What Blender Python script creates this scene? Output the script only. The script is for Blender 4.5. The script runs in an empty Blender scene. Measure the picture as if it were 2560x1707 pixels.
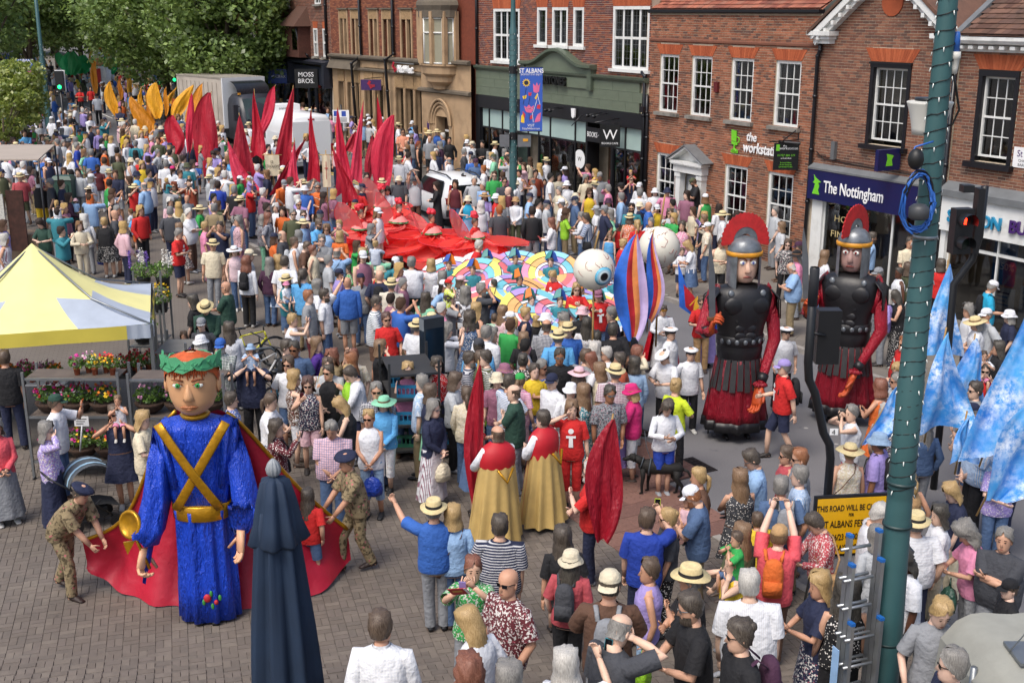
import bpy,math,random
import numpy as np
from mathutils import Vector,Matrix,Euler
random.seed(7); RNG=np.random.default_rng(7)
sc=bpy.context.scene
COL=sc.collection
rad=math.radians
# ------------------------------------------------------------------ camera, sky, sun, exposure
EYE,PITCH,FOC=7.8,rad(15.8),2925.0          # metres above the street, downward tilt, focal length in photo pixels (2560 wide)
cam=bpy.data.objects.new('camera',bpy.data.cameras.new('camera'))
cam.data.sensor_width=36.0; cam.data.lens=36.0*FOC/2560.0
cam.data.clip_start=0.1; cam.data.clip_end=2000
cam.location=(0,0,EYE); cam.rotation_euler=(math.pi/2 - PITCH,0,0)
COL.objects.link(cam); sc.camera=cam
SUN_EL,SUN_AZ=rad(58),rad(215)                # high bright sun behind thin cloud, behind the viewer
w=bpy.data.worlds.new('World'); sc.world=w; w.use_nodes=True
nt=w.node_tree; nt.nodes.clear()
sky=nt.nodes.new('ShaderNodeTexSky'); sky.sky_type='NISHITA'; sky.sun_disc=False
sky.sun_elevation=SUN_EL; sky.sun_rotation=SUN_AZ; sky.air_density=1.0; sky.dust_density=4.0; sky.ozone_density=1.0
bg=nt.nodes.new('ShaderNodeBackground'); bg.inputs[1].default_value=0.15
ow=nt.nodes.new('ShaderNodeOutputWorld')
nt.links.new(sky.outputs[0],bg.inputs[0]); nt.links.new(bg.outputs[0],ow.inputs[0])
sl=bpy.data.lights.new('sun','SUN'); sl.energy=1.7; sl.angle=rad(26); sl.color=(1.0,0.955,0.88)
so=bpy.data.objects.new('sun',sl); COL.objects.link(so)
sdir=Vector((math.sin(SUN_AZ)*math.cos(SUN_EL),math.cos(SUN_AZ)*math.cos(SUN_EL),math.sin(SUN_EL)))
so.rotation_euler=sdir.to_track_quat('Z','Y').to_euler(); so.location=(0,0,60)
sc.view_settings.view_transform='Standard'; sc.view_settings.look='None'
sc.view_settings.exposure=0.48; sc.view_settings.gamma=1.0; sc.view_settings.use_curve_mapping=False
sc.cycles.max_bounces=6; sc.cycles.diffuse_bounces=3; sc.cycles.glossy_bounces=2; sc.cycles.transparent_max_bounces=8
sc.cycles.use_denoising=True; sc.cycles.sample_clamp_indirect=6.0
# ------------------------------------------------------------------ lie of the land
SD=np.array([-.4848,.8746]); SN=np.array([.8746,.4848]); K0=np.array([4.13,31.45])   # street direction, normal, a point on the far kerb
def gz_t(t):return float(np.interp(t,[18,48,110,260],[0,.75,1.3,2.2]))
def gz(x,y):                                     # the forecourt climbs a little towards the viewer
 s=min(1.0,max(0.0,(13.2 - y)/4.0)); return gz_t(x*SD[0] + y*SD[1]) + .95*s*s*(3 - 2*s)
def so_xy(off,t):                               # metres across (0 = far kerb, negative towards the square) and along the street
 b=K0 + SN*off; return b + SD*(t - float(b @ SD))
CP,SP=math.cos(PITCH),math.sin(PITCH)
def ray(u,v):
 yc=853.5 - v; return np.array([u - 1280.0,FOC*CP + yc*SP,-FOC*SP + yc*CP])
def spot(u,v,h=0.0):                           # where on the street a thing stands whose point at height h is sighted at (u, v)
 r=ray(u,v); z=h
 for _ in range(8):
  k=(z - EYE)/r[2]; x,y=r[0]*k,r[1]*k; z=h + gz(x,y)
 return x,y,z - h
def ztop(x,y,v):                               # height above street datum of a point sighted on row v standing at (x, y)
 r=ray(1280,v); return EYE + r[2]/r[1]*y
# ------------------------------------------------------------------ helpers
def lin(c):
 if isinstance(c,str):
  c=c.lstrip('#'); c=[int(c[i:i + 2],16)/255 for i in (0,2,4)]
 return tuple((x/12.92 if x<=.04045 else ((x + .055)/1.055)**2.4) for x in c)
def tag(o,label=None,cat=None,group=None,kind=None):
 if o is None:return o
 if label:o['label']=label
 if cat:o['category']=cat
 if group:o['group']=group
 if kind:o['kind']=kind
 return o
def empty(name,loc=(0,0,0),rz=0.0,label=None,cat=None,group=None,parent=None,kind=None):
 o=bpy.data.objects.new(name,None); COL.objects.link(o); o.location=loc; o.rotation_euler=(0,0,rz)
 o.empty_display_size=.2
 if parent:o.parent=parent
 return tag(o,label,cat,group,kind)
CROWD=dict(on=False,p=[],loc=(0,0,0),rz=0.0)
class MB:
 """collects faces of one mesh"""
 def __init__(s):s.v=[]; s.f=[]; s.m=[]; s.n=0
 def add(s,vs,fs,m=0):
  b=s.n; s.v.extend([tuple(map(float,p)) for p in vs]); s.n+=len(vs)
  s.f.extend([tuple(i + b for i in f) for f in fs]); s.m.extend([m]*len(fs))
 def box(s,x0,x1,y0,y1,z0,z1,m=0,M=None):
  vs=[(x,y,z) for z in (z0,z1) for y in (y0,y1) for x in (x0,x1)]
  if M is not None:vs=[tuple(M @ Vector(p)) for p in vs]
  s.add(vs,[(0,2,3,1),(4,5,7,6),(0,1,5,4),(2,6,7,3),(0,4,6,2),(1,3,7,5)],m)
 def rings(s,R,m=0,cap=True,close=True):
  n=len(R[0]); vs=[p for r in R for p in r]; fs=[]
  for i in range(len(R) - 1):
   for j in range(n if close else n - 1):
    k=(j + 1) % n; fs.append((i*n + j,i*n + k,(i + 1)*n + k,(i + 1)*n + j))
  if cap:fs.append(tuple(range(n - 1,-1,-1))); fs.append(tuple((len(R) - 1)*n + j for j in range(n)))
  s.add(vs,fs,m)
 def tube(s,pts,rr,n=8,m=0,cap=True,up=(0,0,1),ph=0.0):
  """swept tube; rr: radius or (rx, ry) per point; rx across, ry towards 'up' side"""
  P=[np.array(p,float) for p in pts]; K=len(P); R=[]
  if not isinstance(rr,(list,tuple)) :rr=[rr]*K
  u0=np.array(up,float); prev=None
  for i in range(K):
   t=P[min(i + 1,K - 1)] - P[max(i - 1,0)]; t=t/(np.linalg.norm(t) + 1e-9)
   a=u0 if prev is None else prev
   a=a - t*(a @ t)
   if np.linalg.norm(a)<1e-4:
    a=np.array((1.,0,0)) - t*t[0]
    if np.linalg.norm(a)<1e-3:a=np.array((0,1.,0)) - t*t[1]
   a /= np.linalg.norm(a); prev=a; b=np.cross(t,a)
   r=rr[i]; rx,ry=(r if isinstance(r,(tuple,list)) else (r,r))
   R.append([tuple(P[i] + b*(rx*math.cos(ph + 6.28319*j/n)) + a*(ry*math.sin(ph + 6.28319*j/n))) for j in range(n)])
  s.rings(R,m,cap)
 def ell(s,c,r,n=10,k=6,m=0,M=None):
  R=[]
  for i in range(k + 1):
   a=-math.pi/2 + math.pi*(i*.98 + .01*k)/k
   R.append([(r[0]*math.cos(a)*math.cos(6.28319*j/n),r[1]*math.cos(a)*math.sin(6.28319*j/n),r[2]*math.sin(a)) for j in range(n)])
  if M is not None:R=[[tuple(M @ Vector(p)) for p in q] for q in R]
  R=[[(p[0] + c[0],p[1] + c[1],p[2] + c[2]) for p in q] for q in R]
  s.rings(R,m)
 def lathe(s,prof,n=16,m=0,c=(0,0,0),cap=True,sx=1,sy=1):
  s.rings([[(c[0] + r*sx*math.cos(6.28319*j/n),c[1] + r*sy*math.sin(6.28319*j/n),c[2] + z) for j in range(n)] for r,z in prof],m,cap)
 def poly(s,pts,d,m=0):
  """outline extruded by vector d"""
  n=len(pts); a=[tuple(p) for p in pts]; b=[tuple(np.array(p) + np.array(d)) for p in pts]
  s.add(a + b,[tuple(range(n)),tuple(range(2*n - 1,n - 1,-1))] + [(i,n + i,n + (i + 1) % n,(i + 1) % n) for i in range(n)],m)
 def grid(s,P,m=0,thick=0.0,close=False):
  """P[i][j] points"""
  n=len(P[0]); vs=[p for r in P for p in r]; fs=[]
  for i in range(len(P) - 1):
   for j in range(n if close else n - 1):
    k=(j + 1) % n; fs.append((i*n + j,i*n + k,(i + 1)*n + k,(i + 1)*n + j))
  s.add(vs,fs,m)
 def build(s,name,mats,parent=None,smooth=True,loc=None,rz=None,color=None):
  if CROWD['on']:                                 # folk too small to tell apart join one mass
   if loc is not None:CROWD['loc']=loc; CROWD['rz']=rz or 0.0
   c,q=math.cos(CROWD['rz']),math.sin(CROWD['rz']); V=np.array(s.v); L_=CROWD['loc']
   V=np.stack([L_[0] + V[:,0]*c - V[:,1]*q,L_[1] + V[:,0]*q + V[:,1]*c,L_[2] + V[:,2]],1)
   lt=np.array([len(f) for f in s.f],np.int32); lv=np.array([i for f in s.f for i in f],np.int32); col=np.tile(np.array(color or (.02,.02,.02)),(len(lt),1)); col[np.array(s.m)>0]=(.03,.02,.015)
   CROWD['p'].append((V,lv,lt,col,name)); return None
  me=bpy.data.meshes.new(name)
  me.from_pydata(s.v,[],s.f)
  if not isinstance(mats,(list,tuple)):mats=[mats]
  for mt in mats:me.materials.append(mt)
  if len(mats)>1:me.polygons.foreach_set('material_index',s.m)
  if smooth:me.polygons.foreach_set('use_smooth',[True]*len(s.f))
  me.update()
  o=bpy.data.objects.new(name,me); COL.objects.link(o)
  if parent is not None:o.parent=parent
  if loc is not None:o.location=loc
  if rz is not None:o.rotation_euler=(0,0,rz)
  if color is not None:o.color=(*color,1)
  return o
def copy_tree(o,parent=None):
 c=o.copy(); COL.objects.link(c); c.parent=parent
 for ch in list(o.children):copy_tree(ch,c)
 return c
# ------------------------------------------------------------------ materials
MATS={}
def nodes(name):
 m=bpy.data.materials.new(name); m.use_nodes=True; t=m.node_tree
 b=t.nodes['Principled BSDF']; return m,t,b,t.nodes.new,t.links.new
def mixrgb(t,f,a,b,mode='MIX'):
 n=t.nodes.new('ShaderNodeMix'); n.data_type='RGBA'; n.blend_type=mode
 for k,x in ((0,f),(6,a),(7,b)):
  if hasattr(x,'links'):t.links.new(x,n.inputs[k])
  elif x is not None:n.inputs[k].default_value=x if k==0 else (*x[:3],1)
 return n.outputs[2]
def ramp(t,x,pts,interp='LINEAR'):
 n=t.nodes.new('ShaderNodeValToRGB'); e=n.color_ramp.elements; n.color_ramp.interpolation=interp
 while len(e)<len(pts):e.new(.5)
 for i,(p,c) in enumerate(pts):e[i].position=p; e[i].color=(*(c if isinstance(c,(tuple,list)) else (c,c,c)),1)
 t.links.new(x,n.inputs[0]); return n.outputs[0]
def noise(t,scale,detail=3,co=None,rough=.55,dim=None):
 n=t.nodes.new('ShaderNodeTexNoise'); n.inputs['Scale'].default_value=scale; n.inputs['Detail'].default_value=detail; n.inputs['Roughness'].default_value=rough
 if co is not None:t.links.new(co,n.inputs['Vector'])
 return n.outputs[0]
def coord(t,kind='Object',scale=None):
 c=t.nodes.new('ShaderNodeTexCoord').outputs[kind]
 if scale:
  mp=t.nodes.new('ShaderNodeMapping'); mp.inputs['Scale'].default_value=scale; t.links.new(c,mp.inputs[0]); c=mp.outputs[0]
 return c
def bump(t,b,h,strength=.3,dist=.01):
 n=t.nodes.new('ShaderNodeBump'); n.inputs['Strength'].default_value=strength; n.inputs['Distance'].default_value=dist
 t.links.new(h,n.inputs['Height']); t.links.new(n.outputs[0],b.inputs['Normal'])
def mat(name,color,rough=.7,var=.12,scale=6,metal=0,bmp=0,bscale=40,spec=None,grime=None):
 """plain surface with tonal variation, optional fine relief"""
 if name in MATS:return MATS[name]
 m,t,b,N,L=nodes(name); c=lin(color); co=coord(t)
 n1=noise(t,scale,5,co)
 col=mixrgb(t,ramp(t,n1,[(.3,0.),(.7,1.)]),tuple(x*(1 - var) for x in c),tuple(min(1,x*(1 + var)) for x in c))
 if grime:col=mixrgb(t,ramp(t,noise(t,grime[1],6,co),[(.5,0.),(.75,grime[2])]),col,lin(grime[0]))
 L(col,b.inputs['Base Color']); b.inputs['Roughness'].default_value=rough; b.inputs['Metallic'].default_value=metal
 if spec is not None:b.inputs['Specular IOR Level'].default_value=spec
 if bmp:bump(t,b,noise(t,bscale,4,co),bmp)
 MATS[name]=m; return m
def objmat(name,pattern=None,rough=.85,sheen=0,second=None,bscale=22,bstr=.35,metal=0,sc_=1.0,drape=None):
 """cloth whose colour is the object's own colour; patterns woven or printed on it"""
 if name in MATS:return MATS[name]
 m,t,b,N,L=nodes(name); oi=N('ShaderNodeObjectInfo'); base=oi.outputs['Color']; co=coord(t)
 sec=lin(second) if second else None
 if pattern in ('h','v'):
  wv=N('ShaderNodeTexWave'); wv.wave_type='BANDS'; wv.bands_direction='Z' if pattern=='h' else 'X'
  wv.inputs['Scale'].default_value=10.0*sc_; L(co,wv.inputs[0])
  base=mixrgb(t,ramp(t,wv.outputs[0],[(.66,0.),(.72,.85)]),base,sec or (.62,.62,.64))
 elif pattern=='c':
  ws=[]
  for d in ('Z','X'):
   wv=N('ShaderNodeTexWave'); wv.bands_direction=d; wv.inputs['Scale'].default_value=9*sc_; L(co,wv.inputs[0])
   ws.append(ramp(t,wv.outputs[0],[(.7,0.),(.76,.55)]))
  base=mixrgb(t,ws[0],base,sec or (.8,.8,.8)); base=mixrgb(t,ws[1],base,sec or (.8,.8,.8))
 elif pattern in ('f','p'):
  vo=N('ShaderNodeTexVoronoi'); vo.inputs['Scale'].default_value=(30 if pattern=='f' else 38)*sc_
  L(co,vo.inputs[0])
  msk=ramp(t,vo.outputs['Distance'],[(.26,1.),(.34,0.)]) if pattern=='p' else ramp(t,noise(t,42*sc_,2,co),[(.53,0.),(.57,.9)])
  base=mixrgb(t,msk,base,sec or (.75,.72,.68))
  if pattern=='f':base=mixrgb(t,ramp(t,vo.outputs['Distance'],[(.16,.8),(.24,0.)]),base,(.55,.12,.16))
 n1=noise(t,3.5,3,co)
 base=mixrgb(t,ramp(t,n1,[(.3,0.),(.7,1.)]),mixrgb(t,1.0,base,(.86,.86,.86),'MULTIPLY'),base)
 L(base,b.inputs['Base Color']); b.inputs['Roughness'].default_value=rough; b.inputs['Metallic'].default_value=metal
 if sheen:b.inputs['Sheen Weight'].default_value=sheen
 hh=N('ShaderNodeMath'); hh.operation='MULTIPLY_ADD'; L(noise(t,bscale*.4,2,co,.5),hh.inputs[0]); hh.inputs[1].default_value=1.6; L(noise(t,bscale,3,co,.5),hh.inputs[2])
 if drape:bump(t,b,ramp(t,noise(t,1.0,4,coord(t,'Object',drape),.6),[(.25,0.),(.5,.75),(.56,.6),(.8,1.)]),bstr,.08)
 else:bump(t,b,hh.outputs[0],bstr,.05)
 MATS[name]=m; return m
def emis(name,color,strength=3.0):
 m,t,b,N,L=nodes(name); b.inputs['Base Color'].default_value=(*lin(color),1)
 b.inputs['Emission Color'].default_value=(*lin(color),1); b.inputs['Emission Strength'].default_value=strength; return m
def glassmat(name,tint='#20282a',clear=.55,rough=.03):
 """window glass: partly see-through, mirrors the street"""
 if name in MATS:return MATS[name]
 m,t,b,N,L=nodes(name); t.nodes.remove(b)
 tr=N('ShaderNodeBsdfTransparent'); tr.inputs[0].default_value=(clear,clear,clear*1.02,1)
 gl=N('ShaderNodeBsdfGlossy'); gl.inputs['Roughness'].default_value=rough; gl.inputs[0].default_value=(.9,.95,.97,1)
 lw=N('ShaderNodeLayerWeight'); lw.inputs[0].default_value=.25
 bp=N('ShaderNodeBump'); bp.inputs['Strength'].default_value=.05; L(noise(t,1.3,2,coord(t)),bp.inputs['Height']); L(bp.outputs[0],gl.inputs['Normal'])
 mx=N('ShaderNodeMixShader'); mr=N('ShaderNodeMapRange'); L(lw.outputs['Fresnel'],mr.inputs[0]); mr.inputs[3].default_value=.07; mr.inputs[4].default_value=.8
 L(mr.outputs[0],mx.inputs[0]); L(tr.outputs[0],mx.inputs[1]); L(gl.outputs[0],mx.inputs[2]); L(mx.outputs[0],t.nodes['Material Output'].inputs[0])
 MATS[name]=m; return m
def islandmat(name,cols,rough=.85,dirt=None,bscale=60,bstr=.4):
 """bricks, tiles, leaves: each loose piece takes its own tone"""
 if name in MATS:return MATS[name]
 m,t,b,N,L=nodes(name); g=N('ShaderNodeNewGeometry'); co=coord(t)
 oi=N('ShaderNodeObjectInfo'); ad=N('ShaderNodeMath'); ad.operation='ADD'; L(g.outputs['Random Per Island'],ad.inputs[0]); L(oi.outputs['Random'],ad.inputs[1])
 fr=N('ShaderNodeMath'); fr.operation='FRACT'; L(ad.outputs[0],fr.inputs[0])
 k=len(cols); c=ramp(t,fr.outputs[0],[((i + .0)/k,lin(x)) for i,x in enumerate(cols)],'CONSTANT')
 c=mixrgb(t,ramp(t,noise(t,9,5,co),[(.3,.0),(.75,.5)]),c,mixrgb(t,1.0,c,(.6,.6,.6),'MULTIPLY'))
 if dirt:c=mixrgb(t,ramp(t,noise(t,dirt[1],6,co),[(.48,0.),(.72,dirt[2])]),c,lin(dirt[0]))
 if len(dirt or ())>3:
  vo=N('ShaderNodeTexVoronoi'); vo.inputs['Scale'].default_value=2.3; L(coord(t,'Object'),vo.inputs[0]); c=mixrgb(t,ramp(t,vo.outputs[0],[(.05,.75),(.08,0.)]),c,lin(dirt[3]))
 L(c,b.inputs['Base Color']); b.inputs['Roughness'].default_value=rough
 bump(t,b,noise(t,bscale,4,co),bstr,.005)
 MATS[name]=m; return m
def text_obj(s,size,m,parent=None,name='lettering',ext=.01,loc=(0,0,0),rot=(math.pi/2,0,0),align='LEFT',sx=1.0,bold=0.0,shear=0.0):
 """flat or raised lettering turned into a mesh"""
 cu=bpy.data.curves.new('lettering','FONT'); cu.body=s; cu.size=size; cu.extrude=ext; cu.align_x=align; cu.resolution_u=3; cu.offset=bold; cu.shear=shear
 tmp=bpy.data.objects.new('lettering',cu); COL.objects.link(tmp)
 dg=bpy.context.evaluated_depsgraph_get(); me=bpy.data.meshes.new_from_object(tmp.evaluated_get(dg))
 bpy.data.objects.remove(tmp); bpy.data.curves.remove(cu)
 me.materials.clear(); me.materials.append(m)
 o=bpy.data.objects.new(name,me); COL.objects.link(o); o.parent=parent; o.location=loc; o.rotation_euler=rot; o.scale=(sx,1,1)
 return o
# ------------------------------------------------------------------ ground, road, pavement, kerbs
def strip(name,o0,o1,t0,t1,m,dz,nt_=60,no=6,wav=0.0):
 mb=MB(); P=[]
 for i in range(nt_ + 1):
  t=t0 + (t1 - t0)*i/nt_; row=[]
  for j in range(no + 1):
   x,y=so_xy(o0 + (o1 - o0)*j/no,t); row.append((x,y,gz(x,y) + dz))
  P.append(row)
 mb.grid(P); o=mb.build(name,m,smooth=False); tag(o,kind='structure'); return o
def asphalt():
 m,t,b,N,L=nodes('asphalt'); co=coord(t)
 c=mixrgb(t,ramp(t,noise(t,.35,5,co),[(.3,0.),(.7,1.)]),lin('#56565a'),lin('#68676a'))
 c=mixrgb(t,ramp(t,noise(t,60,3,co),[(.35,0.),(.7,.5)]),c,lin('#7d7b7a'))
 c=mixrgb(t,ramp(t,noise(t,2.2,6,co),[(.62,0.),(.72,.6)]),c,lin('#434246'))
 v=N('ShaderNodeTexVoronoi'); v.inputs['Scale'].default_value=1.1; L(co,v.inputs[0])
 c=mixrgb(t,ramp(t,v.outputs[0],[(.035,.8),(.06,0.)]),c,lin('#a3a09b'))
 L(c,b.inputs['Base Color']); b.inputs['Roughness'].default_value=.85; bump(t,b,noise(t,90,3,co),.5,.004); return m
def pavermat(name,a,bb,joint,w=.2,h=.1,rot=0.0,island=False):
 m,t,b,N,L=nodes(name); co=coord(t)
 mp=N('ShaderNodeMapping'); mp.inputs['Rotation'].default_value=(0,0,rot); L(co,mp.inputs[0])
 br=N('ShaderNodeTexBrick'); br.inputs['Scale'].default_value=1.0; br.inputs['Brick Width'].default_value=w; br.inputs['Row Height'].default_value=h
 br.inputs['Mortar Size'].default_value=.006; br.inputs['Color1'].default_value=(*lin(a),1); br.inputs['Color2'].default_value=(*lin(bb),1); br.inputs['Mortar'].default_value=(*lin(joint),1)
 L(mp.outputs[0],br.inputs[0]); c=br.outputs[0]
 c=mixrgb(t,ramp(t,noise(t,.6,5,co),[(.35,0.),(.7,.55)]),c,lin('#575049'))
 L(c,b.inputs['Base Color']); b.inputs['Roughness'].default_value=.85; bump(t,b,br.outputs['Fac'],-.4,.004); return m
strip('ground',-400,400,-60,700,mat('ground_far','#57544f',.9,.2,.2),-1.25,80,40)
ROAD=strip('road',-8.2,0,-5,230,asphalt(),0.0,400,12)
PAV_FAR=strip('pavement',0,9,-5,230,pavermat('grey_slabs','#7c766e','#6a655f','#3c3936',.6,.6,rad(29)),.11,200,6)
PLAZA=strip('square',-60,-8.2,-25,120,pavermat('paver_far','#6c645c','#676058','#4e4843',.2,.1,rad(-16)),.03,400,110)
mb=MB()                                         # kerb stones along the far side, and the low kerb of the square
KM=mat('kerb_granite','#8b8680',.8,.2,3,bmp=.3)
kerb=empty('kerb',kind='structure')
for o0,zt,n in ((0,.125,0),(-8.2,.045,1)):
 for i in range(58):
  t=4 + i*.92
  a=so_xy(o0 - (.15 if n==0 else 0),t); b_=so_xy(o0 - (.15 if n==0 else 0),t + .905); c_=so_xy(o0 + (0 if n==0 else .15),t + .905); d_=so_xy(o0 + (0 if n==0 else .15),t)
  if i==0:
   kb=MB(); kb.box(-.075,.075,0,.905,-.2,0); km=kb.build('kerb_stone',KM,kerb,False)
   k=km
  else:k=km.copy(); COL.objects.link(k)
  x,y=so_xy(o0 - .075 if n==0 else o0 + .075,t); k.location=(x,y,gz(x,y) + zt); k.rotation_euler=(0,0,rad(29)); k.parent=kerb
# double yellow lines by the far kerb and at the square
YL=mat('road_paint_yellow','#c8a53a',.7,.25,2,grime=('#5b5a58',5,.8)); WL=mat('road_paint_white','#cfcdc6',.7,.2,2,grime=('#5b5a58',5,.8))
for k,o0 in enumerate((-.45,-.65)):strip('road_marking',o0,o0 + .08,46,120,YL,.004,40,1)
for i in range(12):
 strip('road_marking',-4.25,-4.15,62 + i*6,66 + i*6,WL,.004,3,1)
# brick pavers of the square, laid in pairs: the nearest are single pieces
PM=islandmat('clay_pavers',['#6c635b','#70675f','#696058','#736a61','#665e57','#6b625b'],.88,('#4f4842',.45,.6,'#3d3834'),70,.3)
pa=rad(16); px_=np.array([math.cos(pa),math.sin(pa)]); py_=np.array([-math.sin(pa),math.cos(pa)])
pm_=MB(); hw,hl,ch=.0485,.0985,.003
pm_.add([(-hw,-hl,-.01),(hw,-hl,-.01),(hw,hl,-.01),(-hw,hl,-.01),(-hw + ch,-hl + ch,.006),(hw - ch,-hl + ch,.006),(hw - ch,hl - ch,.006),(-hw + ch,hl - ch,.006)],
  [(4,5,6,7),(0,1,5,4),(1,2,6,5),(2,3,7,6),(3,0,4,7)])
paver0=None; PV=[]; n_ind=0; cand=[]
for i in range(-70,70):
 for j in range(20,150):
  c=px_*(i*.2) + py_*(j*.2)
  off=float((c - K0) @ SN); t=float(c @ SD)
  if off>-8.35 or off<-19 or t<4.5 or t>21.5:continue
  z=gz(*c) + .034
  r=ray(1280,0)
  # leave out what lies outside the view
  fw=c[1]*CP - (z - EYE)*SP; u=1280 + FOC*c[0]/fw; v=853.5 - FOC*(c[1]*SP + (z - EYE)*CP)/fw
  if u<-60 or u>2620 or v>1760:continue
  k=(i + j) % 2
  for s_ in (-.05,.05):
   if k:q,a=c + px_*s_,pa
   else:q,a=c + py_*s_,pa + math.pi/2
   cand.append((q[0],q[1],z + random.uniform(-.0015,.0015),a,u,v))
show=[c for c in cand if c[4]<980 and c[5]>1440]; show.sort(key=lambda c:-c[5]); keep=set(map(id,show[:300]))
big=MB(); V0=np.array(pm_.v)
for c in cand:
 if id(c) in keep:
  if paver0 is None:o=pm_.build('paver',PM,PLAZA,False); paver0=o
  else:o=paver0.copy(); COL.objects.link(o)
  o.location=c[:3]; o.rotation_euler=(0,0,c[3])
 else:
  ca,sa=math.cos(c[3]),math.sin(c[3])
  W=np.stack([V0[:,0]*ca - V0[:,1]*sa + c[0],V0[:,0]*sa + V0[:,1]*ca + c[1],V0[:,2] + c[2]],1)
  big.add(W,pm_.f)
tag(big.build('pavers',PM,PLAZA,False),kind='stuff')
# red blister paving at the crossing, an iron drain cover
tp=empty('tactile_paving',kind='structure'); TM=islandmat('red_blister',['#74554b','#6c4e46','#7b5a50'],.85)
tm0=None
for i in range(6):
 for j in range(7):
  for (o0,t0) in ((-9.75,13.1),(-8.15,15.2)):
   if t0>14 and i>3:continue
   x,y=so_xy(o0 + i*.4*.9 + .2,t0 + j*.4)
   if tm0 is None:
    b_=MB(); b_.box(-.195,.195,-.195,.195,-.02,.012)
    for a in range(4):
     for c in range(4):b_.lathe([(.018,.012),(.012,.017)],6,c=(-.15 + a*.1,-.15 + c*.1,0))
    tm0=b_.build('blister_slab',TM,tp,False); o=tm0
   else:o=tm0.copy(); COL.objects.link(o)
   o.parent=tp; o.location=(x,y,gz(x,y) + .036); o.rotation_euler=(0,0,rad(29))
x,y,z=spot(1722,1168); dm=mat('cast_iron','#2a2727',.6,.2,8,metal=.6)
dr=empty('drain_cover',(x,y,.006),rad(29),'black iron drain cover in the road near the dog','drain cover'); b_=MB()
b_.box(-.36,.36,-.36,.36,-.01,.006); b_.build('cover_plate',dm,dr,False)
for i in range(6):
 for j in range(6):
  b_=MB(); b_.box(-.3 + i*.11,-.23 + i*.11,-.3 + j*.11,-.23 + j*.11,.006,.014); b_.build('raised_stud',dm,dr,False)
# ------------------------------------------------------------------ building kit
GL=glassmat('window_glass'); GLD=glassmat('shop_glass',clear=.5)
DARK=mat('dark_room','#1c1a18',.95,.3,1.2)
WHITE=mat('white_gloss_paint','#d9dad7',.45,.06,3,grime=('#8f8c84',3,.5)); BLACKP=mat('black_gloss_paint','#15151a',.35,.2,3)
STONE_SILL=mat('weathered_stone','#7d7972',.9,.2,4,bmp=.4,grime=('#3f3d38',3,.8)); LEAD=mat('lead_sheet','#66696b',.6,.15,3,bmp=.2)
MORTAR=mat('lime_mortar','#b5a792',.95,.15,5,bmp=.3)
BR_WORK=islandmat('brick_orange_brown',['#93583d','#885239','#9c5f43','#774a38','#a76b4f','#634237','#986147','#8a573e'],.9,('#4a382f',.55,.6))
BR_NOTT=islandmat('brick_red_brown',['#80533f','#764b3a','#885a45','#6d4638','#7c503f','#8f614a','#614439'],.9,('#43302a',.7,.4))
BR_WAT=islandmat('brick_plum',['#7a4032','#6c3a30','#844735','#5c3736','#8e4d38','#694040','#965439'],.9,('#3a2a26',.8,.4))
RUB=islandmat('rubbed_brick',['#ab5631','#a3502c','#b25c36','#9c4b29'],.85)
CURT=mat('net_curtain','#b6b2a6',.9,.15,2); CURT2=mat('red_curtain','#5b2730',.9,.3,3)
def panels(mb,W0,W1,z0,z1,holes,y=0.0,depth=.22,m=0,mr=None):
 """wall front with openings and their reveals; holes = (x0, x1, z0, z1)"""
 xs=sorted({W0,W1,*[min(max(h[i],W0),W1) for h in holes for i in (0,1)]}); zs=sorted({z0,z1,*[min(max(h[i],z0),z1) for h in holes for i in (2,3)]})
 for i in range(len(xs) - 1):
  for j in range(len(zs) - 1):
   cx,cz=(xs[i] + xs[i + 1])/2,(zs[j] + zs[j + 1])/2
   if any(h[0]<cx<h[1] and h[2]<cz<h[3] for h in holes):continue
   mb.add([(xs[i],y,zs[j]),(xs[i + 1],y,zs[j]),(xs[i + 1],y,zs[j + 1]),(xs[i],y,zs[j + 1])],[(0,1,2,3)],m)
 for h in holes:
  a,b,c,d=h; e=y + depth
  mb.add([(a,y,c),(b,y,c),(b,y,d),(a,y,d),(a,e,c),(b,e,c),(b,e,d),(a,e,d)],[(0,4,5,1),(1,5,6,2),(2,6,7,3),(3,7,4,0)],m if mr is None else mr)
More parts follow.
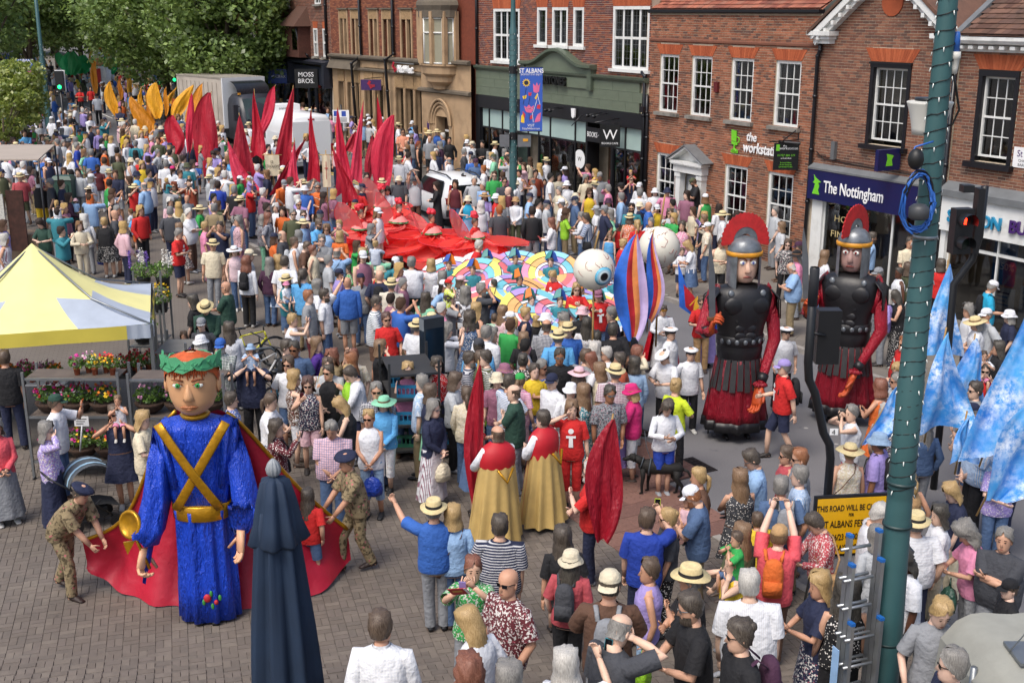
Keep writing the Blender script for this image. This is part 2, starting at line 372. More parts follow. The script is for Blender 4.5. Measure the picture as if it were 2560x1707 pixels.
def bricks(parent,x0,x1,z0,z1,holes,bm,keepout=None,single=0,side='right',y=0.0,course=.075,ln=.225):
 """every brick a piece of its own with recessed joints; the nearest 'single' ones are objects"""
 L_=[]; r=0; z=z0
 while z + course<=z1 + .01:
  x=x0 - (ln/2 if r % 2 else 0)
  k=0
  while x<x1:
   l_=ln if (r % 2==0 or True) else ln
   a,b=max(x + .006,x0),min(x + l_ - .006,x1); x+=l_
   if b - a<.03:continue
   segs=[(a,b)]
   for h in holes:
    if h[2]<z + course*.6 and h[3]>z + course*.4:
     ns=[]
     for (p,q) in segs:
      if q<=h[0] or p>=h[1]:ns.append((p,q)); continue
      if h[0] - p>.02:ns.append((p,h[0]))
      if q - h[1]>.02:ns.append((h[1],q))
     segs=ns
   for (p,q) in segs:
    if keepout and keepout((p + q)/2,z + course/2):continue
    L_.append((p,q,z + .0075,z + course - .0075))
  z+=course; r+=1
 order=sorted(L_,key=lambda q:(-q[1] if side=='right' else q[0])); first=None
 ind=order[:single]; rest=order[single:]
 for (p,q,a,b) in ind:
  if first is None:
   t=MB(); t.add([(0,.0,0),(1,.0,0),(1,.0,1),(0,.0,1),(0,-.008,0),(1,-.008,0),(1,-.008,1),(0,-.008,1)],[(4,5,6,7),(0,1,5,4),(1,2,6,5),(2,3,7,6),(3,0,4,7)])
   first=t.build('brick',bm,parent,False); o=first
  else:o=first.copy(); COL.objects.link(o); o.parent=parent
  o.location=(p,y + random.uniform(-.002,.002),a); o.scale=(q - p,1,b - a)
 t=MB()
 for (p,q,a,b) in rest:
  e=y - .008 + random.uniform(-.002,.002)
  t.add([(p,y,a),(q,y,a),(q,y,b),(p,y,b),(p,e,a),(q,e,a),(q,e,b),(p,e,b)],[(4,5,6,7),(0,1,5,4),(1,2,6,5),(2,3,7,6),(3,0,4,7)])
 tag(t.build('bricks',bm,parent,False),kind='stuff')
def flat_arch(parent,x0,x1,z0,z1,n=13,splay=.22,m=None):
 """gauged brick flat arch of single rubbed bricks"""
 for i in range(n):
  f0,f1=i/n,(i + .93)/n
  b0,b1=x0 + (x1 - x0)*f0,x0 + (x1 - x0)*f1
  t0,t1=x0 - splay + (x1 - x0 + 2*splay)*f0,x0 - splay + (x1 - x0 + 2*splay)*f1
  mb=MB(); mb.poly([(b0,-.017,z0),(b1,-.017,z0),(t1,-.017,z1),(t0,-.017,z1)],(0,.03,0)); mb.build('arch_brick',m or RUB,parent,False)
def sash(parent,x0,x1,z0,z1,nx=3,nz=4,fm=None,fr=.09,bar=.022,y=.07,sill=True,sm=None,curtain=None,room=True,meet=True,silld=.14,name='window'):
 """sash window: box frame, meeting rail, glazing bars, single panes, sill, dark room and curtains behind"""
 fm=fm or WHITE; w_=empty(name,(0,0,0),parent=parent)
 mb=MB()
 mb.box(x0,x0 + fr,y - .03,y + .09,z0,z1); mb.box(x1 - fr,x1,y - .03,y + .09,z0,z1); mb.box(x0 + fr,x1 - fr,y - .03,y + .09,z1 - fr,z1); mb.box(x0 + fr,x1 - fr,y - .03,y + .09,z0,z0 + fr*.9)
 mb.build('frame',fm,w_,False)
 a,b,c,d=x0 + fr,x1 - fr,z0 + fr*.9,z1 - fr
 pw,ph=(b - a)/nx,(d - c)/nz
 bb=MB()
 for i in range(1,nx):bb.box(a + i*pw - bar/2,a + i*pw + bar/2,y + .012,y + .05,c,d)
 for j in range(1,nz):
  t_=bar*(2.2 if meet and j==nz // 2 else 1)
  bb.box(a,b,y + .008 - (.02 if t_>bar else 0),y + .047,c + j*ph - t_/2,c + j*ph + t_/2)
 if nx>1 or nz>1:bb.build('glazing_bar',fm,w_,False)
 p0=None
 for i in range(nx):
  for j in range(nz):
   if p0 is None:
    g=MB(); g.box(0,1,0,.004,0,1); p0=g.build('pane',GL,w_,False); o=p0
   else:o=p0.copy(); COL.objects.link(o); o.parent=w_
   o.location=(a + i*pw,y + .03 + random.uniform(-.003,.003),c + j*ph); o.scale=(pw,1,ph); o.rotation_euler=(random.uniform(-.004,.004),0,random.uniform(-.006,.006))
 if sill:
  s_=MB(); s_.box(x0 - .12,x1 + .12,-silld,.12,z0 - .11,z0 - .003); s_.build('sill',sm or STONE_SILL,w_,False)
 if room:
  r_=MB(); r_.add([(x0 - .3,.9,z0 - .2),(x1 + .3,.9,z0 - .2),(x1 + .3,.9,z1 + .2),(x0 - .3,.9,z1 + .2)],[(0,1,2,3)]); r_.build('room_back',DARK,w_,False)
 if curtain:
  cw=(b - a)*.3
  for s_,(p,q) in enumerate(((a,a + cw),(b - cw,b))):
   k=MB(); P=[[(p + (q - p)*i/14,.24 + .03*math.sin(i*1.9 + s_),zz) for i in range(15)] for zz in (c - .02,d)]
   k.grid(P); k.build('curtain',curtain,w_)
 return w_
def box_part(parent,name,m,x0,x1,y0,y1,z0,z1,smooth=False):
 b=MB(); b.box(x0,x1,y0,y1,z0,z1); return b.build(name,m,parent,smooth)
def moulding(parent,name,m,x0,x1,prof):
 """profile [(y, z)] swept along the front"""
 b=MB(); b.rings([[(x,p[0],p[1]) for p in prof] for x in (x0,x1)]); return b.build(name,m,parent,False)
def pipe(parent,pts,r=.05,m=None,name='downpipe'):
 b=MB(); b.tube(pts,r,10)
 for p in pts[1:-1]:b.ell(p,(r*1.3,)*3,8,4)
 z0,z1=pts[-1][2],pts[0][2]
 o=b.build(name,m or BLACKP,parent); k=z1
 c=MB()
 while k>z0 + .5:
  k -= 1.5
  x=np.interp(k,[p[2] for p in pts[::-1]],[p[0] for p in pts[::-1]]); yy=np.interp(k,[p[2] for p in pts[::-1]],[p[1] for p in pts[::-1]])
  c.lathe([(r*1.35,0),(r*1.35,.08)],10,c=(x,yy,k))
 if c.n:c.build('pipe_collar',m or BLACKP,o)
 return o
def building(name,p,ang,label):
 a=rad(ang - 90); return empty(name,(p[0],p[1],0),a,label,'building')
def shell(root,W,z0,z1,depth=8,m=None,roofm=None):
 b=MB(); b.box(.003,W - .003,.95,depth,z0,z1); b.build('core_wall',m or DARK,root,False)
 b=MB(); b.box(0.001,.25,.02,1.2,z0,z1); b.box(W - .25,W - .001,.02,1.2,z0,z1); b.build('side_wall',m or MORTAR,root,False)
def tiles(root,x0,x1,ya,za,yb,zb,m,w=.27,rows=None,name='roof_tiles',back=None):
 """pitched roof: single lapped tiles on a slope"""
 ln=math.hypot(yb - ya,zb - za); rows=rows or int(ln/.2); ty,tz=(yb - ya)/ln,(zb - za)/ln; t=MB()
 b=MB(); b.add([(x0,ya,za - .03),(x1,ya,za - .03),(x1,yb,zb - .03),(x0,yb,zb - .03)],[(0,1,2,3)]); rf=b.build('roof',m,root,False)
 st=ln/rows
 for r in range(rows):
  n=int((x1 - x0)/w)
  for i in range(n):
   a=x0 + i*w + (w/2 if r % 2 else 0) + .004; e=min(a + w - .008,x1)
   if e - a<.05:continue
   s0,s1=r*st,(r + 1.25)*st; h=.028 + random.uniform(0,.012)
   P=[]
   for (s_,hh) in ((s0,h),(s1,.004)):
    for xx in (a,e):P.append((xx,ya + ty*s_ - tz*hh,za + tz*s_ + ty*hh))
   Q=[(xx,ya + ty*s0 - tz*(h - .015),za + tz*s0 + ty*(h - .015)) for xx in (a,e)]
   t.add(P + Q,[(0,1,3,2),(4,5,1,0)])
 tag(t.build(name,m,rf,False),kind='stuff'); return rf
# ------------------------------------------------------------------ the Georgian office of orange brick
TILE_R=islandmat('clay_tiles',['#9a5a45','#8d503d','#a4634d','#7d4536','#94604d'],.9,('#4b3a33',2,.5)); TILE_B=islandmat('brown_tiles',['#5d4336','#6a4b3c','#54392e','#745546','#63483d'],.9,('#3a302a',2,.5))
F_WK=(4.7236,41.1194); LW=8.14
wk=building('brick_office',F_WK,29,'two-storey orange brick office with white sash windows and green chair emblem')
H1=[(.59,1.64),(2.34,3.39),(4.34,5.39),(6.38,7.47)]; G1=[(.59,1.65),(4.28,5.37),(6.33,7.44)]
holes=[(a,b,4.48,6.38) for a,b in H1] + [(a,b,1.17,3.10) for a,b in G1] + [(2.12,3.22,.3,2.95)]
mb=MB(); panels(mb,0,LW,-.4,7.7,holes,depth=.2); mb.build('wall',MORTAR,wk,False)
arc=[(a,b,d,d + .33) for (a,b,c,d) in holes[:7]]
bricks(wk,0,LW,0,7.65,holes + arc,BR_WORK,single=300)
for (a,b,c,d) in arc:flat_arch(wk,a,b,c + .004,d - .004)
for k,(a,b,c,d) in enumerate(holes[:7]):sash(wk,a,b,c,d,curtain=CURT if k<4 else (CURT2 if k>4 else None))
shell(wk,LW,-.4,7.6,m=MORTAR)
moulding(wk,'string_course',BR_WORK,0,LW,[(0,6.78),(-.05,6.8),(-.05,6.86),(0,6.9)])
moulding(wk,'gutter',BLACKP,-.05,LW + .02,[(.1,7.70),(-.1,7.70),(-.13,7.74),(-.13,7.82),(.1,7.82)])
tiles(wk,0,LW,.0,7.84,4.2,10.6,TILE_R)
# doorcase with broken pediment
dc=empty('door_case',(0,0,0),parent=wk)
for x in (1.97,3.13):
 b=MB(); b.box(x,x + .24,-.22,0,.42,2.55); b.box(x - .03,x + .27,-.25,0,.42,.62); b.box(x - .03,x + .27,-.25,0,2.45,2.60); b.build('pilaster',WHITE,dc,False)
b=MB(); b.box(1.9,3.44,-.28,0,2.62,2.86); b.box(1.82,3.52,-.38,0,2.9,3.0); b.build('entablature',WHITE,dc,False)
b=MB()
for i in range(18):b.box(1.88 + i*.09,1.93 + i*.09,-.37,-.03,2.865,2.895)
b.build('dentil_row',WHITE,dc,False)
b=MB(); b.poly([(1.86,-.10,3.003),(3.48,-.10,3.003),(2.67,-.10,3.42)],(0,.09,0)); b.build('tympanum',WHITE,dc,False)
for s_ in (-1,1):
 b=MB(); P=[(2.67 + s_*.95,3.003),(2.67 + s_*.80,3.003),(2.67,3.44),(2.67,3.52)]
 b.poly([(p[0],-.40,p[1]) for p in P],(0,.4,0)); b.build('raking_cornice',WHITE,dc,False)
 b=MB(); P=[(2.67 + s_*1.0,3.0),(2.67,3.525),(2.67,3.565),(2.67 + s_*1.03,3.04)]
 b.poly([(p[0],-.46,p[1]) for p in P],(0,.46,0)); b.build('lead_roof',LEAD,dc,False)
dr_=empty('door',parent=wk); box_part(dr_,'door_leaf',mat('grey_white_door','#a9adb0',.4,.05),2.13,3.21,.12,.17,.42,2.5)
for zz in ((.6,1.1),(1.25,1.75),(1.85,2.35)):
 for xx in (2.25,2.73):box_part(dr_,'door_panel',mat('grey_white_door','#a9adb0'),xx,xx + .36,.10,.12,*zz)
box_part(dr_,'fanlight',GL,2.14,3.2,.13,.14,2.53,2.9); box_part(dr_,'notice',WHITE,2.3,2.55,.085,.098,1.9,2.3)
box_part(wk,'door_step',STONE_SILL,1.85,3.5,-.75,.12,.1,.42); box_part(wk,'lower_step',STONE_SILL,1.75,3.6,-1.1,-.752,.1,.28)
# painted signs
GRN=mat('lime_green_sign','#6fc22a',.5,.03); SIGNW=mat('sign_white','#e4e4e4',.5,.04); BLKS=mat('sign_black','#0e0f10',.4,.1)
ch_=MB()                                         # office chair emblem
ch_.poly([(4.58,-.06,3.86),(4.80,-.06,3.84),(4.80,-.06,4.17),(4.56,-.06,4.2)],(0,.03,0)); ch_.poly([(4.60,-.06,3.75),(4.86,-.06,3.74),(4.88,-.06,3.82),(4.58,-.06,3.84)],(0,.03,0))
ch_.box(4.70,4.75,-.06,-.03,3.60,3.75)
for dx,dz in ((-.14,-.02),(-.08,-.06),(0,-.08),(.09,-.06),(.15,-.02)):ch_.tube([(4.725,-.045,3.61),(4.725 + dx,-.045,3.58 + dz*.6),(4.725 + dx,-.045,3.50 + dz*.3)],.02,6)
ch_.tube([(4.84,-.045,3.8),(4.93,-.045,3.84),(4.93,-.045,3.96),(4.82,-.045,4.0)],.018,6); ch_.build('chair_emblem',GRN,wk,False)
text_obj('the',.36,SIGNW,wk,'lettering',.012,(5.28,-.05,3.93),bold=.006,shear=.1); text_obj('workstation',.44,SIGNW,wk,'lettering',.012,(5.14,-.05,3.58),sx=.86,bold=.008,shear=.1)
hs=empty('hanging_sign',(7.55,-.45,3.3),rad(0),parent=wk)   # projecting board, seen from down the street
b=MB(); b.box(-.36,.36,-.025,.025,0,.78,M=Matrix.Rotation(rad(58),4,'Z')); b.build('sign_board',BLKS,hs,False)
R62=Matrix.Rotation(rad(58),4,'Z')
def on_board(s,size,m,x,z,par,R=R62,sx=1.0,y=-.03):
 p=R @ Vector((x,y,z)); o=text_obj(s,size,m,par,'lettering',.002,p,(math.pi/2,0,0),'CENTER',sx); o.rotation_euler=(R @ Matrix.Rotation(math.pi/2,4,'X')).to_euler(); return o
on_board('the',.08,SIGNW,-.05,.68,hs); on_board('workstation',.11,SIGNW,.06,.60,hs); on_board('01727 260 177',.085,GRN,0,.4,hs); on_board('serviced offices',.05,SIGNW,0,.33,hs)
on_board('Serviced Offices',.05,GRN,0,.2,hs); on_board('Virtual Tenancies',.05,GRN,0,.14,hs); on_board('Conference Rooms',.05,GRN,0,.08,hs)
b=MB(); b.box(-.30,-.20,-.032,-.026,.56,.74,M=R62); b.build('chair_emblem',GRN,hs,False)
b=MB(); b.tube([(7.55,0,4.55),(7.55,-.03,4.15),(7.55,-1.1,4.15)],.02,6); b.tube([(7.55,-.02,4.5),(7.55,-.6,4.16)],.015,6); b.tube([(7.4,-.62,4.12),(7.95,-.3,4.1)],.045,8); b.build('iron_bracket',BLACKP,wk,False)
b=MB(); b.box(3.62,3.8,-.1,0,5.3,5.62); b.build('alarm_box',mat('alarm_red','#591c1e',.4),wk,False)
pipe(wk,[(.02,-.09,5.0),(.02,-.09,4.4),(.06,-.09,4.3),(.06,-.09,.2)],.055)
# ------------------------------------------------------------------ gabled building society
F_NT=(8.67,34.0)
ntb=building('gabled_shop',F_NT,29,'red brick gabled building over a navy blue shopfront')
RK=.76; apex=(2.47,7.18 + RK*2.2)
hN=[(2.02,3.44,4.30,6.48),(.2,4.85,-.3,3.4)]
def in_gable(x,z):return z>7.15 + RK*min(x - .1,4.85 - x)
mb=MB(); panels(mb,0,4.93,-.4,7.18,hN,depth=.2); mb.add([(0,0,7.18),(4.93,0,7.18),(2.47,0,9.0)],[(0,1,2)]); mb.build('wall',MORTAR,ntb,False)
bricks(ntb,.02,4.91,3.55,8.9,hN[:1] + [(2.02,3.44,6.48,6.84)],BR_NOTT,keepout=in_gable,single=300)
flat_arch(ntb,2.02,3.44,6.485,6.83,19,.24)
shell(ntb,4.93,-.4,7.1,m=MORTAR)
wN=sash(ntb,2.14,3.32,4.42,6.32,4,4,sm=BLACKP,y=.12,sill=False,fr=.05)
b=MB(); b.box(2.025,2.137,-.03,.2,4.3,6.4); b.box(3.323,3.435,-.03,.2,4.3,6.4); b.box(2.025,3.435,-.05,.2,6.33,6.475); b.box(2.0,3.46,-.08,.0,6.42,6.472); b.build('window_surround',BLACKP,ntb,False)
box_part(ntb,'sill',BLACKP,1.92,3.54,-.16,.1,4.18,4.297)
bl=MB(); bl.box(2.2,3.26,.19,.2,5.45,6.25); bl.build('blind',mat('cream_blind','#b7ad90',.8,.05),wN,False)
b=MB()
rl=empty('gable_roof',parent=ntb)
for s_ in (-1,1):                                  # raking verge with modillions
 for (n,w0,w1,y0,y1,m_) in (('verge_board',0,.16,-.34,.02,WHITE),('verge_mould',.16,.30,-.22,.02,WHITE)):
  b=MB(); dn=math.hypot(1,RK); nx,nz=-RK/dn*s_*-1,0
  A=(2.47 + s_*2.45,7.22); B=(2.47,7.22 + RK*2.45)
  b.poly([(A[0],y0,A[1] - w0*1.25),(B[0],y0,B[1] - w0*1.25),(B[0],y0,B[1] - w1*1.25),(A[0],y0,A[1] - w1*1.25)],(0,y1 - y0,0)); b.build(n,m_,rl,False)
 for i in range(9):
  f=(i + .6)/9; x=2.47 + s_*2.4*(1 - f); z=7.22 + RK*2.4*f - .30
  b=MB(); b.box(x - .05,x + .05,-.33,-.02,z - .03,z + .08); b.build('modillion',WHITE,rl,False)
 b=MB(); A=(2.47 + s_*2.62,7.14); B=(2.47,7.22 + RK*2.47)
 b.add([(A[0],-.38,A[1]),(B[0],-.38,B[1]),(B[0],6,B[1]),(A[0],6,A[1]),(A[0],-.38,A[1] + .1),(B[0],-.38,B[1] + .1),(B[0],6,B[1] + .1),(A[0],6,A[1] + .1)],[(0,1,2,3),(4,7,6,5),(0,4,5,1),(0,3,7,4)]); b.build('roof_slope',TILE_B,rl,False)
 x=2.47 + s_*2.2
 b=MB(); b.box(x - .45,x + .45,-.36,.01,7.12,7.24); b.box(x - .38,x + .38,-.28,.01,7.02,7.12); b.box(x - .32,x + .32,-.2,.01,6.9,7.02); b.build('eaves_return',WHITE,rl,False)
b=MB(); b.lathe([(.36,0),(.36,.03)],28); o=b.build('terracotta_roundel',RUB,ntb,False); o.location=(2.6,-.005,8.0); o.rotation_euler=(math.pi/2,0,0)
pipe(ntb,[(.14,-.1,6.9),(.14,-.1,6.72),(.06,-.1,6.55),(.06,-.1,3.0),(.02,-.1,.1)],.055)
pipe(ntb,[(4.9,-.1,7.0),(4.9,-.1,3.0),(4.9,-.1,.1)],.055)
NAVY=mat('navy_fascia','#131a4a',.3,.06); moulding(ntb,'lead_flashing',LEAD,.1,4.87,[(0,3.58),(-.22,3.46),(-.22,3.41),(0,3.41)])
fa=empty('shop_sign',parent=ntb); box_part(fa,'fascia',NAVY,.12,4.86,-.2,.1,2.56,3.405)
SERW=mat('letter_white','#e9e9e9',.5,.02)
text_obj('The Nottingham',.47,SERW,fa,'lettering',.01,(.78,-.215,2.82),sx=.72,bold=.004)
b=MB(); b.poly([(.33,-.215,2.72),(.62,-.215,2.72),(.56,-.215,2.84),(.60,-.215,2.95),(.55,-.215,3.05),(.66,-.215,3.08),(.52,-.215,3.14),(.42,-.215,3.2),(.36,-.215,3.27),(.40,-.215,3.12),(.34,-.215,3.04),(.43,-.215,3.02),(.40,-.215,2.9)],(0,.01,0)); b.build('archer_emblem',GRN,fa,False)
ps=empty('projecting_sign',(3.35,0,3.75),parent=ntb); b=MB(); b.box(-.06,.06,-.9,-.1,0,.55); b.build('sign_box',NAVY,ps,False)
for sx_ in (.062,):
 b=MB(); b.poly([(sx_,-.62,.12),(sx_,-.38,.12),(sx_,-.42,.28),(sx_,-.36,.38),(sx_,-.5,.42),(sx_,-.62,.44),(sx_,-.58,.3),(sx_,-.6,.22)],(.004,0,0)); b.build('archer_emblem',GRN,ps,False)
# shopfront
b=MB(); b.box(.2,.62,-.05,.15,0,2.555); b.box(4.5,4.84,-.05,.15,0,2.555); b.build('pilaster',WHITE,ntb,False)
b=MB(); b.box(.62,4.5,.02,.12,.1,.55); b.build('stall_riser',mat('dark_stall','#2a2c30',.4),ntb,False)
for i in range(3):
 a=.62 + i*1.293; sf=empty('shop_window',parent=ntb); box_part(sf,'pane',GLD,a + .03,a + 1.263,.07,.078,.58,2.53)
 b=MB(); b.box(a,a + .03,.04,.12,.55,2.55); b.box(a + 1.263,a + 1.293,.04,.12,.55,2.55); b.build('frame',WHITE,sf,False)
GOLD_T=mat('gilt_letters','#b9a878',.4)
for s,x,z in (('HOME',1.0,2.0),('FINANCIAL',.9,1.55)):text_obj(s,.26,GOLD_T,ntb,'lettering',.002,(x,.062,z),sx=1.3)
for k in range(5):
 box_part(ntb,'window_poster',mat('poster%d' % (k % 3),['#7d8fa0','#c9c5b8','#2c4a6b'][k % 3],.6),.8 + k*.7,1.15 + k*.7,.12,.125,.7 + .2*(k % 2),1.2 + .2*(k % 2))
box_part(ntb,'security_light',mat('grey_plastic','#5d5f61',.5),.85,.99,-.12,0,3.75,4.25)
b=MB(); b.tube([(.2,-.03,3.9),(.5,-.03,3.72),(1.2,-.03,3.70),(2.6,-.03,3.66),(4.8,-.03,3.66)],.012,5); b.tube([(.2,-.03,3.8),(1.5,-.04,3.74),(3,-.03,3.72),(4.8,-.03,3.7)],.01,5); b.build('cable_run',BLACKP,ntb)
# ------------------------------------------------------------------ building society with white fascia
def nt_at(s):return (F_NT[0] + math.sin(rad(29))*s,F_NT[1] - math.cos(rad(29))*s)
skb=building('corner_shop',nt_at(4.96),29,'brown brick building with white shop fascia and tiled roof beside traffic light')
hS=[(.61,1.78,4.22,6.42),(3.6,4.77,4.22,6.42),(.05,8,-.3,3.45)]
mb=MB(); panels(mb,0,8,-.4,6.9,hS,depth=.2); mb.build('wall',MORTAR,skb,False)
bricks(skb,.0,8,3.62,6.85,hS[:2] + [(.61,1.78,6.42,6.78),(3.6,4.77,6.42,6.78)],BR_NOTT,single=300,side='left')
shell(skb,8,-.4,6.8,m=MORTAR)
for (a,b_,c,d) in hS[:2]:
 sash(skb,a + .12,b_ - .12,c + .12,d - .16,3,4,y=.12,sill=False,fr=.05); flat_arch(skb,a,b_,6.425,6.775,15,.24)
 b=MB(); b.box(a + .004,a + .117,-.03,.2,c,d - .08); b.box(b_ - .117,b_ - .004,-.03,.2,c,d - .08); b.box(a + .004,b_ - .004,-.05,.2,d - .155,d - .004); b.build('window_surround',BLACKP,skb,False)
 box_part(skb,'sill',BLACKP,a - .1,b_ + .1,-.18,.1,c - .14,c - .003)
ev=empty('eaves',parent=skb); moulding(ev,'cornice',WHITE,0,8,[(0,6.98),(-.3,7.02),(-.36,7.10),(-.36,7.18),(0,7.18)]); moulding(ev,'frieze',WHITE,0,8,[(0,6.83),(-.05,6.83),(-.08,6.97),(0,6.97)])
for i in range(26):box_part(ev,'modillion',WHITE,.1 + i*.3,.24 + i*.3,-.27,-.08,6.9,6.975)
tiles(skb,.15,8,-.3,7.24,3.4,9.8,TILE_B,.2)
moulding(skb,'valley_lead',LEAD,-.02,.16,[(-.3,7.2),(3.4,9.76),(3.4,9.9),(-.3,7.3)])
moulding(skb,'lead_flashing',LEAD,0,8,[(0,3.66),(-.3,3.46),(-.3,3.30),(0,3.30)])
fs=empty('shop_sign',parent=skb); box_part(fs,'fascia',WHITE,.02,8,-.2,.1,2.42,3.296)
PURP=mat('sign_purple','#3f1f63',.4,.05); TEAL=mat('sign_teal','#1f7ea6',.4,.05)
text_obj('SKIPTON',.42,TEAL,fs,'lettering',.03,(.28,-.24,2.68),bold=.01,sx=.95); text_obj('BUILDING SOCIETY',.42,PURP,fs,'lettering',.03,(2.12,-.24,2.68),bold=.01,sx=.95)
b=MB(); b.box(.0,.16,-.1,.1,0,2.415); b.build('pilaster',WHITE,skb,False)
for i in range(5):
 a=.18 + i*1.5; sw=empty('shop_window',parent=skb); box_part(sw,'pane',GLD,a + .04,a + 1.46,.05,.058,.1,1.98); box_part(sw,'upper_pane',GLD,a + .04,a + 1.46,.05,.058,2.06,2.4)
 b=MB(); b.box(a,a + .04,.0,.1,.08,2.41); b.box(a + .041,a + 1.5,-.01,.09,1.985,2.055); b.build('frame',WHITE,sw,False)
PB=mat('poster_blue','#2a77b3',.5,.05); PW=mat('poster_pale','#c3cdd2',.6,.05)
po=empty('poster',parent=skb); box_part(po,'poster_board',PB,1.52,2.2,.09,.1,1.3,2.36)
text_obj('Regular Saver',.1,SIGNW,po,'lettering',.001,(1.58,.084,2.02)); text_obj('7.50%',.24,SIGNW,po,'lettering',.001,(1.58,.084,1.68),bold=.004)
b=MB(); b.box(1.66,2.25,.1,.11,.35,1.25); b.box(2.4,3.1,.1,.11,.35,1.4); b.build('poster',PW,skb,False)
for k,z in enumerate((1.1,1.0,.9,.8,.62,.5)):box_part(skb,'print_line',PURP if k==0 else PB,1.72,2.1 - .05*(k % 3),.088,.095,z,z + .03)
text_obj('Ask in branch',.1,PB,skb,'lettering',.001,(2.46,.088,1.2)); text_obj('about regular',.1,PB,skb,'lettering',.001,(2.46,.088,1.06)); text_obj('saving',.1,PB,skb,'lettering',.001,(2.46,.088,.92))
ssn=empty('wall_sign',parent=skb); box_part(ssn,'sign_board',SIGNW,1.85,3.1,-.03,-.01,4.2,4.68)
text_obj('St Albans',.22,PURP,ssn,'lettering',.002,(1.95,-.034,4.46),sx=.9); text_obj('CHARTERED',.09,LEAD,ssn,'lettering',.002,(2.0,-.034,4.34)); text_obj('BARRISTERS',.09,LEAD,ssn,'lettering',.002,(2.0,-.034,4.24))
# ------------------------------------------------------------------ bookshop with green faience front
LT=12.02; F_WT=(-1.4671,51.4226)
wt=building('bookshop',F_WT,31,'red brick bookshop with olive green arched front and black shopfront')
FAI=mat('olive_faience','#626c5c',.35,.12,1.5,bmp=.05); FAI_D=mat('olive_trim','#515b4d',.35,.1)
wins=[(1.37,3.45,5.78,7.85),(4.76,5.48,6.5,7.9),(5.84,6.93,6.5,7.9),(7.29,7.99,6.5,7.9),(9.82,11.94,5.8,7.93)]
hW=wins + [(.35,11.9,.0,4.28)]
mb=MB(); panels(mb,0,LT,-.2,10.5,hW,depth=.22); mb.build('wall',MORTAR,wt,False)
bricks(wt,0,LT,5.4,9.5,wins + [(a,b_,d,d + .45) for a,b_,c,d in wins],BR_WAT,single=300,keepout=lambda x,z:z<5.42 + (1.0 if 3.8<x<9 else 0)*max(0,1 - abs(x - 6.35)/2.5)*.95)
for (a,b_,c,d) in wins:flat_arch(wt,a,b_,d + .004,d + .44,15,.14)
shell(wt,LT,-.2,10.4,m=MORTAR)
for k,(a,b_,c,d) in enumerate(wins):
 nx=4 if k in (0,4) else (2 if k==2 else 1)
 wd=sash(wt,a,b_,c,d,nx,2 if nx==4 else 1,bar=.09,fr=.11,y=.02,sm=WHITE,silld=.1,meet=False)
 lead=MB()
 for i in range(int((b_ - a)/.17)):lead.box(a + .12 + i*.17,a + .128 + i*.17,.042,.047,c + .1,d - .1)
 for j in range(int((d - c)/.24)):lead.box(a + .1,b_ - .1,.042,.047,c + .12 + j*.24,c + .128 + j*.24)
 tag(lead.build('leaded_light',LEAD,wd,False),kind='stuff')
# faience tiles: each block a part
fb=None
for r in range(3):
 for i in range(15):
  x=i*.8 + (.4 if r % 2 else 0) - .4; x0,x1=max(0,x) + .003,min(LT,x + .8) - .003
  if x1 - x0<.05:continue
  if fb is None:
   t=MB(); t.box(0,1,-.1,0.02,0,1); fb=t.build('faience_block',FAI,wt,False); o=fb
  else:o=fb.copy(); COL.objects.link(o)
  o.location=(x0,random.uniform(-.003,.003),4.33 + r*.352); o.scale=(x1 - x0,1,.346)
ctop=moulding(wt,'cornice',FAI_D,0,LT,[(0,5.38),(-.16,5.38),(-.22,5.46),(-.24,5.54),(0,5.56)])
N_=25; arcp=[]
def az(x):u_=abs(x - 6.38)/2.5; return 5.86 + .55*(math.cos(min(1,u_/.78)*math.pi)*.5 + .5)
xs=[3.88 + 5.0*i/N_ for i in range(N_ + 1)]
b=MB(); b.poly([(3.98,-.16,5.0)] + [(8.78,-.16,5.0)] + [(x,-.16,az(x) - .03) for x in xs[::-1] if 3.98<x<8.78],(0,.15,0)); b.build('arched_panel',FAI,wt,False)
b=MB(); b.rings([[(x,-.34,az(x)),(x,-.34,az(x) - .1),(x,-.2,az(x) - .16),(x,0,az(x) - .16),(x,0,az(x) + .03)] for x in xs]); b.build('arched_cornice',FAI_D,wt,False)
for x in (3.9,8.56):box_part(wt,'arch_pier',FAI_D,x,x + .26,-.24,0,4.96,5.80)
text_obj('WATERSTONES',.44,BLKS,wt,'lettering',.05,(4.62,-.24,5.05),sx=.82,bold=.012)
BLKF=mat('black_shopfront','#17181c',.4,.15,2)
box_part(wt,'fascia',BLKF,.3,11.95,-.16,.1,3.80,4.32); box_part(wt,'pilaster',BLKF,.0,.34,-.12,.1,.1,4.3)
FROST=mat('frosted_glass','#9db3ae',.25,.08,.7)
xs_=[.38,1.0,2.1,3.2,4.15,4.95,5.8,7.55,8.3]
for a,c in list(zip(xs_[:-1],xs_[1:])) + [(10.05,10.75),(10.75,11.8)]:
 sw=empty('shop_window',parent=wt); box_part(sw,'upper_pane',FROST,a + .04,c - .04,.0,.01,3.02,3.76)
 if not (3.1<a<4.2):box_part(sw,'pane',GLD,a + .04,c - .04,.0,.008,.75,2.95)
 b=MB(); b.box(a - .03,a + .04,-.04,.06,.3,3.79); b.box(a + .041,c - .03,-.03,.05,2.95,3.02); b.box(a + .041,c - .03,-.03,.05,.3,.75); b.build('frame',BLKF,sw,False)
box_part(wt,'pilaster',BLKF,11.8,11.98,-.1,.1,.1,3.79); box_part(wt,'door_pier',BLKF,8.3,8.42,-.06,.5,.2,3.79); box_part(wt,'door_pier',BLKF,9.93,10.05,-.06,.5,.2,3.79)
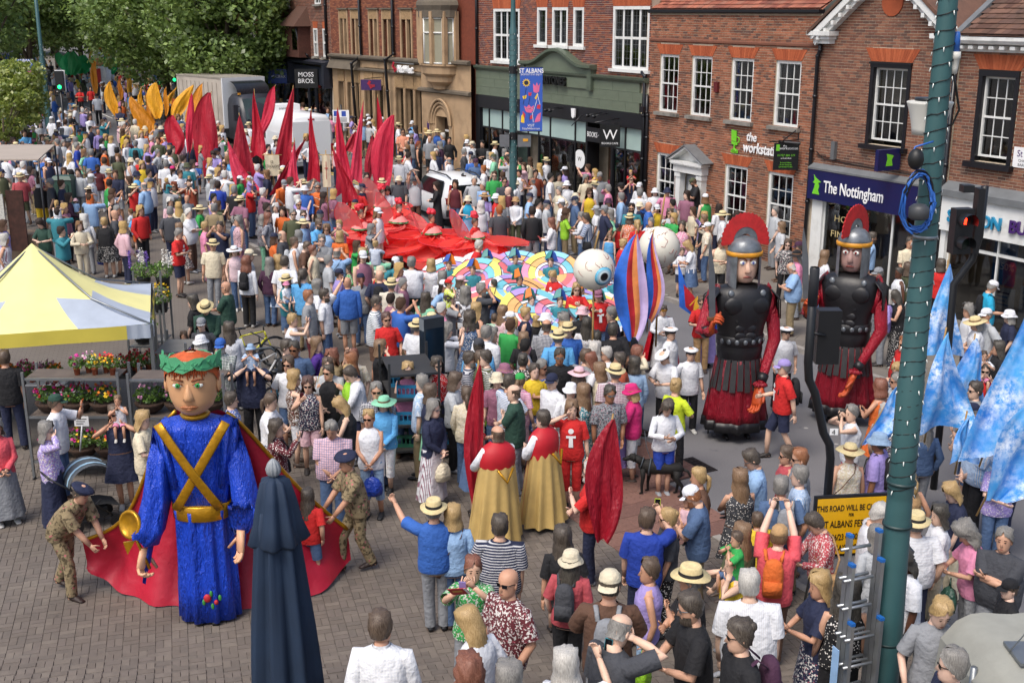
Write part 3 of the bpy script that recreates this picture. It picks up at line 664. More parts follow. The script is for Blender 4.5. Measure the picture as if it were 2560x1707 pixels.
box_part(wt,'shop_floor',mat('shop_floor','#5a4a3a'),.35,11.9,.1,.94,.2,.3); box_part(wt,'window_back',mat('sage_panel','#8ca594',.6),.4,2.9,.8,.82,.4,2.95)
BK=['#7a3b2c','#b59a35','#2f5a7d','#d8d2c2','#4d6b3f','#8e2f4b']
for i in range(26):
 x=4.9 + i*.22 if i<16 else 8.5 + (i - 16)*.13; z=.8 if i<16 else .5 + (i % 5)*.42
 b=MB(); b.box(x,x + .16,.35 if i<16 else .75,.4 if i<16 else .85,z,z + .25); b.build('display_book',mat('book%d' % (i % 6),BK[i % 6],.6),wt,False)
box_part(wt,'bookcase',mat('bookcase_wood','#4b3523',.6),8.5,9.85,.86,.9,.3,2.9); box_part(wt,'yellow_stand',mat('yellow_card','#c3b02d',.6),7.0,7.5,.3,.32,.8,2.3)
b=MB(); b.lathe([(.36,0),(.36,.01)],24); o=b.build('round_sticker',SIGNW,wt,False); o.location=(7.85,-.006,2.35); o.rotation_euler=(math.pi/2,0,0); text_obj('W',.24,BLKS,wt,'lettering',.002,(7.74,-.022,2.28))
bs=empty('shop_sign',parent=wt); box_part(bs,'sign_board',BLKF,8.42,9.92,-.14,-.06,3.1,3.62); text_obj('BOOKS · CAFE',.27,SIGNW,bs,'lettering',.004,(9.17,-.146,3.28),align='CENTER',sx=.74)
R60=Matrix.Rotation(rad(50),4,'Z'); hw_=empty('projecting_sign',(10.55,-.55,3.1),parent=wt); b=MB(); b.box(-.36,.36,-.05,.05,0,.78,M=R60); b.build('sign_board',BLKS,hw_,False)
on_board('W',.5,SIGNW,0,.27,hw_,R60,1,-.056); on_board('BOOKS·CAFE',.1,SIGNW,0,.1,hw_,R60,1,-.056)
b=MB(); b.tube([(10.5,0,4.1),(10.5,-1.2,3.98)],.02,6); b.tube([(8.6,0,4.15),(8.6,-.5,4.05),(8.6,-.9,3.7)],.015,6)
for x in (6.6,6.9,9.4,9.8):b.tube([(x,-.16,4.2),(x,-.7,4.15)],.015,6); b.ell((x,-.75,4.12),(.07,.1,.07),8,5)
b.build('sign_lamp',BLACKP,wt)
b=MB(); b.poly([(7.65,-.3,4.25),(7.9,-.3,4.25),(7.88,-.3,3.95),(7.78,-.3,3.88),(7.68,-.3,3.95)],(0,.06,0)); b.build('alarm_box',SIGNW,wt,False)
pipe(wt,[(.1,-.1,10),(.1,-.1,5.6)],.06); pipe(wt,[(11.7,-.1,5.75),(11.9,-.12,5.6),(11.93,-.15,.2)],.06); box_part(wt,'hopper',BLACKP,11.82,12.04,-.25,-.05,4.4,4.6)
# ------------------------------------------------------------------ sandstone bank
LN=14.32; F_NW=(-9.4748,63.2944)
nw=building('sandstone_bank',F_NW,34,'sandstone bank with arched doorway, oriel window and tall mullioned windows')
SS=mat('sandstone','#a58a6b',.9,.14,1.2,bmp=.4,bscale=30,grime=('#6b5844',1.4,.6)); SSD=mat('sandstone_carved','#957a58',.95,.25,12,bmp=1.0,bscale=14); SSW=mat('weathered_ledge','#5f564a',.9,.2,2,bmp=.3)
BRN=mat('bank_brick_far','#6f3522',.9,.2,8,bmp=.3); DKW=mat('bronze_window','#3d2b20',.5,.2,3)
X=lambda s:LN - s
up=[(X(13.23),X(12.25)),(X(11.9),X(10.95)),(X(9.94),X(8.95)),(X(8.54),X(7.45)),(X(6.71),X(5.6)),(X(5.12),X(4.05))]
lo=[(X(13.6),X(12.95)),(X(12.55),X(11.2)),(X(10.6),X(9.75)),(X(9.5),X(8.6)),(X(7.35),X(6.55)),(X(6.4),X(5.6)),(X(5.45),X(4.65))]
hU=[(a + .1,b_ - .1,5.62,7.38) for a,b_ in up]; hL=[(a,b_,2.2,4.2) for a,b_ in lo]
mb=MB(); panels(mb,0,X(4.0),-.2,5.55,hL,depth=.35); mb.build('stone_wall',SS,nw,False)
mb=MB(); panels(mb,0,X(4.0),5.55,10.5,hU,depth=.35); mb.build('brick_wall',BRN,nw,False)
bricks(nw,0,X(4.0),5.6,9.0,[(a - .02,b_ + .02,5.5,7.85) for a,b_ in up],islandmat('bank_bricks',['#86503a','#784634','#925c42','#6b4034'],.9),single=0)
shell(nw,LN,-.2,10.4,m=BRN)
for (a,b_) in up:
 s_=empty('window',parent=nw)
 b=MB(); b.box(a - .02,a + .1,-.06,.1,5.56,7.82); b.box(b_ - .1,b_ + .02,-.06,.1,5.56,7.82); b.box((a + b_)/2 - .06,(a + b_)/2 + .06,-.04,.1,5.56,7.38); b.build('stone_mullion',SS,s_,False)
 b=MB(); b.box(a + .1,b_ - .1,-.05,.1,7.38,7.8); b.build('carved_panel',SSD,s_,False); box_part(s_,'hood_mould',SSW,a - .08,b_ + .08,-.12,.05,7.825,7.9)
 box_part(s_,'pane',GL,a + .1,b_ - .1,.2,.21,5.56,7.38); b=MB(); b.box(a + .1,b_ - .1,.22,.25,5.6,7.38); b.build('bronze_frame',DKW,s_,False)
for (a,b_) in lo:
 s_=empty('window',parent=nw)
 b=MB(); b.box(a - .09,a + .0,-.06,.1,2.15,4.2); b.box(b_,b_ + .09,-.06,.1,2.15,4.2)
 if b_ - a>1:b.box((a + b_)/2 - .25,(a + b_)/2 - .17,-.04,.1,2.15,4.2); b.box((a + b_)/2 + .17,(a + b_)/2 + .25,-.04,.1,2.15,4.2)
 b.build('stone_mullion',SS,s_,False); box_part(s_,'carved_panel',SSD,a - .05,b_ + .05,-.05,.02,4.25,4.82); box_part(s_,'sill',SSW,a - .12,b_ + .12,-.14,.1,2.05,2.147)
 box_part(s_,'pane',GL,a,b_,.24,.25,2.15,4.2); box_part(s_,'bronze_frame',DKW,a,b_,.26,.3,2.15,4.2)
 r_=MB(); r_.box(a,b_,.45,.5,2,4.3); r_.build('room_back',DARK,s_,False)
moulding(nw,'upper_string',SSW,0,X(4.35),[(0,5.36),(-.2,5.42),(-.26,5.5),(-.26,5.58),(0,5.64)]); moulding(nw,'lower_string',SSW,0,X(4.35),[(0,4.86),(-.14,4.88),(-.16,4.97),(0,5.02)])
moulding(nw,'sloped_ledge',SSW,0,X(11.1),[(0,4.86),(-.35,4.9),(-.1,5.36),(0,5.36)])
for i in range(3):box_part(nw,'band_panel',SS,[X(10.7),X(7.1),X(5.9)][i],[X(7.5),X(6.0),X(4.5)][i],-.05,0,5.06,5.34)
for i in range(6):                                      # ashlar courses of the lower wall as single blocks
 for j in range(4):
  xx=[.05,1.4,3.05,5.8,8.75,9.6][i]; box_part(nw,'ashlar_block',SS,xx + .01,xx + .6,-.02 - .004*((i + j) % 3),.0,.3 + j*.43,.3 + j*.43 + .42)
# entrance bay with oriel
bx0,bx1=X(4.3),LN
mb=MB(); panels(mb,bx0,bx1,-.2,5.55,[(X(3.0),X(1.9),.3,3.2)],y=-.35,depth=.8); mb.box(bx0,bx0 + .02,-.35,.0,-.2,5.55); mb.build('entrance_wall',SS,nw,False)
mb=MB(); panels(mb,bx0,bx1,5.55,10.5,[],y=-.1); mb.build('bay_brick',BRN,nw,False)
for k,r in enumerate((1.02,.88,.74)):                 # moulded arch orders
 N2=14; cx=X(2.5); P=[[(cx + q*math.sin(a)*0.98,-.36 - .05*(2 - k)*1.0 + e,2.85 + q*1.15*math.cos(a)) for a in np.linspace(-math.pi/2,math.pi/2,N2)] for q,e in ((r,0),(r,-.05),(r - .1,-.05),(r - .1,.1))]
 b=MB(); b.grid(P); b.build('arch_order',SS,nw)
 b=MB(); b.box(cx - r,cx - r + .1,-.42 + .04*k,-.34,.5,2.85); b.box(cx + r - .1,cx + r,-.42 + .04*k,-.34,.5,2.85); b.build('arch_jamb',SS,nw,False)
dd=empty('door',parent=nw); box_part(dd,'door_leaf',mat('dark_oak','#1d1512',.5,.2),X(3.0),X(1.9),.1,.15,.4,2.5); box_part(dd,'fanlight',DKW,X(3.0),X(1.9),.1,.12,2.6,3.2); box_part(dd,'sign_rail',SIGNW,X(2.9),X(2.0),.05,.09,2.5,2.58)
moulding(nw,'bay_string',SSW,bx0 - .1,bx1,[(-.35,4.2),(-.5,4.26),(-.5,4.36),(-.35,4.42)]); moulding(nw,'bay_cornice',SSW,X(1.3),bx1,[(-.35,5.5),(-.55,5.56),(-.55,5.66),(-.35,5.72)])
ob=MB(); cx=X(2.5)
prof=[(.1,4.3),(.5,4.42),(.55,4.55),(.95,4.75),(.98,4.95),(1.25,5.1),(1.28,5.38),(1.4,5.45),(1.4,5.52)]
ob.rings([[(cx + r*math.cos(a),-.35 - r*.55*math.sin(a),z) for a in np.linspace(0,math.pi,9)] for r,z in prof],close=False,cap=False); orl=ob.build('oriel_window',SS,nw,False)
def orel(a,r):return (cx + r*math.cos(a),-.35 - r*.55*math.sin(a))
for k in range(6):
 a=math.pi*k/5; p=orel(a,1.3); box_part(orl,'oriel_post',SS,p[0] - .1,p[0] + .1,p[1] - .08,p[1] + .1,5.52,7.75)
for k in range(5):
 p,q=orel(math.pi*(k + .12)/5,1.22),orel(math.pi*(k + .88)/5,1.22)
 b=MB(); b.poly([(p[0],p[1],5.55),(q[0],q[1],5.55),(q[0],q[1],7.5),(p[0],p[1],7.5)],(0,.02,0)); b.build('pane',mat('pale_blind','#8d8a78',.3,.06),orl,False)
 for z in (5.56,6.85,7.46):b=MB(); b.tube([(p[0],p[1] - .02,z),(q[0],q[1] - .02,z)],.04,6); b.build('sash_rail',WHITE,orl)
 for w_ in (p,q):b=MB(); b.tube([(w_[0],w_[1] - .02,5.55),(w_[0],w_[1] - .02,7.5)],.04,6); b.build('sash_stile',WHITE,orl)
b=MB(); b.rings([[(*orel(a,r),z) for a in np.linspace(0,math.pi,9)] for r,z in ((1.4,7.5),(1.42,7.8),(1.55,8.0),(1.5,8.15),(1.2,8.4),(.2,8.6))],close=False,cap=False); b.build('oriel_head',SSW,orl,False)
sg=empty('bank_sign',parent=nw); NWP=mat('bank_purple','#3b2358',.4)
text_obj('NatWest',.46,SIGNW,sg,'lettering',.05,(X(6.6),-.3,4.98),sx=.85,bold=.012)
b=MB()
for a in range(3):b.box(-.13,.13,-.02,.02,-.13,.0,M=Matrix.Translation((X(6.95) + .12*math.cos(a*2.1),-.28,5.16 + .12*math.sin(a*2.1))) @ Matrix.Rotation(a*2.1,4,'Y'))
b.build('cube_emblem',mat('emblem_red','#a02032',.4),sg,False); b=MB(); b.tube([(X(7.2),-.2,5.4),(X(5.2),-.2,5.38)],.03,6); b.build('sign_rail',LEAD,sg)
hb=empty('hanging_sign',(X(8.6),-.7,4.05),parent=nw); R70=Matrix.Rotation(rad(50),4,'Z'); b=MB(); b.box(-.5,.5,-.04,.04,0,.5,M=R70); b.build('sign_board',NWP,hb,False)
b=MB()
for a in range(3):b.box(-.1,.1,-.06,-.045,-.1,.02,M=R70 @ Matrix.Translation((.1*math.cos(a*2.1),0,.25 + .1*math.sin(a*2.1))) @ Matrix.Rotation(a*2.1,4,'Y'))
b.build('cube_emblem',mat('emblem_red','#a02032',.4),hb,False); b=MB(); b.tube([(X(8.6),0,4.65),(X(8.6) + .3,-1.2,4.62)],.02,6); b.build('iron_bracket',BLACKP,nw)
pipe(nw,[(X(10.8),-.12,10),(X(10.7),-.12,5.6),(X(11.3),-.38,5.2),(X(11.2),-.2,.5)],.07); pipe(nw,[(X(7.35),-.12,10),(X(7.3),-.12,5.8),(X(7.75),-.34,5.5),(X(7.7),-.12,.5)],.07)
b=MB(); b.box(X(4.6) - .5,X(4.6),-.08,.05,1.2,2.2); b.build('cash_machine',mat('cash_machine','#3d4c55',.3),nw,False); box_part(nw,'bank_plate',NWP,X(3.75),X(3.55),-.4,-.352,1.6,2.9)
# ------------------------------------------------------------------ brick shops with dark fascia further up
LM=10.94; F_MB=(-14.7786,72.8627)
mbd=building('brick_shops',F_MB,29,'dark red brick shops with navy fascia and small tiled oriel beyond the bank'); Y_=lambda s:LM - s
hM=[(Y_(a),Y_(b_),5.4,6.85) for a,b_ in ((7.6,7.0),(6.35,5.75),(2.65,2.0),(1.2,.55),(9.6,9.0))] + [(Y_(7.1),Y_(6.4),8.0,9.3),(Y_(2.2),Y_(1.3),8.1,9.3)] + [(.2,LM - .1,.2,5.05)]
mb=MB(); panels(mb,0,LM,-.2,11,hM,depth=.2); mb.build('wall',MORTAR,mbd,False)
bricks(mbd,0,LM,5.3,9.8,hM,islandmat('shop_bricks',['#744435','#673d32','#7f4d3a','#5b3a32'],.9),single=0)
shell(mbd,LM,-.2,10.9,m=MORTAR)
for (a,b_,c,d) in hM[:7]:sash(mbd,a,b_,c,d,2,2,fr=.09,y=.0,bar=.05)
for (a,b_,c,d) in hM[:5]:flat_arch(mbd,a,b_,d + .004,d + .35,7,.08)
NVS=mat('navy_shopfront','#20242f',.45,.12,2); moulding(mbd,'fascia_cornice',NVS,0,LM,[(0,4.9),(-.4,5.0),(-.45,5.12),(0,5.25)])
box_part(mbd,'fascia',NVS,0,LM*.56 + LM*.44,-.18,.05,3.9,4.85)
HB=mat('blue_fascia','#27407f',.4); box_part(mbd,'blue_panel',HB,.6,Y_(6.1),-.2,-.182,4.0,4.8)
for s in (.15,5.9,8.7,10.6):box_part(mbd,'console_bracket',NVS,Y_(s) - .15,Y_(s) + .15,-.5,.0,3.8,5.0)
for a,c in ((.4,1.9),(2.0,4.8),(5.2,7.2),(7.2,8.3),(8.4,10.7)):
 sw=empty('shop_window',parent=mbd); box_part(sw,'pane',GLD,a + .08,c - .08,.0,.01,1.0,3.85); b=MB(); b.box(a - .05,a + .08,-.06,.08,.5,3.88); b.box(c - .08,c - .001,-.06,.08,.5,3.88); b.box(a + .081,c - .081,-.05,.07,.5,1.0); b.build('frame',NVS,sw,False)
om=MB(); om.box(Y_(5.4),Y_(3.2),-.7,.0,5.3,7.0); orm=om.build('oriel',mat('oriel_brick','#4b2a20',.9,.2,9,bmp=.3),mbd,False)
b=MB(); b.add([(Y_(5.6),-1.0,6.95),(Y_(3.0),-1.0,6.95),(Y_(3.5),.0,8.0),(Y_(5.1),.0,8.0),(Y_(5.6),0,6.95),(Y_(3.0),0,6.95)],[(0,1,2,3),(0,3,4),(1,5,2)]); b.build('oriel_roof',TILE_B,orm,False)
box_part(orm,'pane',GL,Y_(4.2),Y_(3.4),-.72,-.702,5.7,6.8); pipe(mbd,[(Y_(.45),-.1,11),(Y_(.45),-.1,5.3)],.07); pipe(mbd,[(Y_(8.4),-.1,11),(Y_(8.4),-.1,5.3)],.07); pipe(mbd,[(Y_(3.25),-.8,6.9),(Y_(3.4),-.6,5.9),(Y_(3.1),-.1,5.2)],.05)
for s,lab,m_,sz in ((6.6,'HALIFAX',HB,.2),(1.9,'MOSS\nBROS.',BLKS,.34)):
 q=empty('hanging_sign',(Y_(s),-.8,3.75),parent=mbd); R_=Matrix.Rotation(rad(60),4,'Z'); b=MB(); b.box(-.62,.62,-.05,.05,0,1.0 if s<3 else .8,M=R_); b.build('sign_board',m_,q,False); on_board(lab,sz,SIGNW,0,.6 if s<3 else .32,q,R_,1,-.06)
text_obj('MOSS',.5,SIGNW,mbd,'lettering',.03,(Y_(3.9),-.22,4.25))
# a plain red shop beyond, mostly behind the trees
rdb=building('red_fronted_shop',(F_MB[0] - math.sin(rad(29))*14.0,F_MB[1] + math.cos(rad(29))*14.0),29,'brick shop with red fascia seen behind the plane tree')
mb=MB(); hR=[(1 + i*2.4,2.1 + i*2.4,5.4,7) for i in range(5)] + [(.5,13,.4,3.8)]; panels(mb,0,13.9,-.2,11,hR,depth=.3); mb.build('wall',mat('far_brick','#5c2d22',.9,.25,9,bmp=.3),rdb,False); shell(rdb,13.9,-.2,10.9,m=MORTAR)
box_part(rdb,'fascia',mat('red_fascia','#a8242a',.5),.2,13.7,-.2,0,3.8,4.9)
for h_ in hR[:5]:sash(rdb,*h_,2,2,fr=.08,y=.02)
# ------------------------------------------------------------------ trees
def leafmat(name,cols):
 m,t,b,N,L=nodes(name); g=N('ShaderNodeNewGeometry'); k=len(cols)
 c=ramp(t,g.outputs['Random Per Island'],[(i/k,lin(x)) for i,x in enumerate(cols)],'CONSTANT')
 d=N('ShaderNodeBsdfDiffuse'); tr=N('ShaderNodeBsdfTranslucent'); gl=N('ShaderNodeBsdfGlossy'); gl.inputs['Roughness'].default_value=.45
 L(c,d.inputs[0]); L(mixrgb(t,.4,c,(.25,.32,.04)),tr.inputs[0])
 a=N('ShaderNodeMixShader'); a.inputs[0].default_value=.4; L(d.outputs[0],a.inputs[1]); L(tr.outputs[0],a.inputs[2])
 f=N('ShaderNodeMixShader'); f.inputs[0].default_value=.06; L(a.outputs[0],f.inputs[1]); L(gl.outputs[0],f.inputs[2]); L(f.outputs[0],t.nodes['Material Output'].inputs[0]); t.nodes.remove(b)
 return m
LEAF=leafmat('plane_leaves',['#677b40','#76904e','#839d58','#5b6f3a','#8ea85f','#718a47','#9fb66d']); LEAF_Y=leafmat('lime_leaves',['#7d8c3c','#8e9a48','#6b7d34','#a0a757'])
BARK=mat('plane_bark','#5a5044',.95,.3,5,bmp=.5)
def leaf_mesh(pts,size,rng,up=.35,aspect=1.25):
 """one small folded face pair per leaf"""
 n=len(pts); d=rng.normal(size=(n,3)); d[:,2]+=up; d /= np.linalg.norm(d,axis=1)[:,None]
 a=np.cross(d,rng.normal(size=(n,3))); a /= np.linalg.norm(a,axis=1)[:,None]; b=np.cross(d,a)
 s=(size*rng.uniform(.6,1.3,n))[:,None]
 V=np.empty((n,4,3)); V[:,0]=pts - a*s*.5*aspect; V[:,1]=pts + b*s*.42 - d*s*.08; V[:,2]=pts + a*s*.5*aspect; V[:,3]=pts - b*s*.42 - d*s*.08
 return V.reshape(-1,3)
def bulk(name,V,m,parent=None,loc=None):
 n=len(V) // 4; me=bpy.data.meshes.new(name); me.vertices.add(len(V)); me.vertices.foreach_set('co',V.astype(np.float32).ravel())
 me.loops.add(n*4); me.loops.foreach_set('vertex_index',np.arange(n*4,dtype=np.int32)); me.polygons.add(n); me.polygons.foreach_set('loop_start',np.arange(0,n*4,4,dtype=np.int32))
 try:me.polygons.foreach_set('loop_total',np.full(n,4,dtype=np.int32))
 except Exception:pass
 me.materials.append(m); me.update(calc_edges=True); o=bpy.data.objects.new(name,me); COL.objects.link(o)
 if parent:o.parent=parent
 if loc:o.location=loc
 return o
def tree(name,x,y,r,rz,zc,label,leaf=.3,n=9000,m=None,seed=1,clumps=60,group='plane trees lining the street',trunk=.28):
 leaf*=.72; n=int(n*1.7); rng=np.random.default_rng(seed); g0=gz(x,y); root=empty(name,(x,y,g0),0,label,'tree',group)
 C=rng.normal(size=(clumps,3)); C /= np.linalg.norm(C,axis=1)[:,None]; C*=rng.uniform(.45,1.0,clumps)[:,None]**.6
 C=C*np.array([r,r,rz])*.82 + np.array([0,0,zc]); cr=rng.uniform(.16,.34,clumps)*r
 w_=cr**2; idx=rng.choice(clumps,n,p=w_/w_.sum()); d=rng.normal(size=(n,3)); d /= np.linalg.norm(d,axis=1)[:,None]
 P=C[idx] + d*cr[idx][:,None]*(rng.uniform(.55,1.08,n)**.5)[:,None]*np.array([1,1,.8]); P+=rng.normal(size=(n,3))*.06*r/4
 P=P[P[:,2]>max(1.6,zc - rz*1.02)]
 bulk('crown',leaf_mesh(P,leaf,rng,1.1),m or LEAF,root)
 mb=MB(); mb.tube([(0,0,-.2),(.05,0,zc*.3),(0,.1,zc*.62),(.1,0,zc)],[trunk,trunk*.8,trunk*.62,trunk*.3],10)
 for k in range(9):
  c=C[rng.integers(clumps)]; z0=zc*rng.uniform(.35,.7); mb.tube([(0,0,z0),tuple(np.array([c[0]*.5,c[1]*.5,(z0 + c[2])/2])),tuple(c)],[trunk*.42,trunk*.26,.03],6)
 mb.build('trunk',BARK,root); return root
def ux(u,y):return (u - 1280)/FOC*CP*y
def at(u,v,y):
 r=ray(u,v); return r[0]/r[1]*y,y,EYE + r[2]/r[1]*y
tree('plane_tree',ux(560,69),69,4.8,4.8,6.3,'broad green plane tree standing behind the box lorry',.34,15000,seed=2,clumps=80)
tree('plane_tree',ux(400,77),77,5.4,5.4,6.6,'green plane tree next to the one behind the box lorry',.34,14000,seed=3,clumps=80)
tree('plane_tree',ux(610,84),84,4.6,5.0,7.6,'plane tree whose crown meets the dark brick shops',.34,9000,seed=13)
tree('plane_tree',ux(250,98),98,6.6,5.4,8.6,'plane tree above the green flags far up the street',.4,12000,seed=4,clumps=80)
tree('plane_tree',ux(60,84),84,6.2,4.9,8.2,'plane tree behind the lamp post with the blue banner',.38,13000,seed=5,clumps=80)
tree('plane_tree',ux(-90,66),66,4.8,4.6,7.6,'plane tree at the left edge beyond the covered stall',.34,8000,seed=6)
tree('plane_tree',ux(420,108),108,6.4,5.8,7.4,'plane tree over the dark crowd on the far pavement',.42,9000,seed=7)
tree('plane_tree',ux(130,122),122,8,6.4,9.0,'plane tree closing the view up the street',.46,9000,seed=8)
tree('plane_tree',ux(330,138),138,9,7.4,8.6,'tall plane tree beyond the green flags',.5,9000,seed=9)
for k,u in enumerate((-40,120,270,430,590)):tree('plane_tree',ux(u,165 + 6*(k % 2)),165 + 6*(k % 2),10,9,8.2,'distant tree at the far end of the street, %s from the lamp post side' % ['first','second','third','fourth','fifth'][k],.65,6000,seed=20 + k)
tree('plane_tree',ux(30,104),104,7,5.6,7.6,'plane tree filling the gap behind the blue banner',.42,9000,seed=31)
tree('plane_tree',ux(190,112),112,6.5,5.4,8.4,'plane tree above the far crowd between the banners',.42,8000,seed=32)
tree('plane_tree',ux(-60,92),92,6.5,5.4,7.4,'plane tree far beyond the covered stall',.42,8000,seed=33)
tree('lime_tree',ux(8,53),53,1.9,1.9,4.1 - .6,'small yellow-green tree beside the blue banner',.22,3600,LEAF_Y,seed=11,clumps=34,group='young trees',trunk=.09)
tree('lime_tree',ux(-30,50),50,1.6,1.5,2.9,'low yellow-green tree overhanging the crowd by the stall',.2,2600,LEAF_Y,seed=12,clumps=26,group='young trees',trunk=.08)
# ------------------------------------------------------------------ lamp posts, banners, signals
TEALP=mat('teal_post_paint','#35585a',.4,.12,2,bmp=.1); WIRE=mat('black_wire','#141414',.5,.1); BULB=mat('fairy_bulb','#d8dcd8',.2,.05); STEEL=mat('galvanised_steel','#85898c',.4,.12,6,metal=.7); BLKM=mat('black_metal','#16171a',.4,.12,4)
def lights_on(parent,x,y,z0,z1,r0,r1,turns,n=None,lean=(0,0)):
 """string of fairy lights wound round a post"""
 rng=random.Random(5); P=[]; K=int(turns*10)
 for i in range(K + 1):
  f=i/K; a=f*turns*6.2832; r=r0 + (r1 - r0)*f + .008; P.append((x + lean[0]*f + r*math.cos(a),y + lean[1]*f + r*math.sin(a),z0 + (z1 - z0)*f + rng.uniform(-.01,.01)))
 mb=MB(); mb.tube(P,.0045,4); o=mb.build('light_string',WIRE,parent); b=MB()
 for i in range(0,K,3):
  p=P[i]; c=(p[0] - x,p[1] - y); b.tube([p,(p[0] + c[0]*.12,p[1] + c[1]*.12,p[2] - .035)],[.006,.004],5)
 tag(b.build('fairy_bulbs',BULB,o),kind='stuff')
def banner_art(parent,W,Hh):
 """city banner: name above, sunflower and tulips below"""
 col={'y':mat('art_yellow','#e2bb2e',.6),'p':mat('art_pink','#d1628c',.6),'r':mat('art_red','#c22f3d',.6),'d':mat('art_dark','#232436',.6),'w':SIGNW}
 y=-.012
 def blob(c,pts):b=MB(); b.poly([(p[0]*W,y,p[1]*Hh) for p in pts],(0,.003,0)); b.build('printed_flower',col[c],parent,False)
 def disc(c,cx,cz,r,k=16,star=0):blob(c,[(cx + (r if not star or i % 2 else r*.65)*math.cos(6.2832*i/k),cz + (r if not star or i % 2 else r*.65)*W/Hh*math.sin(6.2832*i/k)) for i in range(k)])
 disc('y',-.22,.76,.19,24,1); y=-.016; disc('d',-.22,.76,.10); y=-.012
 blob('p',[(.1,.62),(.22,.60),(.34,.62),(.40,.76),(.31,.71),(.25,.77),(.18,.71),(.08,.75)])
 blob('r',[(-.12,.56),(.0,.56),(.02,.62),(-.05,.60),(-.12,.62)]); blob('y',[(-.4,.55),(-.2,.57),(-.22,.52),(-.34,.50)]); blob('y',[(.15,.52),(.22,.50),(.32,.58),(.27,.60)])
 blob('p',[(-.32,.40),(-.26,.33),(-.2,.30),(0,.29),(.1,.33),(.12,.41),(.0,.38),(-.1,.42),(-.2,.38)]); blob('w',[(-.28,.365),(.08,.365),(.08,.352),(-.28,.352)])
 blob('y',[(-.46,.14),(-.30,.13),(-.30,.2),(-.36,.28),(-.44,.24)]); blob('r',[(-.36,.24),(-.28,.20),(-.26,.27),(-.38,.32)]); blob('r',[(-.08,.18),(.06,.2),(.1,.27),(-.02,.25)])
 blob('p',[(.15,.14),(.4,.16),(.44,.30),(.3,.27),(.2,.2)]); blob('r',[(.24,.36),(.40,.35),(.42,.42),(.28,.42)])
 for x0,z0,x1,z1 in ((-.22,.68,-.36,.42),(.26,.60,.4,.42),(-.05,.56,-.12,.42),(-.1,.29,-.05,.16),(.26,.5,.1,.3),(.05,.3,.1,.14)):
  b=MB(); b.tube([(x0*W,-.012,z0*Hh),(x1*W,-.012,z1*Hh)],.008,5); b.build('printed_stem',col['w'] if x0>0 else col['d'],parent,False)
 text_obj('ST ALBANS',.165*W/.62,SIGNW,parent,'lettering',.002,(0,-.014,.915*Hh),align='CENTER',sx=.82,bold=.004); text_obj('SHOP EAT STAY ENJOY',.07*W/.62,SIGNW,parent,'lettering',.002,(0,-.014,.875*Hh),align='CENTER',sx=.8)
 text_obj('VISIT',.1*W/.62,SIGNW,parent,'lettering',.002,(0,-.014,.075*Hh),align='CENTER',sx=.9); text_obj('EnjoyStAlbans.com',.08*W/.62,SIGNW,parent,'lettering',.002,(0,-.014,.03*Hh),align='CENTER',sx=.8)
BANB=mat('banner_blue','#2f56ad',.55,.05)
def banner(x,y,z,W,Hh,rz,label,side=1):
 r=empty('street_banner',(x,y,z),rz,label,'banner','blue city banners on lamp posts'); b=MB()
 P=[[(-W/2 + W*i/8,.012*math.sin(i*.9) - .004,Hh*j/6) for i in range(9)] for j in range(7)]; b.box(-W/2,W/2,-.008,.008,0,Hh); b.build('banner_cloth',BANB,r,False); banner_art(r,W,Hh)
 for zz in (0,Hh):b=MB(); b.tube([(-side*(W/2 + .16),0,zz),(side*W/2,0,zz)],.016,6); b.build('banner_arm',BLKM,r)
 return r
ym=40.0; xm=at(1283,300,ym)[0]; gm=gz(xm,ym)
lp=empty('lamp_post',(xm,ym,gm),0,'teal lamp post carrying a blue banner before the bookshop','lamp post','teal lamp posts'); b=MB()
zb=ztop(xm,ym,75) - gm; b.lathe([(.16,-.1),(.16,1.2),(.13,1.4),(.13,zb),(.1,zb + .06),(.075,zb + .8),(.065,9.5)],14); b.build('column',TEALP,lp)
lights_on(lp,0,0,2.3,zb - .1,.135,.135,26); b=MB()
for zz in (ztop(xm,ym,175) - gm,ztop(xm,ym,340) - gm):b.lathe([(.15,zz - .12),(.15,zz + .12)],12)
b.build('clamp_band',BLKM,lp,False)
zt,zb_=ztop(xm,ym - .3,169),ztop(xm,ym - .3,329); banner(xm + .6,ym - .25,zb_,.75,zt - zb_,rad(-4),'blue banner with sunflower and tulips before the bookshop')
cs=empty('camera_housing',(xm,ym - .05,ztop(xm,ym,366)),0,'grey box sign plate fixed to lamp post before the bookshop','sign'); b=MB(); b.box(-.46,-.13,-.12,.1,0,.38); b.build('plate',STEEL,cs,False); b=MB(); b.box(.15,.6,-.12,.1,0,.38); b.build('plate',STEEL,cs,False); box_part(cs,'yellow_label',mat('label_yellow','#d79a2c',.5),.33,.5,-.128,-.121,.18,.27)
xl,yl,gl_=spot(128,362); lp2=empty('lamp_post',(xl,yl,gl_),0,'teal lamp post carrying a blue banner above the covered stall','lamp post','teal lamp posts'); b=MB(); b.lathe([(.19,-.1),(.19,1.3),(.16,1.5),(.15,ztop(xl,yl,150) - gl_),(.1,ztop(xl,yl,140) - gl_),(.08,12)],14); b.build('column',TEALP,lp2)
lights_on(lp2,0,0,2,5.2,.16,.155,20); zt,zb_=ztop(xl,yl,148),ztop(xl,yl,255); banner(xl - .95,yl - .2,zb_,1.0,zt - zb_,rad(4),'blue banner with flowers on the post above the stall',-1)
xq,yq,_=spot(25,330); banner(ux(-2,70),70,ztop(0,70,215),1.0,2.0,0.1,'blue banner partly hidden by the yellow-green tree',-1)
xr,yr=3.58,10.0
lp3=empty('lamp_post',(xr,yr,0),0,'large dark teal lamp post wound with fairy lights in front of everything','lamp post','teal lamp posts'); b=MB()
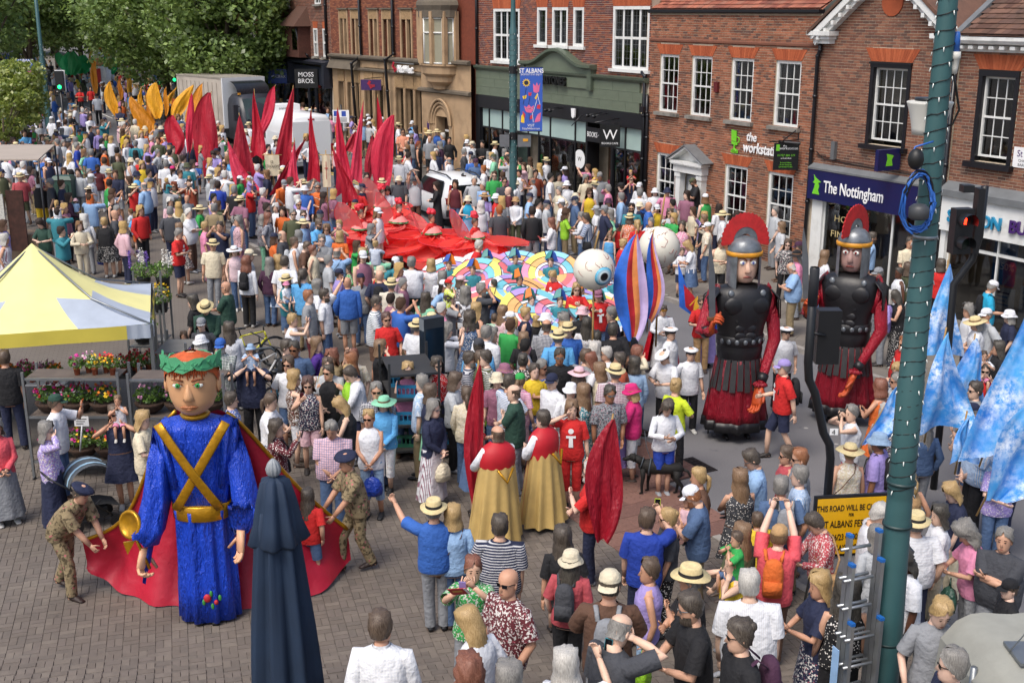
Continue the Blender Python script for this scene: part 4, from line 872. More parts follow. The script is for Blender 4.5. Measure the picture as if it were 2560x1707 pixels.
b.lathe([(.15,-.1),(.15,2.0),(.135,2.6),(.115,3.45),(.112,3.5),(.118,3.52),(.118,4.6),(.112,4.62),(.1,6.0),(.085,7.0),(.075,8.2),(.06,10)],20); b.build('column',TEALP,lp3); b=MB()
for z in (2.0,2.55,3.2,3.62):b.lathe([(.152 if z<2.3 else .135,z),(.152 if z<2.3 else .135,z + .025)],20)
b.build('joint_ring',mat('dark_joint','#1d3334',.5),lp3); lights_on(lp3,0,0,3.5,7.95,.118,.076,33)
b=MB()
for z in (5.42,5.9):b.lathe([(.104,z),(.104,z + .03)],20)
b.build('steel_strap',STEEL,lp3)
sp=empty('street_loudspeaker',(xr + .02,yr + .25,ztop(0,yr + .25,336)),0,'white horn loudspeaker strapped behind the large lamp post','loudspeaker'); b=MB(); hgt=.72
b.lathe([(.13,0),(.137,.05),(.15,.12),(.17,.2),(.19,.26),(.195,.275),(.185,.28),(.15,.24)],28); b.build('horn',mat('white_plastic','#c9c8c0',.5,.05),sp); b=MB(); b.lathe([(.13,.285),(.13,.31)],20); b.build('cap',BLKM,sp)
cc=empty('cable_coil',(xr - .16,yr - .14,ztop(0,yr,560)),0,'coil of blue cable hanging on the large lamp post','cable'); rng_=random.Random(3); BC=mat('blue_cable','#2a5fae',.45,.1)
for k in range(9):
 rr,hh=.12 + rng_.uniform(-.02,.03),.24 + rng_.uniform(-.03,.04); b=MB(); P=[(rr*math.cos(a),-.05 + rng_.uniform(-.03,.03) + .03*math.sin(a*2),.22 + hh*math.sin(a)) for a in np.linspace(0,6.2832,22)]; b.tube(P,.009,5,cap=False); b.build('cable_loop',BC if k<7 else WIRE,cc)
b=MB(); b.tube([(.02,0,.45),(-.1,-.03,.56),(-.06,-.04,.68),(.1,0,.72)],.008,5); b.build('cable_tail',BC,cc); b=MB(); b.lathe([(.06,0),(.085,.02),(.085,.1),(.05,.13)],12,c=(.0,-.1,.08)); b.build('socket_box',mat('grey_socket','#3b3d40',.5),cc)
b=MB(); b.ell((-.05,-.05,.58),(.07,.07,.09),10,6); b.build('wire_bundle',WIRE,cc)
cp_=empty('power_connector',(xr + .1,yr,ztop(0,yr,185)),0,'white and blue power connector on the large lamp post','connector'); b=MB(); b.lathe([(.03,0),(.035,.05),(.04,.12),(.05,.13),(.045,.18)],12); b.build('socket',mat('white_plastic','#c9c8c0'),cp_); b=MB(); b.lathe([(.035,.18),(.03,.3),(.02,.34)],12); b.build('plug',BC,cp_); b=MB(); b.tube([(0,0,0),(.04,.02,-.1),(.1,.05,-.3),(.06,.06,-.42),(-.04,.08,-.46)],.01,6); b.build('lead',WIRE,cp_)
# near signal pole with a swan neck
def signal_head(parent,M,lens=('#3a1414','#10211a'),lit=None,n=2,back=False):
 mb=MB(); mb.box(-.15,.15,-.10,.1,0,.36*n,M=M); h=mb.build('signal_head',BLKM,parent,False)
 for k in range(n):
  z=.36*(n - 1 - k) + .18; b=MB(); b.lathe([(.105,0),(.105,.01)],18); o=b.build('lens',mat('lens' + lens[k % 2],lens[k % 2],.2),h,False)
  if lit and lit[0]==k:b=MB(); b.ell((0,.05,.015),(.016,.016,.006),8,4); b.box(-.022,.022,-.01,.035,.011,.02); b.box(-.02,-.004,-.06,-.01,.011,.02); b.box(.004,.02,-.06,-.01,.011,.02); b.build('red_figure',emis('lamp_red',lit[1],6),o,False)
  Mk=M @ Matrix.Translation((0,-.102,z)) @ Matrix.Rotation(math.pi/2,4,'X'); o.matrix_basis=Mk
  P=[[(.125*math.cos(a),.125*math.sin(a),d_) for a in np.linspace(-.5,math.pi + .5,12)] for d_ in (0,.2)]; b=MB(); b.grid(P); o=b.build('hood',BLKM,h); o.matrix_basis=Mk
 return h
ypole=14.6; xa=at(2028,800,ypole)[0]
z1,z2,z3=ztop(0,ypole,668),ztop(0,ypole,960),ztop(0,ypole,1110)
sp1=empty('signal_pole',(0,0,0),0,'black bent traffic signal pole marked 4 beside the yellow sign','signal pole'); b=MB(); x3=at(2072,1200,ypole)[0]; dxp=x3 - xa
b.tube([(x3 - .0,ypole,-.1),(x3,ypole,1.0),(x3,ypole,z3 - .2),(x3 - .03,ypole,z3),(x3 - .12,ypole,z3 + .16),(x3 - dxp*.7,ypole,z2 - .12),(x3 - dxp*.93,ypole,z2 + .06),(xa,ypole,z2 + .3),(xa,ypole,z1)],.057,14); b.build('pole',BLKM,sp1); b=MB(); b.lathe([(.064,z1 - .5),(.064,z1 - .02),(.05,z1)],14,c=(xa,ypole,0)); b.build('sleeve',mat('dull_sleeve','#24262b',.7),sp1)
signal_head(sp1,Matrix.Translation((at(2074,840,ypole)[0],ypole + .12,ztop(0,ypole,912))) @ Matrix.Rotation(math.pi,4,'Z'),n=2); b=MB(); b.tube([(xa,ypole,z2 + .7),(xa + .2,ypole,z2 + .66)],.02,6); b.build('bracket',BLKM,sp1)
b=MB(); b.box(x3 - .055,x3 + .055,ypole - .062,ypole - .058,ztop(0,ypole,1083),ztop(0,ypole,1067)); b.build('number_plate',SIGNW,sp1,False); text_obj('4',.1,BLKS,sp1,'lettering',.001,(x3 - .03,ypole - .064,ztop(0,ypole,1082)))
ys=18.4; xs2=at(2402,560,ys)[0]; sp2=empty('signal_pole',(0,0,0),0,'black pedestrian signal showing a red figure by the white fascia','signal pole'); b=MB(); xo=at(2452,560,ys)[0]
b.tube([(at(2378,800,ys)[0],ys,-.1),(at(2378,800,ys)[0],ys,2.2),(at(2385,710,ys)[0],ys,ztop(0,ys,710)),(at(2430,650,ys)[0],ys,ztop(0,ys,650)),(xo,ys,ztop(0,ys,590)),(xo,ys,ztop(0,ys,465))],.06,12); b.build('pole',BLKM,sp2)
signal_head(sp2,Matrix.Translation((xs2,ys - .02,ztop(0,ys,632))) @ Matrix.Rotation(rad(8),4,'Z'),lit=(0,'#ff2a12')); b=MB(); b.box(xo - .12,xo - .02,ys - .1,ys + .1,ztop(0,ys,632),ztop(0,ys,470)); b.box(xs2 - .05,xs2 + .12,ys - .1,ys + .1,ztop(0,ys,480),ztop(0,ys,462)); b.build('signal_bracket',BLKM,sp2,False)
for (u,v0,v1,dist,lab) in ((131,178,228,60,'traffic light showing green beside the left lamp post'),(424,172,208,74,'distant traffic light showing green in the crowd')):
 x=ux(u,dist); z0=ztop(0,dist,v1); q=empty('signal_pole',(0,0,0),0,lab,'signal pole','green traffic lights up the street'); b=MB(); b.tube([(x,dist,gz(x,dist)),(x,dist,z0)],.06,8); b.build('pole',BLKM,q)
 mb=MB(); hh=ztop(0,dist,v0) - z0; mb.box(x - .2,x + .2,dist - .1,dist + .1,z0,z0 + hh); h=mb.build('signal_head',BLKM,q,False); b=MB(); b.box(x - .25,x + .25,dist + .101,dist + .11,z0 - .04,z0 + hh + .04); b.build('backing_board',SIGNW,h,False); b=MB(); b.lathe([(.1,0),(.1,.01)],14); o=b.build('lens',emis('lamp_green' + str(u),'#18e070',3),h); o.location=(x,dist - .102,z0 + .2); o.rotation_euler=(math.pi/2,0,0)
# ------------------------------------------------------------------ sign, ladder, parasol, canopy
yy=14.0; sgz=ztop(0,yy,1243); ys_=empty('road_closure_sign',(at(2125,1300,yy)[0],yy,0),rad(7),'yellow road closure sign with black lettering by the bent pole','sign'); YS=mat('sign_yellow','#d9a50f',.4,.05)
SW_,SH_=.92,.78
Mt=Matrix.Rotation(rad(-6),4,'Y'); b=MB(); b.box(-SW_/2 - .04,SW_/2 + .04,-.01,.03,sgz - SH_ - .04,sgz + .04); b.build('sign_frame',BLKM,ys_,False); box_part(ys_,'sign_face',YS,-SW_/2,SW_/2,-.02,-.011,sgz - SH_,sgz)
for s,z,sz in (('THIS ROAD WILL BE CLOSED',.17,.115),('FOR',.25,.06),('ST ALBANS FESTIVAL',.40,.135),('25/06/23 06:00 - 20:00',.58,.12),('DELAYS POSSIBLE',.72,.1)):text_obj(s,sz,BLKS,ys_,'lettering',.001,(0,-.024,sgz - z),align='CENTER',sx=.62,bold=.002)
for s_ in (-.35,.35):b=MB(); b.tube([(s_,.04,0.02),(s_,.02,sgz - SH_)],.02,6); b.tube([(s_,.45,0.02),(s_,.03,sgz - .2)],.018,6); b.build('leg',STEEL,ys_)
ALU=mat('aluminium','#a6a9ab',.35,.08,5,metal=.8); BCAP=mat('blue_cap','#1f5fa8',.4)
la=empty('ladder',(at(2143,1480,9.75)[0],9.75,0),rad(20),'aluminium extension ladder with blue caps tied to the large lamp post','ladder')
for k,(dx,dy,top) in enumerate(((0,0,3.16),(0,-.07,2.9),(0,-.14,2.35))):
 for s_ in (-.16,.16):
  b=MB(); b.box(-.018,.018,-.03,.03,.04,top); o=b.build('stile',ALU,la,False); o.location=(s_ + dx,dy,0); o.rotation_euler=(rad(-2),rad(2),0); c=MB(); c.box(-.022,.022,-.034,.034,top,top + .03); c.build('end_cap',BCAP,o,False)
 for i in range(int(top/.28)):
  b=MB(); b.tube([(-.16 + .03*.03*i,dy + .009*i,.25 + i*.28),(.16 + .001*i,dy + .009*i,.25 + i*.28)],.016,6); b.build('rung',ALU,la)
box_part(la,'sticker',mat('sticker_blue','#8fb2d8',.5),-.185,-.178,-.05,.05,1.6,2.1)
# closed parasol
NVY=mat('navy_canvas','#15283f',.8,.18,2,bmp=.15,bscale=8)
yu=11.0; xu=at(697,1400,yu)[0]; zu=ztop(0,yu,1190) - gz(xu,yu); um=empty('closed_parasol',(xu,yu,gz(xu,yu)),0,'closed navy blue canvas parasol with a ribbed grey finial','parasol'); um.scale=(.82,.82,1)
def folds(prof,n=56,k=9,amp=.16,tw=.3,seed=0):
 R=[]; rr=random.Random(seed); ph=[rr.uniform(0,6.28) for _ in range(4)]
 for z,r in prof:
  ring=[]
  for j in range(n):
   a=6.28319*j/n; f=1 + amp*math.sin(k*a + tw*z + ph[0]) + amp*.6*math.sin((k*2 - 3)*a - tw*2*z + ph[1]) + amp*.3*math.sin(3*a + ph[2])
   ring.append((r*f*math.cos(a),r*f*math.sin(a),z))
  R.append(ring)
 return R
b=MB(); b.rings(folds([(zu,.05),(zu - .04,.16),(zu - .25,.22),(zu - .5,.27),(zu - .68,.34),(zu - .72,.30)],amp=.13,k=7,seed=2)); b.build('top_cap',NVY,um)
b=MB(); b.rings(folds([(zu - .35,.2),(zu - .7,.26),(zu - 1.2,.31),(zu - 1.7,.36),(zu - 2.2,.40),(zu - 2.55,.42)],amp=.15,k=8,seed=4)); b.build('canopy_cloth',NVY,um)
b=MB(); b.tube([(0,0,0),(0,0,zu)],.035,10); b.build('pole',STEEL,um); b=MB(); b.rings(folds([(zu - .01,.03),(zu + .03,.075),(zu + .09,.085),(zu + .15,.06),(zu + .19,.015)],n=40,k=10,amp=.12,tw=0)); b.build('finial',mat('grey_finial','#8a8f94',.5),um); b=MB(); b.box(-.4,.4,-.4,.4,0.04,.12); b.build('base',STEEL,um,False)
# pale canvas canopy at the near corner
yc_=8.6; cn=empty('canvas_canopy',(at(2560,1640,yc_)[0],yc_,0),0,'pale grey canvas canopy with metal plate and rods at the corner','canopy'); zc_=ztop(0,yc_,1640); CVS=mat('pale_canvas','#8d8d85',.9,.12,3,bmp=.2)
b=MB(); P=[[(-.42 + 1.2*i/10,-.5 + 1.2*j/8,zc_ + .04 - .25*max(0,1 - (1.2*i/10)/.25)**2 - .12*(j/8 - .5)**2 + .01*math.sin(i*2 + j)) for i in range(11)] for j in range(9)]; b.grid(P)
Q=[[(p[0][0],p[0][1],p[0][2]) for p in P],[(-.46,p[0][1],zc_ - .7) for p in P]]; b.grid(Q); Q2=[[p for p in P[0]],[(p[0],p[1] - .04,zc_ - .9) for p in P[0]]]; b.grid(Q2); b.build('canvas',CVS,cn)
b=MB(); b.box(-.14,.5,-.25,.1,zc_ + .06,zc_ + .085); b.build('metal_plate',STEEL,cn,False); b=MB(); b.tube([(-.02,-.1,zc_ + .07),(.12,.0,zc_ + .42)],.012,6); b.tube([(-.15,-.05,zc_ + .07),(.12,.0,zc_ + .42),(.5,.2,zc_ + .45)],.006,5); b.build('rod',STEEL,cn)
b=MB();
for s_ in (-.4,.7):b.tube([(s_,0,0),(s_,0,zc_ - .1)],.03,8)
b.build('leg',STEEL,cn)
# ------------------------------------------------------------------ market: gazebo, racks, plants
YLW=mat('gazebo_yellow','#dcd592',.8,.08,1.5,bmp=.2,bscale=6); YLD=mat('gazebo_valance','#c9b84a',.8,.08,1.5,bmp=.2,bscale=6); GRC=mat('gazebo_grey','#a2abb8',.8,.1,2,bmp=.2,bscale=6)
NR=at(375,812,20.7); FR=at(377,705,24.0); ez=(NR[2] + FR[2])/2
ex=np.array([NR[0] - FR[0],NR[1] - FR[1]]); ex_l=np.linalg.norm(ex); ev_=ex/ex_l; eu=np.array([ev_[1],-ev_[0]]);  eu=eu if eu[0]<0 else -eu
cen=(np.array(NR[:2]) + np.array(FR[:2]))/2 + eu*2.05
tt=empty('market_gazebo',(cen[0],cen[1],0),0,'pale yellow and grey market gazebo at the flower stall','gazebo'); hx=ex_l/2
def tp_(a,b,z):p=eu*-a*2.05 + ev_*b*hx; return (p[0],p[1],z)
apz=ztop(0,cen[1],608)
crn=[tp_(1,1,ez),tp_(-1,1,ez),tp_(-1,-1,ez),tp_(1,-1,ez)]
for k in range(4):                                   # four slopes, each a yellow field with grey corner panels
 A,B=np.array(crn[k]),np.array(crn[(k + 1) % 4]); T=np.array((0,0,apz))
 for (f0,f1,m_,nm) in ((0,.3,GRC,'grey_panel'),(.3,.72,YLW,'yellow_panel'),(.72,1,GRC,'grey_panel')):
  P=[]
  for i in range(9):
   h=i/8; row=[]
   for j in range(9):
    f=f0 + (f1 - f0)*j/8
    if nm=='grey_panel': # grey only near the eaves corner
     pass
    base=A + (B - A)*f; p=base + (T - base)*h; p=p + np.array((0,0,-.32*math.sin(math.pi*h)*(.55 + .45*abs(2*f - 1)) - .03*math.sin(math.pi*f)*(1 - h)))
    row.append(tuple(p))
   P.append(row)
  lim=4 if nm=='grey_panel' else 8
  b=MB(); b.grid(P[:lim + 1]); b.build(nm,m_,tt)
  if nm=='grey_panel':b=MB(); b.grid(P[lim:]); b.build('yellow_panel',YLW,tt)
 for (f0,f1,m_) in ((0,.1,GRC),(.1,.9,YLD),(.9,1,GRC)):
  p,q=A + (B - A)*f0,A + (B - A)*f1; b=MB(); o_=np.array([A[0] + B[0],A[1] + B[1],0])*.012
  b.grid([[tuple(p + (q - p)*j/8 + o_*(1 + .3*math.sin(j*1.7)) + np.array((0,0,z))) for j in range(9)] for z in (0.0,-.13,-.26)]); b.build('valance',m_,tt)
 b=MB(); b.box(A[0] - .03,A[0] + .03,A[1] - .03,A[1] + .03,.03,ez); b.build('leg',STEEL,tt,False)
 b=MB(); b.tube([tuple(A),tuple(A*.5 + T*.5 + np.array((0,0,-.3))),tuple(T - np.array((0,0,.05)))],.02,6); b.build('rafter',STEEL,tt)
POT=mat('terracotta_pot','#9a4f31',.85,.15); BSK=mat('wicker_basket','#3b2a20',.95,.3,20,bmp=.8,bscale=30); TRAYM=mat('black_tray','#17181a',.6); PLAS=mat('black_pot','#1b1c1d',.6)
LEAF_P=leafmat('bedding_leaves',['#5b7d35','#6b9040','#4c6e30','#7da24a','#426329']); BOARD=mat('plywood_shelf','#5b5048',.75,.2,4); BOARDG=mat('grey_ply_shelf','#6b6965',.7,.15,3)
FCOL={'pink':'#d8478f','red':'#b8232f','yellow':'#e5bd23','orange':'#dd7a1c','white':'#e6e2da','purple':'#7355a6','magenta':'#c01f86','pale pink':'#dc9ec0'}
def fl(c):return mat('petal_' + c.replace(' ','_'),FCOL[c],.6,.15,20)
def plant(x,y,z,cols,label,r=.2,h=.22,pot='pot',n=220,nf=26,rz=None,spires=0,group='flowering plants for sale',leaf=.05,seed=None):
 rng=np.random.default_rng(seed if seed is not None else int(abs(x*7919 + y*104729 + z*31)*100) % 99991)
 root=empty('potted_plant' if pot=='pot' else ('hanging_basket' if pot=='basket' else 'potted_plant'),(x,y,z),0,label,'plant',group); ph=.12
 b=MB()
 if pot=='pot':b.lathe([(r*.34,0),(r*.42,ph - .02),(r*.46,ph - .02),(r*.46,ph)],10); b.build('pot',POT,root)
 elif pot=='basket':b.lathe([(r*.3,-.1),(r*.7,-.04),(r*.95,.06),(r*1.0,.1),(r*.9,.1)],14); b.build('basket',BSK,root)
 else:b.lathe([(r*.5,0),(r*.62,.2),(r*.62,.21)],12); b.build('pot',PLAS,root); ph=.2
 P=rng.normal(size=(n,3)); P /= np.linalg.norm(P,axis=1)[:,None]; P*=rng.uniform(.4,1,(n,1))**.5; P*=np.array([r,r,h*.5]); P[:,2]+=ph + h*.42
 bulk('foliage',leaf_mesh(P,leaf,rng),LEAF_P,root)
 for c in cols:
  k=max(4,nf // len(cols))
  if spires:
   V=[];
   for s_ in range(spires):
    bx,by=rng.normal(size=2)*r*.45; L_=rng.uniform(.2,.42)
    q=np.stack([bx + rng.normal(size=60)*.018,by + rng.normal(size=60)*.018,ph + h*.7 + rng.uniform(0,L_,60)],1); V.append(leaf_mesh(q,.035,rng))
   bulk('flower_spires',np.concatenate(V),fl(c),root)
  else:
   Q=rng.normal(size=(k,3)); Q /= np.linalg.norm(Q,axis=1)[:,None]; Q[:,2]=np.abs(Q[:,2]); Q=Q*np.array([r,r,h*.6]) ; Q[:,2]+=ph + h*.5
   Q=np.repeat(Q,3,0) + rng.normal(size=(k*3,3))*.012; bulk('flowers',leaf_mesh(Q,.055,rng,1.2,1.0),fl(c),root)
 if pot=='basket':
  b=MB()
  for a in (0,2.1,4.2):b.tube([(r*.9*math.cos(a),r*.9*math.sin(a),.1),(0,0,.5)],.006,4)
  b.build('chain',STEEL,root)
 return root
def rack(x0,x1,y,depth,shelves,label,board=BOARD,post=STEEL,hgt=1.95,rz=0.0,name='plant_rack'):
 r=empty(name,((x0 + x1)/2,y,gz((x0 + x1)/2,y)),rz,label,'rack','plant trolleys'); hw=(x1 - x0)/2
 for sx_ in (-1,1):
  for sy_ in (-1,1):b=MB(); b.box(-.02,.02,-.02,.02,.03,hgt); o=b.build('post',post,r,False); o.location=(sx_*hw,sy_*depth/2,0)
 for z in shelves:
  box_part(r,'shelf',board,-hw + .025,hw - .025,-depth/2 + .03,depth/2 - .03,z,z + .018); b=MB(); b.box(-hw,hw,-depth/2 - .004,-depth/2 + .026,z - .015,z + .024); b.build('shelf_rail',post,r,False)
 for sx_ in (-1,1):
  for sy_ in (-1,1):b=MB(); b.ell((sx_*hw,sy_*depth/2,.05),(.03,.05,.05),8,5); b.build('castor',BLKM,r)
 return r
yr1=18.9
ra=at(57,950,yr1 - .3); rb=at(293,940,yr1 - .3); rc=at(318,935,yr1 - .3); rd=at(556,930,yr1 - .3)
rack(ra[0],rb[0],yr1,.6,(.35,1.15,1.82),'galvanised plant rack of hanging baskets in front of the gazebo'); rack(rc[0],rd[0],yr1,.6,(.35,1.15,1.82),'galvanised plant rack behind the crowned puppet head')
for i in range(3):plant(ra[0] + .3 + i*.46,yr1,1.3,[('red','magenta'),('pink','white','red'),('yellow','magenta','orange')][i],['wicker basket of red and magenta flowers on rack','wicker basket of pink and white flowers on rack','wicker basket of yellow and magenta petunias on rack'][i],.26,.26,'basket',420,36)
for i in range(3):plant(rc[0] + .25 + i*.5,yr1,1.3,('pale pink',),['basket of pale pink fuchsia nearest the child on shoulders','basket of pale pink fuchsia below the crowned puppet head','basket of pale pink fuchsia beside the hatted toddler'][i],.27,.26,'basket',420,16)
for i in range(3):plant(ra[0] + .35 + i*.46,yr1 - .1,.52,[('pink','magenta'),('magenta','yellow'),('yellow','orange','red')][i],['low basket of pink blooms under the rack shelf','low basket of magenta and yellow blooms by price card','low basket of yellow and red blooms by the pushchair'][i],.26,.3,'basket',420,30)
for i in range(2):plant(rc[0] + .3 + i*.7,yr1 - .1,.5,('white',),['low green basket plant by the blond woman','low green basket plant behind the blue robe'][i],.26,.28,'basket',380,8)
tr_=MB(); tr_.box(-.38,.38,-.2,.2,0,.05); t0=tr_.build('seed_tray',TRAYM,None,False); t0.location=(rb[0] - .45,yr1,1.84); tag(t0,'black plastic tray of potted plants on top shelf','tray')
for i,c in enumerate((('magenta',),('white','pale pink'),('yellow',),('red',),('yellow','orange'))):plant(rb[0] - .75 + i*.15,yr1 + (.06 if i % 2 else -.07),1.89,c,'small potted plant with %s flowers on the top tray' % ' and '.join(c),.13,.2,'pot',110,12)
pc=empty('price_card',at(205,1065,yr1 - .55),0,'white price card on a stick among the baskets','price card'); box_part(pc,'card',SIGNW,-.12,.12,-.005,.005,0,.17); b=MB(); b.tube([(0,.006,.02),(-.08,.006,-.45)],.012,6); b.build('stick',SIGNW,pc)
for k,z in enumerate((.12,.08,.04)):box_part(pc,'print_line',BLKS,-.09,.09 - .03*k,-.008,-.0055,z,z + .012)
# benches of bedding plants under and behind the gazebo
bn=empty('plant_bench',(at(70,900,21.3)[0],21.3,0),0,'white trestle bench of pink geraniums under the gazebo','bench'); box_part(bn,'bench_top',SIGNW,-.9,.75,-.35,.35,1.0,1.03)
for s_ in (-.8,.7):box_part(bn,'trestle',STEEL,s_ - .02,s_ + .02,-.3,.3,.03,1.0)
for i in range(7):plant(bn.location.x - .75 + i*.22,21.2 + (.12 if i % 2 else -.1),1.04,[('pink',),('pale pink',),('orange',),('pink','pale pink')][i % 4],'potted geranium number row on the bench under the gazebo' if False else ['pink geranium pot at the end of the bench','pale pink geranium pot on the bench','orange geranium pot on the bench','two-tone pink geranium pot on the bench','pink geranium pot mid bench','pale pink geranium pot mid bench','orange geranium pot near the bench corner'][i],.16,.22,'pot',150,18)
for i in range(4):plant(at(305 + i*18,860,21.4)[0],21.4 + (i % 2)*.2,1.12,('red',),['dark red potted plant at the gazebo leg','dark red potted plant second along the gazebo side','dark red potted plant third along the gazebo side','dark red potted plant by the trolley posts'][i],.16,.26,'pot',150,16)
box_part(tt,'side_shelf',TRAYM,at(300,880,21.4)[0] - cen[0],at(370,880,21.4)[0] - cen[0],21.2 - cen[1],21.8 - cen[1],1.06,1.11)
tb2=empty('plant_table',(at(150,690,27.2)[0],27.2,gz(-10.5,27.2)),0,'long table of yellow and purple flowers behind the gazebo','table'); box_part(tb2,'table_top',BOARD,-1.0,1.05,-.7,.7,.62,.66)
for sx_ in (-.9,.95):b=MB(); b.box(sx_ - .02,sx_ + .02,-.6,.6,.02,.62); b.build('trestle',STEEL,tb2,False)
tx=tb2.location.x; tz=tb2.location.z + .665
for i in range(12):
 u_=i % 6; v_=i // 6; c=[('yellow',),('yellow','orange'),('purple',),('pale pink','purple'),('yellow',),('purple','orange')][(u_ + v_*2) % 6]
 plant(tx - .85 + u_*.35,26.9 + v_*.55,tz,c,'%s flowering pot, %s in the %s row behind the gazebo' % (' and '.join(c),['first','second','third','fourth','fifth','sixth'][u_],['front','back'][v_]),.22,.34,'black',260,30,spires=4 if (u_ + v_) % 4==3 else 0)
rk3=rack(at(345,700,26)[0],at(412,700,26)[0],26.0,.6,(.3,.95),'tall trolley of lupins beside the gazebo',BOARDG,hgt=1.95)
lz=gz(-8,26); lx=rk3.location.x
for i in range(4):plant(lx - .22 + .44*(i % 2),25.85 + .3*(i // 2),lz + [.97,.97,1.5,1.5][i],[('yellow',),('yellow',),('white','purple'),('white',)][i],['bushy yellow-flowered pot on lupin trolley, outer side','bushy yellow-flowered pot on lupin trolley, inner side','tall white and purple lupin on trolley','tall white lupin on trolley'][i],.26,.42,'black',420,30,spires=0 if i<2 else 5)
box_part(rk3,'shelf',BOARDG,-.33,.33,-.27,.27,1.46,1.48)
plant(at(345,690,24.9)[0],24.9,lz + .55,('yellow','white'),'grey-green leafy pot below the lupins',.34,.4,'black',500,14); rk4=rack(at(318,720,24.9)[0],at(385,720,24.9)[0],24.9,.5,(.5,),'low trolley of grey-green plants below the lupins',BOARDG,hgt=1.2)
rk5=rack(at(396,800,21.9)[0],at(476,800,21.9)[0],21.9,.95,(.35,.85,1.4),'empty grey-shelved trolley beside the gazebo leg',BOARDG,hgt=1.6)
# black trolley of blue crates
DKP=mat('dark_steel_post','#3a3c3e',.5,.15,5,metal=.5); rk6=rack(at(957,1000,19.7)[0],at(1080,1000,19.7)[0] ,20.1,1.25,(.25,.72,1.2,1.66),'black steel trolley stacked with blue crates',mat('black_ply','#2f2d2b',.6,.15,4),DKP,1.9,rad(14))
def crate(x,y,z,c,label,w=.55,d=.36,h=.24,rz=0.0):
 r=empty('plastic_crate',(x,y,z),rz,label,'crate','plastic crates on the trolley'); m_=mat('crate_' + c,{'blue':'#1f6d94','green':'#1f5a46','black':'#1b1d1f'}[c],.5,.1)
 b=MB(); b.box(-w/2,w/2,-d/2,d/2,0,.012); b.build('base',m_,r,False)
 for (x0,x1,y0,y1) in ((-w/2,w/2,-d/2,-d/2 + .012),(-w/2,w/2,d/2 - .012,d/2),(-w/2,-w/2 + .012,-d/2 + .013,d/2 - .013),(w/2 - .012,w/2,-d/2 + .013,d/2 - .013)):
  b=MB(); b.box(x0,x1,y0,y1,.013,.07); b.box(x0,x1,y0,y1,h - .06,h); n=7
  for i in range(n + 1):
   if x1 - x0>y1 - y0:xx=x0 + (x1 - x0 - .02)*i/n; b.box(xx,xx + .02,y0,y1,.07,h - .06)
   else:yy_=y0 + (y1 - y0 - .02)*i/n; b.box(x0,x1,yy_,yy_ + .02,.07,h - .06)
  b.build('side',m_,r,False)
 return r
cxx,cyy=rk6.location.x,rk6.location.y
crate(cxx + .1,cyy - .35,1.225,'blue','bright blue crate on the trolley, in front'); crate(cxx - .1,cyy + .25,1.225,'blue','bright blue crate on the trolley, behind'); crate(cxx - .05,cyy + .1,.745,'green','green crate low on the black trolley'); crate(cxx + .05,cyy - .4,.745,'blue','blue crate on the middle shelf of the trolley'); crate(cxx,cyy - .3,.275,'green','green crate on the bottom shelf of the trolley')
for i in range(4):crate(at(1118,1050,19.9)[0],19.9 + .05*(i % 2),.04 + i*.25,'black' if i != 1 else 'blue',['lowest crate of the dark stack by the trolley','blue crate in the dark stack by the trolley','third crate up in the dark stack by the trolley','topmost crate of the dark stack by the trolley'][i],rz=.1)
# street information totem
tq=at(1081,900,21.6); TOT=mat('totem_grey','#2c3238',.35,.08); tot=empty('street_totem',(tq[0],21.6,0),rad(33),'dark grey street totem reading OLD TOWN behind the black trolley','totem'); b=MB(); th=ztop(0,21.6,792)
b.box(-.22,.22,-.1,.1,0,th); b.build('body',TOT,tot,False); box_part(tot,'map_screen',mat('screen_dark','#16222e',.1),-.224,-.222,-.08,.08,.9,th - .25); box_part(tot,'screen_glass',mat('screen_dark','#16222e',.1),-.19,.19,-.107,-.101,.9,th - .2); box_part(tot,'top_panel',mat('totem_pale','#6d747a',.4),-.223,-.2205,-.09,.09,th - .24,th - .01)
o=text_obj('OLD TOWN',.16,mat('totem_letters','#7b848b',.4),tot,'lettering',.002,(.223,-.05,th - .35)); o.rotation_euler=(Matrix.Rotation(rad(90),4,'Z') @ Matrix.Rotation(rad(90),4,'X') @ Matrix.Rotation(rad(-90),4,'Z')).to_euler()
# covered stall and cabinet at the far left
AWN=mat('awning_beige','#a09488',.85,.06,1,bmp=.1); st=empty('covered_stall',(0,0,0),0,'market stall under a flat beige awning at the edge of the square','market stall')
A=at(-60,402,34.0); B=at(96,402,34.0); C_=at(137,365,38.5); D=at(-60,365,38.5)
b=MB(); b.poly([A,B,C_,D],(0,0,.04)); b.build('awning',AWN,st,False)
for p in (B,C_,A):b=MB(); b.tube([(p[0],p[1],gz(p[0],p[1])),p],.03,6); b.build('post',BLKM,st)
box_part(st,'counter',mat('stall_wood','#8a7560',.8),A[0],B[0] - .4,34.6,35.4,gz(-14,35),gz(-14,35) + .85); b=MB(); b.box(A[0],A[0] + .55,34.2,34.25,1.0,2.6); b.build('hanging_cloth',mat('lace_cloth','#b7b5ae',.8,.2,20),st,False); box_part(st,'hanging_rug',mat('dark_rug','#3d241d',.9,.4,6),A[0] + .6,A[0] + 1.1,34.3,34.36,.9,2.7)
